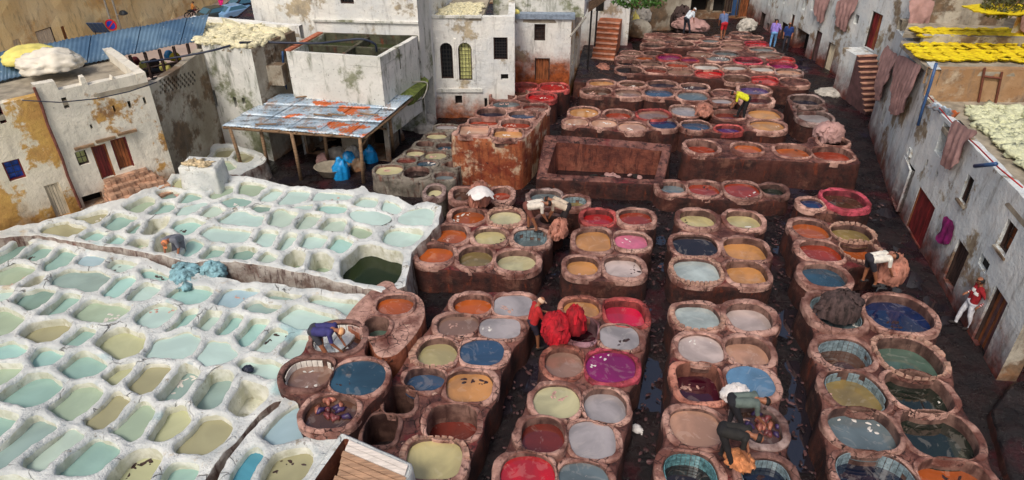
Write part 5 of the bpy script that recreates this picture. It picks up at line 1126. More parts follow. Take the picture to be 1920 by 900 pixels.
# ---- white arched house and its neighbour
def arched_house():
    b = empty('arched_window_house', (-2, 31, 0), 'white house with two tall arched windows above the rust-streaked vats', 'house')
    P0 = np.array((-4.0, 31.1)); P1 = np.array((-.12, 31.1)); W = Wall(P0, P1); R = W.rect
    facade(b, W, -.1, 4.72, [('window', R(824, 80, 851, 148), dict(arch=1, bars=(4, 9), depth=.2)), ('window', R(858, 80, 886, 151), dict(arch=1, bars=(4, 9), depth=.2, pane=M['yelglass'])), ('window', R(925, 70, 952, 112), dict(bars=(5, 8), depth=.14)),
        ('hole', R(853, 179, 867, 196), {}), ('hole', R(939, 139, 953, 150), {}), ('hole', R(908, 184, 914, 202), dict(depth=.15))], M['white'], seed=41, sp=.22)
    for (x0, y0, x1, y1) in ((818, 70, 822, 90), (852, 70, 856, 90)): pass
    mb = MB(); W.box(mb, W.hit(812, 175)[0], W.hit(905, 175)[0], W.hit(850, 172)[1], W.hit(850, 166)[1], .0, .08); mb.build('string_course', M['mossy'], b)
    for x in (821, 889, 854):
        a = W.hit(x, 100)[0]; mb = MB(); W.box(mb, a - .05, a + .05, W.hit(x, 150)[1], W.hit(x, 72)[1], .0, .05); mb.build('pilaster', M['white'], b)
    mb = MB(); W.box(mb, 0, W.hit(903, 35)[0], 4.7, 4.8, -.2, .07); mb.build('cornice', M['mossy'], b)
    plainwall(b, P0, P0 + np.array((.1, 4)), -.1, 4.7, M['white'], toward=(-20, 33)); plainwall(b, P1, P1 + np.array((0, 3)), 0, 4.7, M['white'], toward=(20, 33))
    R0 = [P0, np.array((W.w(W.hit(905, 35)[0], 0)[:2])), np.array((-1.0, 35.5)), np.array((-3.4, 35.5))]
    slab(b, R0, lambda q: 4.72 + (q[:, 1] - 31.1) * .13 + fbm(n3(q), 2, 2) * .04, M['roof'], name='roof')
    o = scatter('drying_wool', [at(815, 30, 4.75), at(898, 30, 4.75), at(905, 4, 5.0), at(850, 4, 5.0)], lambda p: 4.74 + (p[1] - 31.1) * .13, 1500, .045, M['wool'], label='thin cream wool spread over the sloping roof of the arched-window house', cat='wool', seed=12)
    c = empty('corner_house', (1.5, 33.5, 0), 'white house with a small shuttered window and a rust-stained brown door', 'house')
    Q0 = np.array((-.15, 33.4)); Q1 = np.array((2.55, 33.3)); V = Wall(Q0, Q1); R = V.rect
    facade(c, V, .3, 4.05, [('window', R(1002, 45, 1022, 77), dict(bars=(3, 4), pane=M['darkdoor'])), ('door', R(1003, 109, 1030, 151), dict(mat=M['olddoor'], n=4, ajar=.0))], M['white_st'], seed=43, sp=.22)
    mb = MB(); V.box(mb, -.1, V.L + .15, 4.05, 4.28, -.3, .12); mb.build('blue_ledge', simple('slate_blue_ledge', C(134, 148, 164), .8, .3), c)
    V2 = Wall(Q0 + np.array((-1.0, .5)), Q1 + np.array((.6, .45))); facade(c, V2, 4.0, [(0, 8.0), (V2.L, 8.0)], [], M['mossy'], seed=44)
    facade(c, Wall(Q1, np.array((3.3, 36.5)), toward=(20, 30)), .0, 4.05, [('hole', [.35, 1.0, 1.6, 3.4], dict(depth=.3)), ('hole', [1.5, 2.3, .8, 3.4], dict(depth=.3, mat=M['olddoor']))], M['cream'], seed=45)
    facade(c, Wall(Q1 + (.6, .45), np.array((4.1, 38.2)), toward=(20, 30)), 4.0, 8, [('hole', [1.2, 1.6, 4.3, 6], {})], M['white'], seed=46)
    slab(c, [Q0, Q1, np.array((3.4, 37)), np.array((-.2, 37))], 4.0, M['roof'])
    # balcony canopy and posts
    g = empty('porch', (3.2, 34, 0), 'rusty porch frame with a slanting roof board at the corner house', 'porch'); gl = tuple(g.location)
    for (x, y0, y1, z) in ((1072, 30, 160, 1), (1101, 40, 145, 1), (1113, 45, 120, 1)):
        p = at(x, y1 - 8, .6); mb = MB(); mb.tube([(p[0], p[1], .2), (p[0] + .05, p[1], 4.0)], .05, 7); mb.build('post', M['iron'] if x > 1080 else M['greypipe'], g, loc=gl).location = (0, 0, 0)
    a = at(1103, 14, 4.25); e = at(1135, -8, 4.4); mb = MB(); mb.add([a + (0, 0, -.25), e + (0, 0, -.25), e + (0, 0, .25), a + (0, 0, .25), a + (.15, .3, -.25), e + (.15, .3, -.25), e + (.15, .3, .25), a + (.15, .3, .25)], [(0, 1, 2, 3), (7, 6, 5, 4), (3, 2, 6, 7), (0, 4, 5, 1), (0, 3, 7, 4), (1, 5, 6, 2)]); mb.build('roof_board', M['wood'], g, loc=gl).location = (0, 0, 0)
    a, e = at(1070, 68, 3.3), at(1098, 32, 4.0); mb = MB(); mb.tube([a, e], .06, 6); mb.build('brace', M['greypipe'], g, loc=gl).location = (0, 0, 0)
    lump('foam_box', tuple(np.array(V.w(.05, 4.28, .0))), (.22, .14, .16), M['tarpyel'], 'small cream foam box on the slate-blue ledge of the corner house', 'box', 2, .05, sub=3)
    settle(b, c)
M['white_st'] = mat_wall('stained_whitewash', C(214, 216, 214), C(232, 230, 222), C(180, 164, 138), C(140, 128, 110), stain=C(168, 84, 36), stain_z=(1.2, 2.9), und=(.54, .60), off=71)
arched_house()
# far staircase
def stairs(name, label, pa, pb, za, zb, width, n, mat, side=1, landing=.8, sidemat=None):
    """pa: foot (xy), pb: top (xy)"""
    pa, pb = np.array(pa[:2], float), np.array(pb[:2], float); d = pb - pa; L = np.linalg.norm(d); d /= L; w = np.array((d[1], -d[0])) * width / 2; b = empty(name, (*pa, za), label, 'staircase'); loc = (*pa, za)
    for i in range(n):
        z = za + (zb - za) * (i + 1) / n; q0 = pa + d * L * i / n; q1 = pa + d * L * (i + 1) / n + d * .02; mb = MB()
        low = za if i < n else za
        V = [(*(q0 - w), low - .4), (*(q0 + w), low - .4), (*(q1 + w), low - .4), (*(q1 - w), low - .4), (*(q0 - w), z), (*(q0 + w), z), (*(q1 + w), z), (*(q1 - w), z)]
        mb.add(V, [(4, 5, 6, 7), (0, 1, 5, 4), (1, 2, 6, 5), (3, 0, 4, 7), (2, 3, 7, 6)]); o = mb.build('step', mat, b, loc=loc); o.location = (0, 0, 0)
        f0, f1 = q0 - d * .045, q1 - d * .002; ww = w * 1.03; T_ = [(*(f0 - ww), z + .003), (*(f0 + ww), z + .003), (*(f1 + ww), z + .003), (*(f1 - ww), z + .003)]; T_ += [(x_, y_, z_ + .04) for x_, y_, z_ in T_]
        tb = MB().add(T_, [(3, 2, 1, 0), (4, 5, 6, 7), (0, 1, 5, 4), (1, 2, 6, 5), (2, 3, 7, 6), (3, 0, 4, 7)]); tb.build('tread', M['lit_tread'], b, loc=loc).location = (0, 0, 0)  # pale slab added so the step tops look lit
    q1 = pb; q2 = pb + d * landing; mb = MB(); mb.add([(*(q1 - w), za), (*(q1 + w), za), (*(q2 + w), za), (*(q2 - w), za), (*(q1 - w), zb), (*(q1 + w), zb), (*(q2 + w), zb), (*(q2 - w), zb)], [(4, 5, 6, 7), (0, 1, 5, 4), (1, 2, 6, 5), (3, 0, 4, 7), (2, 3, 7, 6)]); o = mb.build('landing', sidemat or mat, b, loc=loc); o.location = (0, 0, 0)
    return b
M['lit_tread'] = simple('pale_lit_tread', C(196, 146, 122), .85, .4, 4, .6); M['stairclay'] = simple('terracotta_stair', C(168, 96, 62), .85, .35, 3, .6); M['stairdark'] = simple('maroon_stair', C(96, 66, 66), .85, .35, 3, .6)  # pale tread colour stands in for light on the step tops
O_ = ccw(np.array([atxy(*q, .85) for q in ((1076, 152), (1172, 152), (1192, 110), (1185, 80), (1095, 80))])); terrace(resample(O_, 60), [], lambda q: .85 + fbm(n3(q), 2, 2) * .06, -.1, M['mud'], M['side'], 'raised_yard', .25)
a = at(1129, 112, .9); t_ = at(1142, 42, 2.4); stairs('staircase', 'terracotta outside stair of nine steps beside the corner house', a, t_, .4, 2.4, 1.2, 9, M['stairclay'], landing=.9)
b_ = empty('stair_house', (5, 42, 0), 'narrow white house behind the terracotta stair', 'house')
u0 = at(1120, 40, 2.6)[:2]; u0 = np.array((a[0] - .2, t_[1] + .95)); facade(b_, Wall(u0 + (-.9, 0), u0 + (1.9, .0)), 0, 8, [('hole', [.9, 1.35, 2.7, 4.3], {})], M['white'], seed=48); facade(b_, Wall(u0 + (1.9, 0), u0 + (2.3, 6), toward=(20, 45)), 0, 8, [], M['stone'], seed=49); settle(b_)
# ---- back wall and far doorways
def back():
    b = empty('back_wall', (9, 46, 0), 'grey stained yard wall with greenery along its top at the far end', 'wall')
    W = Wall(at(1150, 66, 0)[:2] + (0, .5), at(1292, 60, 0)[:2] + (0, .5)); facade(b, W, -.1, 6.0, [('hole', W.rect(1202, -2, 1214, 6), {})], M['stone'], seed=51)
    c = empty('far_house', (13, 49, 0), 'shadowed far house with dark doorways closing the yard', 'house')
    W = Wall(at(1290, 38, 0)[:2], at(1412, 34, 0)[:2]); R = W.rect
    facade(c, W, -.1, 6.5, [('door', R(1385, -8, 1402, 32), dict(mat=M['olddoor'])), ('door', R(1372, -8, 1384, 30), dict(mat=M['bluepipe'])), ('hole', R(1340, -8, 1362, 24), dict(depth=.6)), ('hole', R(1298, -8, 1330, 24), dict(depth=.8)), ('door', R(1363, -6, 1371, 24), dict(mat=M['darkdoor'], n=3))], M['stone'], seed=52)
    settle(b, c)
back()
# ---- right side: long white house
FA = np.array((15.4, 49.2)); FB = np.array((18.15, 29.95))
def right_far():
    b = empty('long_white_house', (16.5, 40, 0), 'long white house on the right alley with many doors and a red upper door', 'house'); W = Wall(FA, FB); R = W.rect
    D = dict
    ops = [('door', W.rect3(1427, 23, 1436, 25, 1422, 62), D(mat=M['darkdoor'], n=3)), ('hole', R(1438, 42, 1440, 57), D(depth=.15)), ('hole', W.rect3(1443, -8, 1447, -8, 1441, 10), {}), ('hole', R(1470, -8, 1471, 8), {}), ('hole', W.rect3(1508, -4, 1514, -4, 1505, 18), {}), ('hole', W.rect3(1524, -5, 1531, -5, 1521, 20), {}), ('door', W.rect3(1452, 35, 1461, 38, 1449, 80), D(mat=M['darkdoor'], n=3)),
           ('door', W.rect3(1467, 40, 1478, 46, 1462, 88), D(mat=M['darkdoor'], n=3)), ('door', W.rect3(1485, 27, 1491, 28, 1481, 95), D(mat=M['olddoor'], n=3)), ('hole', W.rect3(1494, 53, 1518, 63, 1487, 100), D(depth=.7)), ('door', W.rect3(1531, 57, 1542, 61, 1521, 118), D(mat=M['stairdark'], n=4)), ('door', W.rect3(1553, 80, 1568, 84, 1543, 133), D(mat=M['paledoor'], n=4)),
           ('hole', W.rect3(1566, 16, 1573, 18, 1563, 34), {}), ('hole', W.rect3(1604, 26, 1612, 29, 1601, 45), {})]
    rd = W.rect3(1636, 22, 1657, 27, 1621, 88); print('red door', rd, W.w(rd[0], 0), W.w(rd[1], 0))
    ops.append(('door', rd, D(mats=[M['reddoor'], M['reddoor'], M['olddoor']], n=4, frame=M['darkdoor'])))
    facade(b, W, -.1, 8.0, ops, M['right'], seed=55, sp=.28)
    facade(b, Wall(FA, FA + np.array((-3.0, .3)), toward=(10, 20)), -.1, 7, [], M['stone'], seed=56)
    slab(b, [FA, FB, FB + (5, 0), FA + (5, 0)], 7.8, M['roof'])
    settle(b)
right_far()
st_foot = at(1648, 200, 0)[:2]; st_top = np.array(Wall(FA, FB).w(Wall(FA, FB).hit(1618, 92)[0], 0, .62)[:2])
stairs('staircase', 'dark maroon stone stair rising to the red door on the right', at(1642, 205, .3), at(1624, 104, 2.3), .0, 2.3, .95, 11, M['stairdark'], landing=1.3, sidemat=M['right'])
# ---- right side: near house with yellow hides
NA = np.array((16.05, 29.9)); NB = np.array((14.15, 23.35)); NC = np.array((12.62, 13.6))
def right_near():
    b = empty('yellow_roof_house', (15, 26, 0), 'tall whitewashed house whose flat roof is covered with yellow hides', 'house'); W = Wall(NA, NB); R = W.rect
    facade(b, W, -.1, [(0, 4.55), (W.L, 5.1)], [('hole', W.rect3(1659, 198, 1664, 203, 1651, 230), {}), ('hole', W.rect3(1704, 277, 1708, 281, 1702, 292), {}), ('door', W.rect3(1693, 297, 1708, 313, 1672, 372), dict(mat=M['darkdoor'], n=4))], M['right'], seed=61, sp=.25)
    E = NB + np.array((9.5, -.15)); W2 = Wall(NB, E); facade(b, W2, 3.6, 5.08, [], M['brownwall'], seed=62, irregular=.03)
    slab(b, [NB + (0, .02), E, E + (0, 2.85), at(1684, 76, 5.0)[:2]], 5.0, M['roof'])
    slab(b, [at(1686, 76, 5.0)[:2] + (.15, .12), E + (0, 2.95), E + (0, 6.2), at(1700, 50, 5.0)[:2] + (.1, .1)], 5.22, M['roof'])
    mb = MB(); Wk = Wall(at(1728, 77, 5.1)[:2], at(1925, 82, 5.1)[:2]); Wk.box(mb, 0, Wk.L, 4.9, 5.34, -.12, .12); mb.build('dividing_kerb', M['stone'], b)
    plainwall(b, NA, NA + (8, 0), -.1, 5.0, M['stone'], toward=(17, 40))
    lad = empty('wall_frame', tuple(at(1840, 160, 4.3)), 'rusty H-shaped metal frame fixed on the brown wall under the yellow hides', 'metal frame'); ll = tuple(lad.location)
    for (x0, y0, x1, y1) in ((1845, 126, 1832, 195), (1877, 134, 1864, 196), (1843, 142, 1876, 146)):
        a_, za = W2.hit(x0, y0); c_, zc = W2.hit(x1, y1); MB().tube([W2.w(a_, za, .06), W2.w(c_, zc, .06)], .04, 6).build('bar', simple('rust_bar', C(112, 62, 44), .8, .3), lad, loc=ll).location = (0, 0, 0)
    c = empty('wool_roof_house', (13.5, 18, 0), 'low blotchy white house with pale green wool on its roof, right alley', 'house'); W = Wall(NB, NC); R = W.rect; D = dict
    facade(c, W, -.1, [(0, 4.15), (W.L * .5, 4.3), (W.L, 4.35)], [('hole', W.rect3(1770, 230, 1786, 241, 1749, 279), D(depth=.35)), ('hole', W.rect3(1738, 298, 1741, 301, 1734, 310), {}), ('hole', W.rect3(1756, 319, 1760, 323, 1753, 328), {}), ('window', W.rect3(1815, 327, 1828, 336, 1798, 373), D(sill=1, bars=(3, 2))), ('door', W.rect3(1724, 350, 1754, 388, 1700, 425), D(mat=M['reddoor'], n=4, depth=.1, frame=M['olddoor'])),
        ('door', W.rect3(1798, 447, 1817, 474, 1772, 527), D(mat=M['darkdoor'], n=5)), ('hole', W.rect3(1841, 476, 1858, 494, 1833, 492), D(depth=.12)), ('window', W.rect3(1890, 410, 1909, 430, 1870, 463), D(sill=1, pane=M['olddoor'], bars=(3, 2))), ('door', W.rect3(1866, 537, 1892, 566, 1823, 636), D(mats=[M['olddoor'], M['stairdark']], n=5))], M['right'], seed=63, sp=.24)
    facade(c, Wall(NC, NC + np.array((7, -.5)), toward=(12, 0)), -.1, 4.3, [('hole', [.5, 2.6, .0, 2.3], dict(depth=1.0))], M['stone'], seed=64)
    slab(c, [NB, NC, NC + (9, 0), NB + (11, 0)], 3.92, M['roof'])
    settle(b, c)
right_near()
scatter('drying_wool', [at(1812, 200, 4.0), at(1960, 205, 4.0), at(2000, 370, 4.0), at(1905, 300, 4.0), at(1832, 228, 4.0)], lambda p: 3.98, 3600, .085, M['woolgreen'], label='pale greenish wool spread thickly over the low roof on the right', cat='wool', seed=22)
# yellow hides
def hide_shape(sx, sy, seed, sp=.09):
    r = np.random.default_rng(seed); t = np.linspace(0, 2 * math.pi, 40, endpoint=False)
    R_ = 1 + .14 * np.cos(4 * t + .6) + .07 * r.normal(size=40); P = np.column_stack([np.sign(np.cos(t)) * np.abs(np.cos(t)) ** .6 * R_ * sx, np.sign(np.sin(t)) * np.abs(np.sin(t)) ** .6 * R_ * sy])
    return plate(P, [], sp, seed)
def yellow_hides():
    protos = []
    for k in range(5):
        vo, T = hide_shape(.295, .22, 100 + k, .05); z = .035 + fbm(n3(vo), 3, k) * .03 + fbm(n3(vo), 9, k + 3) * .02
        V = np.vstack([np.column_stack([vo, z]), np.column_stack([vo * .99, z - .03])]); n = len(vo); me = bpy.data.meshes.new('yellow_hide'); me.from_pydata(V.tolist(), [], T.tolist() + (T[:, ::-1] + n).tolist()); me.materials.append(M['yellow']); me.shade_smooth(); protos.append(me)
    q = 0
    for (z, a, b_, c, d, rows, cols, g) in ((5.06, (1692, 83), (1930, 80), (1985, 118), (1728, 115), 5, 9, 'front'), (5.28, (1700, 53), (1910, 56), (1920, 70), (1728, 71), 3, 8, 'rear')):
        P = [at(*k, z) for k in (a, b_, c, d)]
        for i in range(cols):
            for j in range(rows):
                u = (i + .5) / cols; v = (j + .5) / rows; p = (P[0] * (1 - u) + P[1] * u) * (1 - v) + (P[3] * (1 - u) + P[2] * u) * v
                o = bpy.data.objects.new('yellow_hide', protos[q % 5]); COL.objects.link(o); o.location = (p[0] + random.uniform(-.03, .03), p[1] + random.uniform(-.03, .03), z + random.uniform(0, .02)); o.rotation_euler = (random.uniform(-.05, .05), random.uniform(-.06, .06), random.uniform(-.22, .22) + (math.pi if random.random() < .5 else 0)); o.scale = (random.uniform(.86, 1.08), random.uniform(.8, 1.08), random.uniform(.8, 1.6)); q += 1
                tag(o, 'saffron yellow hide drying flat among the rows on the ' + ('front (lower)' if g == 'front' else 'rear (upper)') + ' roof', 'hide', 'yellow hides drying on the ' + g + ' roof')
yellow_hides()
# hanging hides
def hanging_hide(label, W, poly_px, mat, seed=0, off=.12, bulge=.12, name='hanging_hide', top3=None):
    P = np.array([W.hit(*p) for p in poly_px]); P = ccw(P); P = resample(chaikin(P, 1, .2), 60); P += normals(P) * (fbm(n3(P), 5, seed) * .05)[:, None]
    vo, T = plate(P, [], .08, seed); hi = vo[:, 1].max(); lo = vo[:, 1].min(); t = (hi - vo[:, 1]) / (hi - lo)
    o_ = off + bulge * np.sin(math.pi * np.clip(t, 0, 1)) * .6 + (np.sin(vo[:, 0] * 16 + fbm(n3(vo), 1.2, seed) * 5 + seed) * .045 + np.sin(vo[:, 0] * 29 + t * 2 + seed) * .018) * (.25 + t)
    A = np.array([W.w(s_, z, o) for (s_, z), o in zip(vo, o_)]); c = A.mean(0); Bk = np.array([W.w(s_, z, o - .02) for (s_, z), o in zip(vo, o_)]); n = len(vo)
    o = mesh_obj(name, np.vstack([A, Bk]), T[:, ::-1].tolist() + (T + n).tolist(), mat, smooth=True, loc=tuple(c)); return tag(o, label, 'hide')
WF = Wall(FA, FB); WN = Wall(NA, NB); WM = Wall(NB, NC)
hanging_hide('pinkish hide hanging high on the long white house, left of two', WF, [(1533, -6), (1562, -6), (1556, 20), (1545, 46), (1535, 38), (1532, 20)], M['hide'], 1)
hanging_hide('pinkish hide hanging high on the long white house, right of two', WF, [(1578, -6), (1615, -6), (1610, 14), (1596, 40), (1590, 60), (1576, 52), (1570, 40)], M['hide'], 2)
hanging_hide('large pinkish hide hanging from the yellow roof corner, right of two', WN, [(1696, 100), (1735, 124), (1738, 122), (1726, 160), (1716, 195), (1703, 218), (1676, 216), (1684, 180), (1690, 130)], M['hide'], 3, .18, .2)
hanging_hide('large pinkish hide hanging from the yellow roof corner, left of two', WN, [(1672, 82), (1678, 95), (1692, 104), (1682, 135), (1668, 170), (1660, 188), (1648, 190), (1652, 160), (1662, 115)], M['hide'], 4, .16, .2)
hanging_hide('pinkish hide draped over the front eave of the low wool-roofed house', WM, [(1800, 222), (1822, 240), (1846, 248), (1826, 265), (1812, 300), (1796, 322), (1776, 314), (1776, 295), (1788, 262)], M['hide'], 5, .15, .15)
M['purplecloth'] = simple('magenta_purple_cloth', C(130, 24, 96), .8, .7, 3, .3)
hanging_hide('small magenta and purple cloth hanging on the stained wall by a door', WM, [(1776, 402), (1793, 420), (1788, 445), (1778, 462), (1760, 452), (1768, 430)], M['purplecloth'], 6, .06, .05, name='hanging_cloth')
# upper right wall
def upper_right():
    b = empty('upper_terrace_wall', (19, 31, 5), 'rough stony upper wall behind the yellow-hide roofs', 'wall'); W = Wall(at(1706, 50, 5.2)[:2] + (.3, .6), at(1890, 56, 5.2)[:2] + (0, .4)); W.P1 = W.P0 + W.d * W.L
    facade(b, W, 4.9, [(0, 7.6), (W.L * .5, 6.7), (W.L * .75, 6.2), (W.L, 5.7)], [], M['stone'], seed=71, amp=.09)
    hanging_hide('large mauve hide hanging on the stony wall above the yellow hides', W, [(1702, -4), (1752, -4), (1745, 20), (1738, 45), (1700, 46), (1704, 20)], M['hide'], 7)
    W2 = Wall(W.P0 + (1.2, 2.5), W.P0 + (9.5, 2.6)); c = empty('far_upper_terrace', (20, 34, 5), 'pale upper terrace wall with a patch of yellow hides', 'terrace'); facade(c, W2, 5.0, 8.6, [], M['stone'], seed=72); slab(c, [W.P0, W.P0 + (9.5, .1), W.P0 + (9.5, 2.6), W.P0 + (0.3, 2.5)], 6.3, M['roof'])
    for k, (x, y) in enumerate(((1848, 16), (1875, 14), (1902, 17), (1862, 22), (1892, 24))):
        p = at(x, y, 6.4); vo, T = hide_shape(.7, .4, 300 + k); n = len(vo); z = .05 + fbm(n3(vo), 3, k) * .03; o = mesh_obj('yellow_hide', np.vstack([np.column_stack([vo, z]), np.column_stack([vo, z - .03])]), T.tolist() + (T[:, ::-1] + n).tolist(), M['yellow'], smooth=True); o.location = tuple(p); tag(o, 'yellow hide drying on the far upper terrace at the top right', 'hide', 'yellow hides on the far upper terrace')
    d = empty('ochre_pier', tuple(at(1905, 70, 5.3)), 'cream ochre wall pier at the right picture edge with a hide', 'pier'); W3 = Wall(at(1893, 68, 5.2)[:2], at(1990, 66, 5.2)[:2]); facade(d, W3, 5.0, 8.5, [], M['ochre'], seed=73).data.transform(Matrix.Translation(-Vector(d.location)))
    hanging_hide('maroon-edged hide hanging on the cream ochre pier', W3, [(1912, 0), (1940, 0), (1936, 60), (1918, 64), (1906, 50)], M['hide'], 8)
    cb = [at(1852, 10, 6.5)]
    settle(b, c)
upper_right()
def foliage(name, c, r, n, size, label, cat, seed=0, col=C(70, 112, 40)):
    rg = np.random.default_rng(seed); V = []; Fc = []; dr = rg.normal(size=(n, 3)); dr /= np.linalg.norm(dr, axis=1)[:, None]; rad = rg.uniform(.3, 1, n) ** .5 * (1 + .3 * fbm(dr, 2, seed))
    P = dr * rad[:, None] * np.array(r)
    for i, p in enumerate(P):
        a = rg.normal(size=3); a /= np.linalg.norm(a); b = np.cross(a, rg.normal(size=3)); b /= np.linalg.norm(b); s_ = size * rg.uniform(.6, 1.3)
        V += [p - a * s_, p + b * s_ * .4, p + a * s_, p - b * s_ * .4]; Fc.append((4 * i, 4 * i + 1, 4 * i + 2, 4 * i + 3))
    root = empty(name, tuple(c), label, cat); o = mesh_obj('leaves', V, Fc, simple('leaf_' + name + str(seed), col, .6, .5, 6, .1), root); o['kind'] = 'stuff'
    mb = MB()
    for k in range(5): t = k * 1.26; mb.tube([(0, 0, -r[2]), (r[0] * .4 * math.cos(t), r[1] * .4 * math.sin(t), 0), (r[0] * .7 * math.cos(t), r[1] * .7 * math.sin(t), r[2] * .5)], [.03, .02, .01], 5)
    mb.build('stems', M['wood'], root); return root
foliage('climbing_plant', at(1195, 2, 4.8) + (0, .1, 0), (1.3, .35, .38), 700, .1, 'green climbing plant hanging over the far grey yard wall', 'plant', 1)
foliage('potted_bush', at(1884, 8, 6.6), (.9, .6, .5), 700, .09, 'dark olive bush on the far upper terrace at the top right', 'bush', 2, C(84, 84, 44))
# pipes and cables on the right
for k, (pts, r, m, lb, W) in enumerate((([(1762, 118), (1750, 160), (1737, 200), (1727, 236)], .05, 'bluepipe', 'blue plastic down pipe at the corner of the yellow-roofed house', WN), ([(1853, 313), (1894, 309)], .06, 'bluepipe', 'short grey-blue spout pipe jutting over the right alley wall', WM),
     ([(1745, 178), (1765, 200), (1800, 240), (1840, 275), (1880, 315), (1925, 352)], .02, 'redcable', 'red cable sagging along the eave of the wool-roofed house', WM))):
    Q = [W.w(*W.hit(*p), .1 + (.25 if m == 'bluepipe' and k == 1 else 0)) for p in pts]; tag(MB().tube(Q, r, 7).build('pipe' if r > .03 else 'cable', M[m], smooth=True), lb, 'pipe' if r > .03 else 'cable')
Q = [WL.w(WL.hit(x_, y_)[0], WL.hit(x_, y_)[1], .12) for x_, y_ in ((40, 186), (110, 190), (180, 183), (240, 170), (292, 152))]; tag(MB().tube(Q, .018, 6).build('cable', M['cable'], smooth=True), 'thin dark cable strung across the front of the peeling white house', 'cable')
# corrugated scrap
o = corr(None, at(1735, 200, 4.3), at(1790, 222, 4.15), at(1800, 212, 4.4), at(1752, 192, 4.5), M['rusty'], name='roof_scrap'); tag(o, 'small corrugated canopy sheet over the recess at the yellow-roofed house corner', 'canopy')

# ---- great tank
def tank():
    O = [at(*p)[:2] for p in ((1005, 334, .75), (1021, 252, 1.45), (1262, 264, 1.45), (1243, 345, .75))]; I = [at(*p)[:2] for p in ((1022, 326, .78), (1041, 264, 1.38), (1246, 274, 1.38), (1229, 337, .78))]
    y0_, y1_ = O[0][1], O[1][1]; zf = lambda q: .75 + .7 * np.clip((q[:, 1] - y0_ - .3) / (y1_ - y0_ - .5), 0, 1) ** .8 + fbm(n3(q), 3, 2) * .03
    O = ccw(np.array(O)); O = chaikin(resample(O, 90), 1, .25); O = O + normals(O) * (fbm(n3(O), 1.5, 3) * .03)[:, None]; I = chaikin(resample(ccw(np.array(I)), 60), 1, .25); I = I - normals(I) * .06
    b = empty('great_tank', (*O.mean(0), 0), 'great open rectangular tank of red-brown masonry with debris inside', 'tank'); loc = Vector(b.location)
    o = terrace(O, [I], zf, -.1, M['top'], M['side'], 'outer_wall', .15); del o['kind']; o.parent = b; o.data.transform(Matrix.Translation(-loc))
    a = np.column_stack([I, zf(I)]); m = len(I); rows = [a] + [np.column_stack([I - normals(I) * .03 * k + normals(I) * (fbm(n3(I, k), 3, 3) * .02)[:, None], zf(I) * (1 - k / 4) + .05 * k / 4]) for k in range(1, 5)]; V = np.vstack(rows); Fc = [(r * m + i, (r + 1) * m + i, (r + 1) * m + (i + 1) % m, r * m + (i + 1) % m)[::-1] for r in range(4) for i in range(m)]
    o = mesh_obj('inner_wall', V, Fc, mat_side('tank_inner', C(84, 38, 28), C(130, 70, 52), C(160, 104, 80), .4), b, smooth=True); o.data.transform(Matrix.Translation(-loc))
    mb = MB(); c = I.mean(0); mb.add([(*p, .18) for p in I] + [(*c, .18)], [(i, (i + 1) % m, m) for i in range(m)]); o = mb.build('dark_water', M['puddle'], b); o.data.transform(Matrix.Translation(-loc))
    r = random.Random(4)
    for k in range(26):
        p = I[r.randrange(m)] * (q := r.uniform(.1, .75)) + c * (1 - q); s_ = lump('hide_scrap', (p[0], p[1], .18), (r.uniform(.12, .3), r.uniform(.06, .14), .05), M['hide'] if k % 3 else M['dark'], 'scrap of wet hide floating in the great tank', 'hide scrap', k, .35, rz=r.uniform(0, 3), sub=2, group='hide scraps in the great tank')
t = NT('dark_puddle'); M['puddle'] = t.out(C(34, 26, 28), .05, ior=1.6)
tank()
# ---- plank lid
def plank_lid():
    z = 1.75; p = [at(570, 905, z), at(640, 808, z), at(775, 868, z), at(745, 985, z)]; b = empty('lidded_bin', (*((p[0] + p[2]) / 2)[:2], .5), 'whitewashed square bin with a slanting plank lid at the bottom edge', 'bin'); loc = Vector(b.location)
    O = resample(ccw(np.array([q[:2] for q in p])), 60); c = O.mean(0); I = c + (O - c) * .84; zf = lambda q: z + fbm(n3(q), 3, 2) * .02
    o = terrace(O, [I], zf, .2, M['lime'], M['lime'], 'bin_wall', .12, round_=.05); del o['kind']; o.parent = b; o.data.transform(Matrix.Translation(-loc))
    m = len(I); mb = MB(); mb.add([(*q, z) for q in I] + [(*q, z - .8) for q in I], [(i, i + m, (i + 1) % m + m, (i + 1) % m)[::-1] for i in range(m)]); o = mb.build('inner_lining', mat_side('bin_inner', C(120, 60, 40), C(160, 90, 60), C(190, 150, 120)), b); o.data.transform(Matrix.Translation(-loc))
    mb = MB(); mb.add([(*q, z - .7) for q in I], [tuple(range(m))]); o = mb.build('bin_floor', M['dark'], b); o.data.transform(Matrix.Translation(-loc))
    L0, L1, R0, R1 = at(655, 826, z + .03), at(612, 940, z - .25), at(762, 872, z + .03), at(722, 985, z - .25)
    for k in range(10):
        u0, u1 = k / 10 + .008, (k + 1) / 10 - .004; A, B, Cc, Dd = L0 * (1 - u0) + L1 * u0, R0 * (1 - u0) + R1 * u0, R0 * (1 - u1) + R1 * u1, L0 * (1 - u1) + L1 * u1
        e = (B - A) / np.linalg.norm(B - A); j0, j1 = random.uniform(-.08, .05), random.uniform(-.05, .1); A, Dd = A + e * j0, Dd + e * j0; B, Cc = B + e * j1, Cc + e * j1; up = np.array((0, 0, .035 + random.uniform(0, .015)))
        mb = MB().add([A, B, Cc, Dd, A + up, B + up, Cc + up, Dd + up], [(3, 2, 1, 0), (4, 5, 6, 7), (0, 1, 5, 4), (1, 2, 6, 5), (2, 3, 7, 6), (3, 0, 4, 7)]); o = mb.build('plank', M['plankpale'] if k in (0, 1) else M['plank'], b); o.data.transform(Matrix.Translation(-loc))
plank_lid()

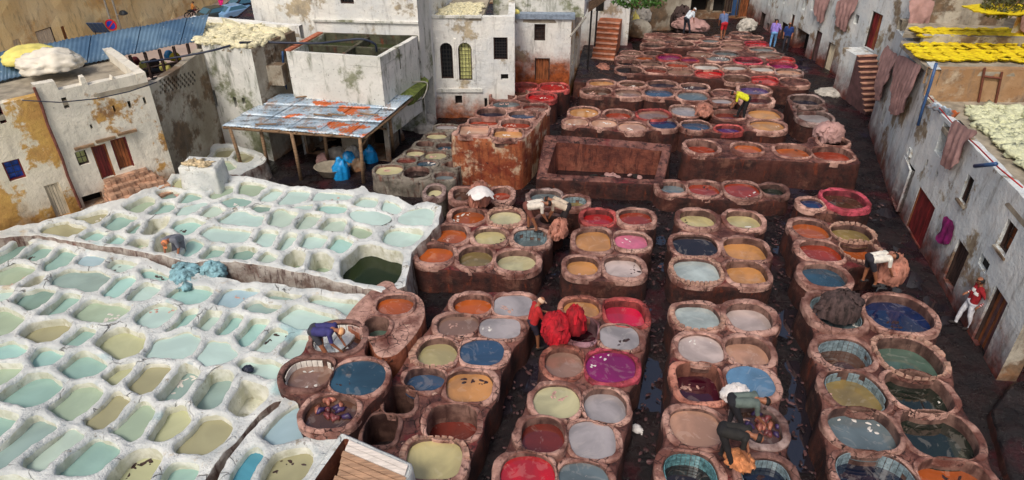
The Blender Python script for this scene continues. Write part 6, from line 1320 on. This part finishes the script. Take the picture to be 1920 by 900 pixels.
# ---- rampart, street, cars far beyond
def beyond():
    ZG = -7.2; W = Wall(at(-60, 175, ZG)[:2], at(430, -3, ZG)[:2]); b = empty('rampart_wall', (*W.P0, ZG), 'high weathered ochre rampart wall along the street at the top left', 'wall')
    facade(b, W, ZG - .3, ZG + 16, [('door', W.rect(66, 60, 108, 84), dict(mat=M['paledoor'])), ('hole', W.rect(22, 76, 42, 88), dict(mat=M['paledoor'], depth=.12)), ('hole', W.rect(112, 50, 128, 72), dict(mat=M['stone'], depth=.15))], M['rampart'], seed=81, sp=1.2, amp=.3).data.transform(Matrix.Translation(-Vector(b.location)))
    for ch in b.children:
        if ch.name.split('.')[0] in ('door', 'window_recess', 'door_recess'): ch.location = -Vector(b.location)
    W2 = Wall(W.P1, W.P1 + np.array((30, 26))); c = empty('rampart_wall', (*W.P1, ZG), 'ochre rampart wall continuing behind the walking figure in pink', 'wall'); facade(c, W2, ZG, ZG + 14, [], M['rampart'], seed=82, sp=1.5, amp=.3).data.transform(Matrix.Translation(-Vector(c.location)))
    mb = MB(); q = [at(-100, 260, ZG), at(520, 80, ZG), at(620, -20, ZG), at(430, -6, ZG), at(-60, 175, ZG)]; mb.add([(p_[0], p_[1], ZG + .01) for p_ in q], [(0, 1, 2, 3, 4)]); tag(mb.build('street', simple('pale_street', C(176, 156, 144), .9, .15, .5)), kind='structure')
    return ZG, W
ZG, WR = beyond()
def car(px, py, rz, col, label, s=1.0):
    p = at(px, py, ZG); r = empty('parked_car', tuple(p), label, 'car', rz=rz); paint = NT('car_paint_' + str(px)); pm = paint.out(col, .25, ior=1.5)
    prof = [(-2.1, .45), (-2.15, .8), (-1.75, .98), (-.95, 1.05), (-.35, 1.45), (1.05, 1.5), (1.75, 1.05), (2.1, .95), (2.12, .45)]
    n = len(prof); V = []; 
    for y, k in ((-.85, 1), (.85, 1)):
        for x, z in prof: V.append((x, y * (.82 if z > 1.1 else 1), z))
    Fc = [tuple(range(n))[::-1], tuple(range(n, 2 * n))] + [(i, (i + 1) % n, n + (i + 1) % n, n + i) for i in range(n)]
    o = mesh_obj('body', V, Fc, pm, r); bv = o.modifiers.new('bevel', 'BEVEL'); bv.width = .09; bv.segments = 3
    gl = NT('car_glass' + str(px)).out(C(70, 110, 130), .08, ior=1.6)
    mesh_obj('windscreen', [(-.98, -.66, 1.08), (-.98, .66, 1.08), (-.42, .58, 1.47), (-.42, -.58, 1.47)], [(0, 1, 2, 3)], gl, r)
    for sgn in (-1, 1): mesh_obj('side_window', [(-.8, sgn * .86, 1.04), (1.5, sgn * .86, 1.06), (1.0, sgn * .74, 1.44), (-.3, sgn * .74, 1.41)], [(0, 1, 2, 3)], gl, r)
    mesh_obj('rear_window', [(1.72, -.62, 1.1), (1.72, .62, 1.1), (1.12, .58, 1.47), (1.12, -.58, 1.47)], [(0, 1, 2, 3)], gl, r)
    for x in (-1.35, 1.35):
        for y in (-.85, .85): mb = MB(); mb.tube([(x, y - .1, .33), (x, y + .1, .33)], .33, 16); w = mb.build('wheel', simple('tyre', C(30, 30, 30), .9), r) if 'tyre' not in bpy.data.materials else mb.build('wheel', bpy.data.materials['tyre'], r)
    for y in (-.6, .6): MB().box((-2.16, y, .72), (.06, .28, .14)).build('headlight', M['glass'], r)
    r.scale = (s, s, s); return r
car(412, 38, -2.2, C(60, 70, 70), 'dark grey parked car, leftmost of the three cars'); car(446, 34, -2.2, C(120, 160, 200), 'pale blue parked car between the dark grey and the black car'); car(468, 22, -2.3, C(26, 26, 30), 'black parked van-like car, rightmost of the three cars', 1.1)
def lamp_posts():
    for (x, yb, lb, lampy) in ((222, 86, 'thin grey pole carrying the no-parking sign', None), (236, 84, 'grey street lamp post with a small lantern on the ochre rampart', 20), (443, 20, 'thin pole at the street edge behind the cars', None)):
        p = at(x, yb, ZG); r = empty('street_lamp' if lampy else 'signpost' if x == 222 else 'pole', tuple(p), lb, 'street lamp' if lampy else 'pole'); MB().tube([(0, 0, 0), (0, 0, 13)], .09, 8).build('pole', M['greypipe'], r)
        if lampy: zq = z_at(p, 24) - ZG; MB().tube([(0, 0, zq - .2), (.6, -.2, zq)], .05, 6).build('arm', M['greypipe'], r); MB().lathe((.75, -.2, zq - .1), [(.35, 0), (.42, .1), (.2, .35), (.02, .4)], 14).build('lantern', M['glass'], r)
        zs = z_at(p, 46) - ZG; zl_ = z_at(p, 24) - ZG
        if x == 222:
            s_ = MB(); s_.tube([(-.0, -.12, zs), (0, -.16, zs)], .52, 28); d = s_.build('sign_disc', simple('sign_red', C(206, 30, 36), .5, .05), r); MB().tube([(0, -.165, zs), (0, -.175, zs)], .38, 28).build('sign_face', simple('sign_blue', C(30, 60, 170), .5, .05), r); a = .7071
            m = Matrix.Rotation(math.radians(45), 4, 'Y').to_3x3(); MB().box((0, -.185, zs), (.11, .015, .8), m).build('sign_bar', bpy.data.materials['sign_red'], r)
    p = at(196, 90, ZG); p[2] = z_at(p, 52) - 1.1; r = empty('solar_panel', tuple(p), 'small tilted blue solar panel at the foot of the rampart', 'solar panel'); Mx = Matrix.Rotation(.6, 3, 'X')
    MB().box((0, 0, 1.1), (1.5, .06, 1.3), Mx).build('panel', M['bluepipe'], r)
    for i in range(4): MB().box(Vector((-.55 + .37 * i, 0, 1.1)) + Mx @ Vector((0, -.04, 0)), (.03, .02, 1.28), Mx).build('cell_line', M['tilemat'], r)
    for s_ in (-.5, .5): MB().tube([(s_, .2, ZG - p[2]), (s_, .2, 1.1)], .04, 6).build('leg', M['iron'], r)
lamp_posts()
# hide heaps and bits on the ground
t_ = simple('dark_fur_hide', C(70, 54, 52), .9, .7, 9, 1.0, stretch=(1, 1, .25)); M['fur'] = t_
M['redhide'] = simple('scarlet_wet_hide', C(172, 14, 32), .85, .6, 5, 1.0, stretch=(1, 1, .3)); M['turqhide'] = simple('turquoise_hide', C(128, 168, 176), .7, .6, 5, 1.0); M['rawhide'] = simple('raw_pink_brown_hide', C(168, 112, 94), .7, .45, 5, 1.0, stretch=(1, 1, .3))
HEAPS = [((1571, 588), 1.05, (.64, .5, .56), 'fur', 'dark furry hide heap overflowing the front right vat', .14, .35), ((1666, 520), .95, (.5, .45, .62), 'rawhide', 'rounded pinkish brown hide heap gripped by the white-shirted man', .18, .3),
 ((1040, 632), .9, (.42, .4, .62), 'redhide', 'scarlet hide bundle in front of the red-clad man, left one', .25, .45), ((1078, 618), 1.0, (.3, .3, .6), 'redhide', 'scarlet hide bundle hanging over the purple-walled vat', .25, .45),
 ((900, 380), 1.0, (.42, .34, .62), 'rawhide', 'tall heap of raw hides between the twin vats, capped by white cloth', .22, .5), ((350, 518), .85, (.85, .45, .26), 'turqhide', 'heap of turquoise hides, left one, on the lime terrace', .3, .5), ((402, 516), .85, (.42, .36, .34), 'turqhide', 'heap of turquoise hides, right one, at the brown pool', .25, .5),
 ((1552, 258), 1.1, (.72, .55, .5), 'hide', 'mauve-brown crumpled hide heap on the vat beside the alley', .28, .5), ((1130, 138), .5, (.55, .42, .4), 'rawhide', 'orange-brown hide bundle below the terracotta stair', .15, .3), ((1196, 66), .1, (.9, .6, .8), 'stone', 'round grey stone-like heap at the far left wall', .12, .1),
 ((1200, 42), .6, (.8, .5, .9), 'greybag', 'pale grey hide heap against the far yard wall', .3, .5), ((1278, 52), .3, (1.3, .7, 1.0), 'fur', 'dark grey furry heap at the far end of the yard', .3, .5), ((1293, 53), .6, (1.2, .6, .5), 'hide', 'pinkish hide heap in front of the dark far heap', .25, .4),
 ((1400, 55), .3, (.7, .5, .5), 'greybag', 'small pale bundle by the far right doors', .3, .4), ((1190, 48), .5, (.4, .3, .7), 'tarpyel', 'upright yellowish sack near the seated far workers', .2, .3), ((1385, 868), 1.0, (.32, .26, .22), 'ginger', 'ginger fluffy hide held by the man in black', .35, .4), ((1378, 745), 1.02, (.34, .3, .26), 'whitecl', 'crumpled white cloth bundle behind the grey-shirted man', .25, .4),
 ((1320, 210), 1.1, (.7, .4, .25), 'rawhide', 'pale folded hides beside the yellow-shirted man', .3, .5), ((1390, 95 + 0), .0, (.01, .01, .01), 'stone', '', 0, 0), ((1560, 175), .0, (.8, .6, .18), 'greybag', 'whitish scrap heap at the foot of the maroon stair', .3, .4), ((1500, 215), .0, (.4, .3, .22), 'purplecloth', 'small purple cloth heap in the alley', .3, .4),
 ((1195, 806), .05, (.16, .12, .08), 'whitecl', 'crumpled white rag on the mud between two blocks', .35, .5), ((466, 694), .95, (.14, .12, .1), 'cable', 'small dark rag on the lime terrace edge', .35, .5), ((1048, 440), .9, (.4, .3, .45), 'rawhide', 'hide strips hanging over the edge of the tiled middle vat', .3, .6), ((1258, 560), 0, (.01, .01, .01), 'stone', '', 0, 0)]
M['ginger'] = simple('ginger_fur', C(200, 130, 84), .9, .4, 8, 1.0); M['whitecl'] = simple('white_cloth', C(226, 220, 216), .8, .15, 5, .6)
for k, ((x, y), z, r, m, lb, am, rd) in enumerate(HEAPS):
    if not lb: continue
    lump('hide_heap' if m not in ('whitecl', 'cable', 'stone', 'purplecloth') else 'cloth_heap', tuple(at(x, y, z)), r, M[m], lb, 'heap', 40 + k, am, 1.4, rz=k, ridge=rd, sub=5 if r[0] > .3 else 3, drape=m != 'stone')
p = at(900, 352, 1.85); vo, T = hide_shape(.42, .34, 77, .07); z = -.25 * (np.hypot(vo[:, 0], vo[:, 1]) / .4) ** 2 * .8 + fbm(n3(vo), 4, 1) * .04; n_ = len(vo)
o = mesh_obj('white_cloth', np.vstack([np.column_stack([vo, z]), np.column_stack([vo, z - .02])]), T.tolist() + (T[:, ::-1] + n_).tolist(), M['whitecl'], smooth=True); o.location = (p[0], p[1], 1.86); tag(o, 'white cloth draped over the tall heap of raw hides', 'cloth')
O_ = ccw(np.array([atxy(*q, .3) for q in ((1858, 770), (1900, 715), (1990, 700), (2040, 930), (1915, 940), (1880, 850))])); terrace(resample(O_, 70) + normals(resample(O_, 70)) * .0, [], lambda q: .3 + fbm(n3(q), 1.4, 2) * .16 + fbm(n3(q), 5, 3) * .06, -.1, M['mud'], M['side'], 'rubble_mound', .14)
# wet rubbish in the mud lanes
r_ = np.random.default_rng(9); lanes = [(900, 560, 1040, 900), (1195, 560, 1262, 900), (1440, 560, 1545, 900), (1010, 350, 1075, 540), (1215, 370, 1275, 545), (1430, 370, 1490, 545), (1600, 330, 1720, 700), (1030, 170, 1085, 240), (1480, 230, 1530, 265)]
regs = []
V = []; Fc = []; bm = bmesh.new(); bmesh.ops.create_icosphere(bm, subdivisions=1, radius=1); S_ = np.array([v.co[:] for v in bm.verts]); Fs = np.array([[v.index for v in f.verts] for f in bm.faces]); bm.free(); q = 0
for (x0, y0, x1, y1) in lanes:
    for _ in range(110):
        p = at(r_.uniform(x0, x1), r_.uniform(y0, y1), .06); s_ = r_.uniform(.015, .05); a = r_.uniform(0, 6.3); A = S_ * (1 + r_.uniform(-.3, .3, (len(S_), 1))) * (s_ * r_.uniform(1, 2.5), s_, s_ * .5)
        V.append(np.column_stack([A[:, 0] * math.cos(a) - A[:, 1] * math.sin(a) + p[0], A[:, 0] * math.sin(a) + A[:, 1] * math.cos(a) + p[1], A[:, 2] + p[2]])); Fc.append(Fs + q * len(S_)); q += 1
tag(mesh_obj('mud_litter', np.vstack(V), np.vstack(Fc).tolist(), M['hidescrap'] if 'hidescrap' in M else simple('hide_scraps', C(84, 56, 56), .5, .9, 3, .8)), 'small scraps of hide and plaster trodden into the muddy lanes', 'litter', kind='stuff')

# ------------------------------------------------------------------ people
def skin_mat(): 
    if 'skin' not in M: M['skin'] = simple('brown_skin', C(150, 96, 68), .55, .12, 9, .05); M['hair'] = simple('black_hair', C(24, 18, 17), .7, .3, 30, .4)
skin_mat(); CM = {}
def cloth(col):
    if col not in CM: CM[col] = simple('cloth_%d_%d_%d' % col, C(*col), .85, .22, 7, .5)
    return CM[col]
def person(px, py, z, heading, label, shirt, trousers, lean=10, hands=None, stride=.12, crouch=0.0, sleeve=.55, legs='long', shoes=(40, 34, 34), hair='hair', cap=None, voxel=.02, fingers=False, scale=1.0, hip=None, dress=False, stripes=False, group=None):
    Vv = lambda *a: np.array(a, float)
    hz = .93 - crouch; a = math.radians(lean); up = Vv(0, math.sin(a), math.cos(a)); fw = Vv(0, math.cos(a), -math.sin(a))
    hips = Vv(0, -.18 * math.sin(a) if lean > 40 else 0, hz); chest = hips + up * .34; neck = hips + up * .53; hd_dir = (up * .75 + fw * .35 if lean < 40 else up * .8 + Vv(0, .1, -.25)); hd_dir /= np.linalg.norm(hd_dir); head = neck + hd_dir * .17
    B = []  # (p0, p1, r0, r1, tag)
    rt = Vv(1, 0, 0)
    for sx in (-1, 1):
        B.append((hips + rt * sx * .085 + up * .02, chest + rt * sx * .09, .105, .115, 'torso')); B.append((chest + rt * sx * .09, chest + up * .12 + rt * sx * .11, .112, .085, 'torso'))
    B.append((hips - up * .02 - rt * .08, hips - up * .02 + rt * .08, .115, .115, 'pelvis')); B.append((neck - up * .04, neck + hd_dir * .08, .055, .05, 'head'))
    B.append((head - hd_dir * .035, head + hd_dir * .03, .078, .092, 'head')); face = fw if lean < 40 else Vv(0, .45, -.9); face = face - hd_dir * np.dot(face, hd_dir); face /= np.linalg.norm(face)
    B.append((head - hd_dir * .05, head - hd_dir * .06 + face * .045, .05, .042, 'head')); B.append((head + face * .085, head + face * .1 - hd_dir * .02, .013, .016, 'head'))
    for sx in (-1, 1): B.append((head + rt * sx * .09, head + rt * sx * .094 - hd_dir * .02, .017, .012, 'head'))
    hands = hands or (Vv(-.24, .08, hz - .1), Vv(.24, .08, hz - .1)); hands = [np.array(h, float) for h in hands]
    for sx, hnd in ((-1, hands[0]), (1, hands[1])):
        sh = neck - up * .06 + rt * sx * .19; d = hnd - sh; L = np.linalg.norm(d); mx = .56
        if L > mx: hnd = sh + d / L * mx; d = hnd - sh; L = mx
        bend = math.sqrt(max(0, .29 ** 2 - (L / 2) ** 2)); side = np.cross(d / L, rt); side = side if side[1] < 0 else -side; el = sh + d / 2 + (side * .8 + rt * sx * .5) / np.linalg.norm(side * .8 + rt * sx * .5) * bend
        B.append((chest + up * .13 + rt * sx * .08, sh, .075, .062, 'torso')); m_ = sh + (el - sh) * sleeve * 1.0
        B.append((sh, el, .058, .044, 'uarm')); B.append((el, hnd, .042, .028, 'farm')); fd = (hnd - el) / np.linalg.norm(hnd - el); pd = np.cross(fd, rt); pd /= np.linalg.norm(pd)
        palm = hnd + fd * .05; B.append((hnd + fd * .01, palm, .03, .034, 'hand'))
        if fingers:
            ax = rt - fd * np.dot(rt, fd); ax /= np.linalg.norm(ax)
            for i in range(4):
                b0 = palm + fd * .03 + ax * (-.03 + .02 * i); ln = (.055, .07, .066, .05)[i]; b1 = b0 + fd * ln * .55 + pd * .006; b2 = b1 + fd * ln * .4 - pd * (.02 * -1)
                B.append((b0, b1, .0105, .0095, 'hand')); B.append((b1, b2, .0095, .008, 'hand'))
            B.append((palm - fd * .02 - ax * sx * .03, palm + fd * .02 - ax * sx * .065, .012, .0095, 'hand'))
        else: B.append((palm, palm + fd * .06, .03, .016, 'hand'))
    for sx in (-1, 1):
        hp = hips + rt * sx * .09 - Vv(0, 0, .04); an = Vv(sx * (.1 + .02), (stride if sx > 0 else -stride), .08); kn = (hp + an) / 2 + Vv(sx * .02, .04 + crouch * .5, .0)
        B.append((hp, kn, .092, .062, 'thigh')); B.append((kn, an + Vv(0, 0, .12), .06, .046, 'shin')); B.append((an + Vv(0, 0, .12), an, .044, .038, 'ankle')); B.append((an + Vv(0, -.03, -.035), an + Vv(sx * .02, .15, -.045), .042, .034, 'foot'))
    if dress:
        for k in range(10): t = k / 10 * 6.283; B.append((hips + Vv(.1 * math.cos(t), .08 * math.sin(t), 0), Vv(.2 * math.cos(t), .17 * math.sin(t), .12), .08, .07, 'torso'))
    bm = bmesh.new()
    for p0, p1, r0, r1, tg in B:
        d = Vector(p1 - p0); L = d.length; q = Vector((0, 0, 1)).rotation_difference(d.normalized()) if L > 1e-6 else None
        ring = []
        N_ = 12; zs = [(-r0, .0), (-r0 * .7, .71 * r0), (0, r0), (L, r1), (L + r1 * .7, .71 * r1), (L + r1, 0)]
        for zz, rr in zs:
            if rr == 0: ring.append([bm.verts.new((q @ Vector((0, 0, zz)) if q else Vector((0, 0, zz))) + Vector(p0))])
            else: ring.append([bm.verts.new((q @ Vector((rr * math.cos(6.2832 * i / N_), rr * math.sin(6.2832 * i / N_), zz))) + Vector(p0)) for i in range(N_)])
        for A, Bb in zip(ring[:-1], ring[1:]):
            for i in range(N_):
                j = (i + 1) % N_
                if len(A) == 1: bm.faces.new((A[0], Bb[j], Bb[i]))
                elif len(Bb) == 1: bm.faces.new((A[i], A[j], Bb[0]))
                else: bm.faces.new((A[i], A[j], Bb[j], Bb[i]))
    me = bpy.data.meshes.new('body_src'); bm.to_mesh(me); bm.free(); tmp = bpy.data.objects.new('body_src', me); COL.objects.link(tmp)
    m = tmp.modifiers.new('r', 'REMESH'); m.mode = 'VOXEL'; m.voxel_size = voxel; m2 = tmp.modifiers.new('s', 'SMOOTH'); m2.iterations = 2; m2.factor = .4
    dg = bpy.context.evaluated_depsgraph_get(); nm = bpy.data.meshes.new_from_object(tmp.evaluated_get(dg)); bpy.data.objects.remove(tmp); bpy.data.meshes.remove(me)
    n = len(nm.vertices); V = np.zeros(n * 3); nm.vertices.foreach_get('co', V); V = V.reshape(-1, 3)
    best = np.full(n, 1e9); who = np.zeros(n, int); along = np.zeros(n)
    for k, (p0, p1, r0, r1, tg) in enumerate(B):
        d = p1 - p0; l = d @ d + 1e-9; t = np.clip(((V - p0) @ d) / l, 0, 1); ds = np.linalg.norm(V - p0 - t[:, None] * d, axis=1) - (r0 + (r1 - r0) * t); b = ds < best; best[b] = ds[b]; who[b] = k; along[b] = t[b]
    tags = [b[4] for b in B]; mats = [M['skin'], cloth(shirt), cloth(trousers), cloth(shoes), cloth((225, 222, 218))]
    def mt(k, t, v):
        g = tags[k]
        if g == 'torso': return 4 if stripes and abs(v[2] - 1.28) < .05 and v[1] > .03 else 1
        if g == 'uarm': return 1 if t < sleeve * 1.6 else 0
        if g == 'farm': return (4 if stripes and .3 < (t * 5) % 1 < .6 else 1) if sleeve > .8 and t < .92 else 0
        if g in ('pelvis',): return 2
        if g == 'thigh': return 2 if legs == 'long' or t < .8 else 0
        if g in ('shin', 'ankle'): return 2 if legs == 'long' else 0
        if g == 'foot': return 3
        return 0
    vm = np.array([mt(k, t, v) for k, t, v in zip(who, along, V)])
    # cloth stands a little proud of the skin
    nv = np.zeros(n * 3); nm.vertices.foreach_get('normal', nv); nv = nv.reshape(-1, 3); V2 = V + nv * (np.where(vm > 0, .008, 0) + np.where(vm > 0, fbm(V, 9, 3) * .010, 0))[:, None]; nm.vertices.foreach_set('co', V2.ravel())
    for q in mats: nm.materials.append(q)
    mi = [int(vm[p.vertices[0]]) for p in nm.polygons]; nm.polygons.foreach_set('material_index', mi); nm.shade_smooth()
    root = empty('person', tuple(at(px, py, z)), label, 'person', group, rz=math.radians(heading)); root.scale = (scale,) * 3
    o = bpy.data.objects.new('body', nm); nm.name = 'body'; COL.objects.link(o); o.parent = root
    bm = bmesh.new(); bmesh.ops.create_icosphere(bm, subdivisions=3, radius=.104)
    q = Vector((0, 0, 1)).rotation_difference(Vector(hd_dir)); HV = np.array([(q @ v.co)[:] for v in bm.verts]); HF = [[v.index for v in f.verts] for f in bm.faces]; bm.free()
    keep = (HV @ hd_dir > -.045) & ~((HV @ face > .045) & (HV @ hd_dir < .045)); HF = [f for f in HF if all(keep[i] for i in f)]; HV = HV * (1 + fbm(HV * 20, 1, 2) * .03)[:, None] + head
    h = mesh_obj('cap' if cap else 'hair', HV, HF, cloth(cap) if cap else M['hair'], root, smooth=True); sm = h.modifiers.new('s', 'SOLIDIFY'); sm.thickness = .015
    if cap: mb = MB(); c = head + hd_dir * .03 + face * .12; mb.add([c - rt * .07 - face * .04, c + rt * .07 - face * .04, c + rt * .05 + face * .05, c - rt * .05 + face * .05], [(0, 1, 2, 3)]); k_ = mb.build('cap_brim', cloth(cap), root); k_.modifiers.new('s', 'SOLIDIFY').thickness = .012
    for sx in (-1, 1):
        e = MB(); e.lathe((0, 0, 0), [(.001, -.009), (.008, -.004), (.009, .0), (.006, .006), (.001, .009)], 8); e.build('eye', M['hair'], root).location = tuple(head + face * .086 + rt * sx * .034 + hd_dir * .012)
    return root
person(1803, 612, .06, 78, 'man standing by the right wall in white trousers, red and black jacket', (150, 26, 34), (226, 226, 236), lean=-4, hands=((-.3, -.05, .95), (.22, .12, 1.05)), sleeve=.95, stripes=True, voxel=.013, fingers=True, stride=.14)
person(1628, 533, .95, -88, 'bent man in a white shirt gripping the brown hide heap', (222, 216, 204), (40, 38, 46), lean=82, hands=((-.14, .52, .35), (.14, .55, .3)), legs='short', voxel=.015, fingers=True)
person(998, 652, .1, -70, 'red-clad man with a pale cap lifting scarlet hides between two blocks', (176, 34, 36), (44, 36, 52), lean=14, hands=((-.16, .46, 1.02), (.16, .46, .98)), legs='short', cap=(226, 190, 160), voxel=.014, fingers=True)
person(1378, 806, .9, -95, 'bent man in a grey-green T-shirt working in the brown vat', (92, 104, 98), (30, 30, 36), lean=84, hands=((-.1, .5, .3), (.14, .6, .22)), voxel=.014, fingers=True)
person(1360, 866, .95, -118, 'bent man in black holding a ginger hide at the bottom of the yard', (34, 32, 30), (26, 24, 26), lean=78, hands=((-.1, .42, .2), (.12, .5, .22)), voxel=.014, fingers=True)
person(612, 672, 1.0, -98, 'bent man in a blue shirt standing inside the white-tiled vat', (56, 54, 110), (60, 62, 70), lean=84, hands=((-.12, .52, .3), (.12, .55, .26)), legs='short', cap=(226, 170, 120), voxel=.016)
person(998, 432, 1.0, -88, 'bent man in a white T-shirt at the tiled middle vat', (216, 206, 192), (120, 70, 60), lean=80, hands=((-.12, .45, .3), (.12, .5, .3)), legs='short', voxel=.018)
person(1052, 432, .8, 75, 'stooping man with a pale shirt bundle right of the white T-shirt man', (200, 182, 160), (44, 38, 40), lean=70, hands=((-.12, .4, .4), (.12, .45, .4)), voxel=.018)
person(1388, 222, 1.0, 78, 'man in a bright yellow shirt bending over a vat', (214, 214, 40), (26, 26, 30), lean=70, hands=((-.16, .5, .4), (.16, .5, .35)), voxel=.018)
person(342, 498, .55, 176, 'stooping man in grey with an orange cap between the lime terraces', (120, 122, 132), (110, 112, 122), lean=66, hands=((-.18, .42, .35), (.18, .42, .35)), cap=(230, 140, 90), voxel=.016)
person(1354, 74, 1.0, 5, 'distant man in blue with red shorts seen from behind', (92, 110, 150), (190, 30, 44), lean=34, hands=((-.2, .35, .7), (.2, .35, .7)), legs='short', voxel=.024)
person(1287, 64, .9, -60, 'distant stooping man in a white shirt by the dark heap', (206, 216, 224), (40, 44, 56), lean=45, hands=((-.2, .3, .6), (.2, .3, .6)), cap=(230, 230, 230), voxel=.024)
person(1447, 90, .0, -20, 'distant man in a lilac shirt at the right doorways', (140, 120, 196), (110, 160, 210), lean=24, hands=((-.2, .2, .8), (.2, .3, 1.0)), sleeve=.95, voxel=.024)
person(1471, 96, .0, 160, 'distant man in a dark blue shirt beside the lilac-shirted man', (34, 60, 120), (40, 40, 52), lean=4, voxel=.024)
person(1160, 68, .3, -60, 'distant seated worker in dark blue at the left of the far wall', (36, 30, 90), (40, 34, 50), lean=30, crouch=.4, voxel=.024)
person(418, 20, ZG, 170, 'walking figure in a bright pink hooded robe on the far street', (226, 30, 130), (226, 30, 130), lean=2, cap=(226, 30, 130), dress=True, sleeve=.95, voxel=.025, stride=.2)
# motorbike and rider on the street
def motorbike():
    p = at(365, 33, ZG); r = empty('motorbike', tuple(p), 'motorbike ridden along the far street behind the blue tin roof', 'motorbike', rz=-.9); dk = bpy.data.materials['tyre']
    for y in (-.65, .65):
        mb = MB(); n = 18
        for k in range(n): a0, a1 = 6.2832 * k / n, 6.2832 * (k + 1) / n; mb.tube([(0, y + .3 * math.cos(a0), .32 + .3 * math.sin(a0)), (0, y + .3 * math.cos(a1), .32 + .3 * math.sin(a1))], .05, 6)
        w = mb.build('wheel', dk, r); mb = MB(); [mb.tube([(0, y, .32), (0, y + .28 * math.cos(k * 1.05), .32 + .28 * math.sin(k * 1.05))], .012, 5) for k in range(6)]; mb.build('spokes', M['iron'], w)
    MB().tube([(0, -.65, .32), (0, -.25, .62), (0, .3, .7), (0, .6, .85), (0, .65, .32)], .05, 8).build('frame', M['iron'], r); MB().tube([(0, -.55, .75), (0, -.1, .78)], [.09, .13], 10).build('seat', dk, r); MB().tube([(0, -.05, .74), (0, .35, .8)], [.13, .1], 10).build('fuel_tank', M['reddoor'], r); MB().tube([(-.3, .45, 1.02), (0, .56, .98), (.3, .45, 1.02)], .02, 6).build('handlebar', M['iron'], r)
motorbike()
person(364, 32, ZG + .05, -50, 'rider in an orange-brown top sitting on the far motorbike', (200, 130, 60), (40, 40, 50), lean=14, crouch=.12, hands=((-.25, .45, 1.0), (.25, .45, 1.0)), voxel=.025)
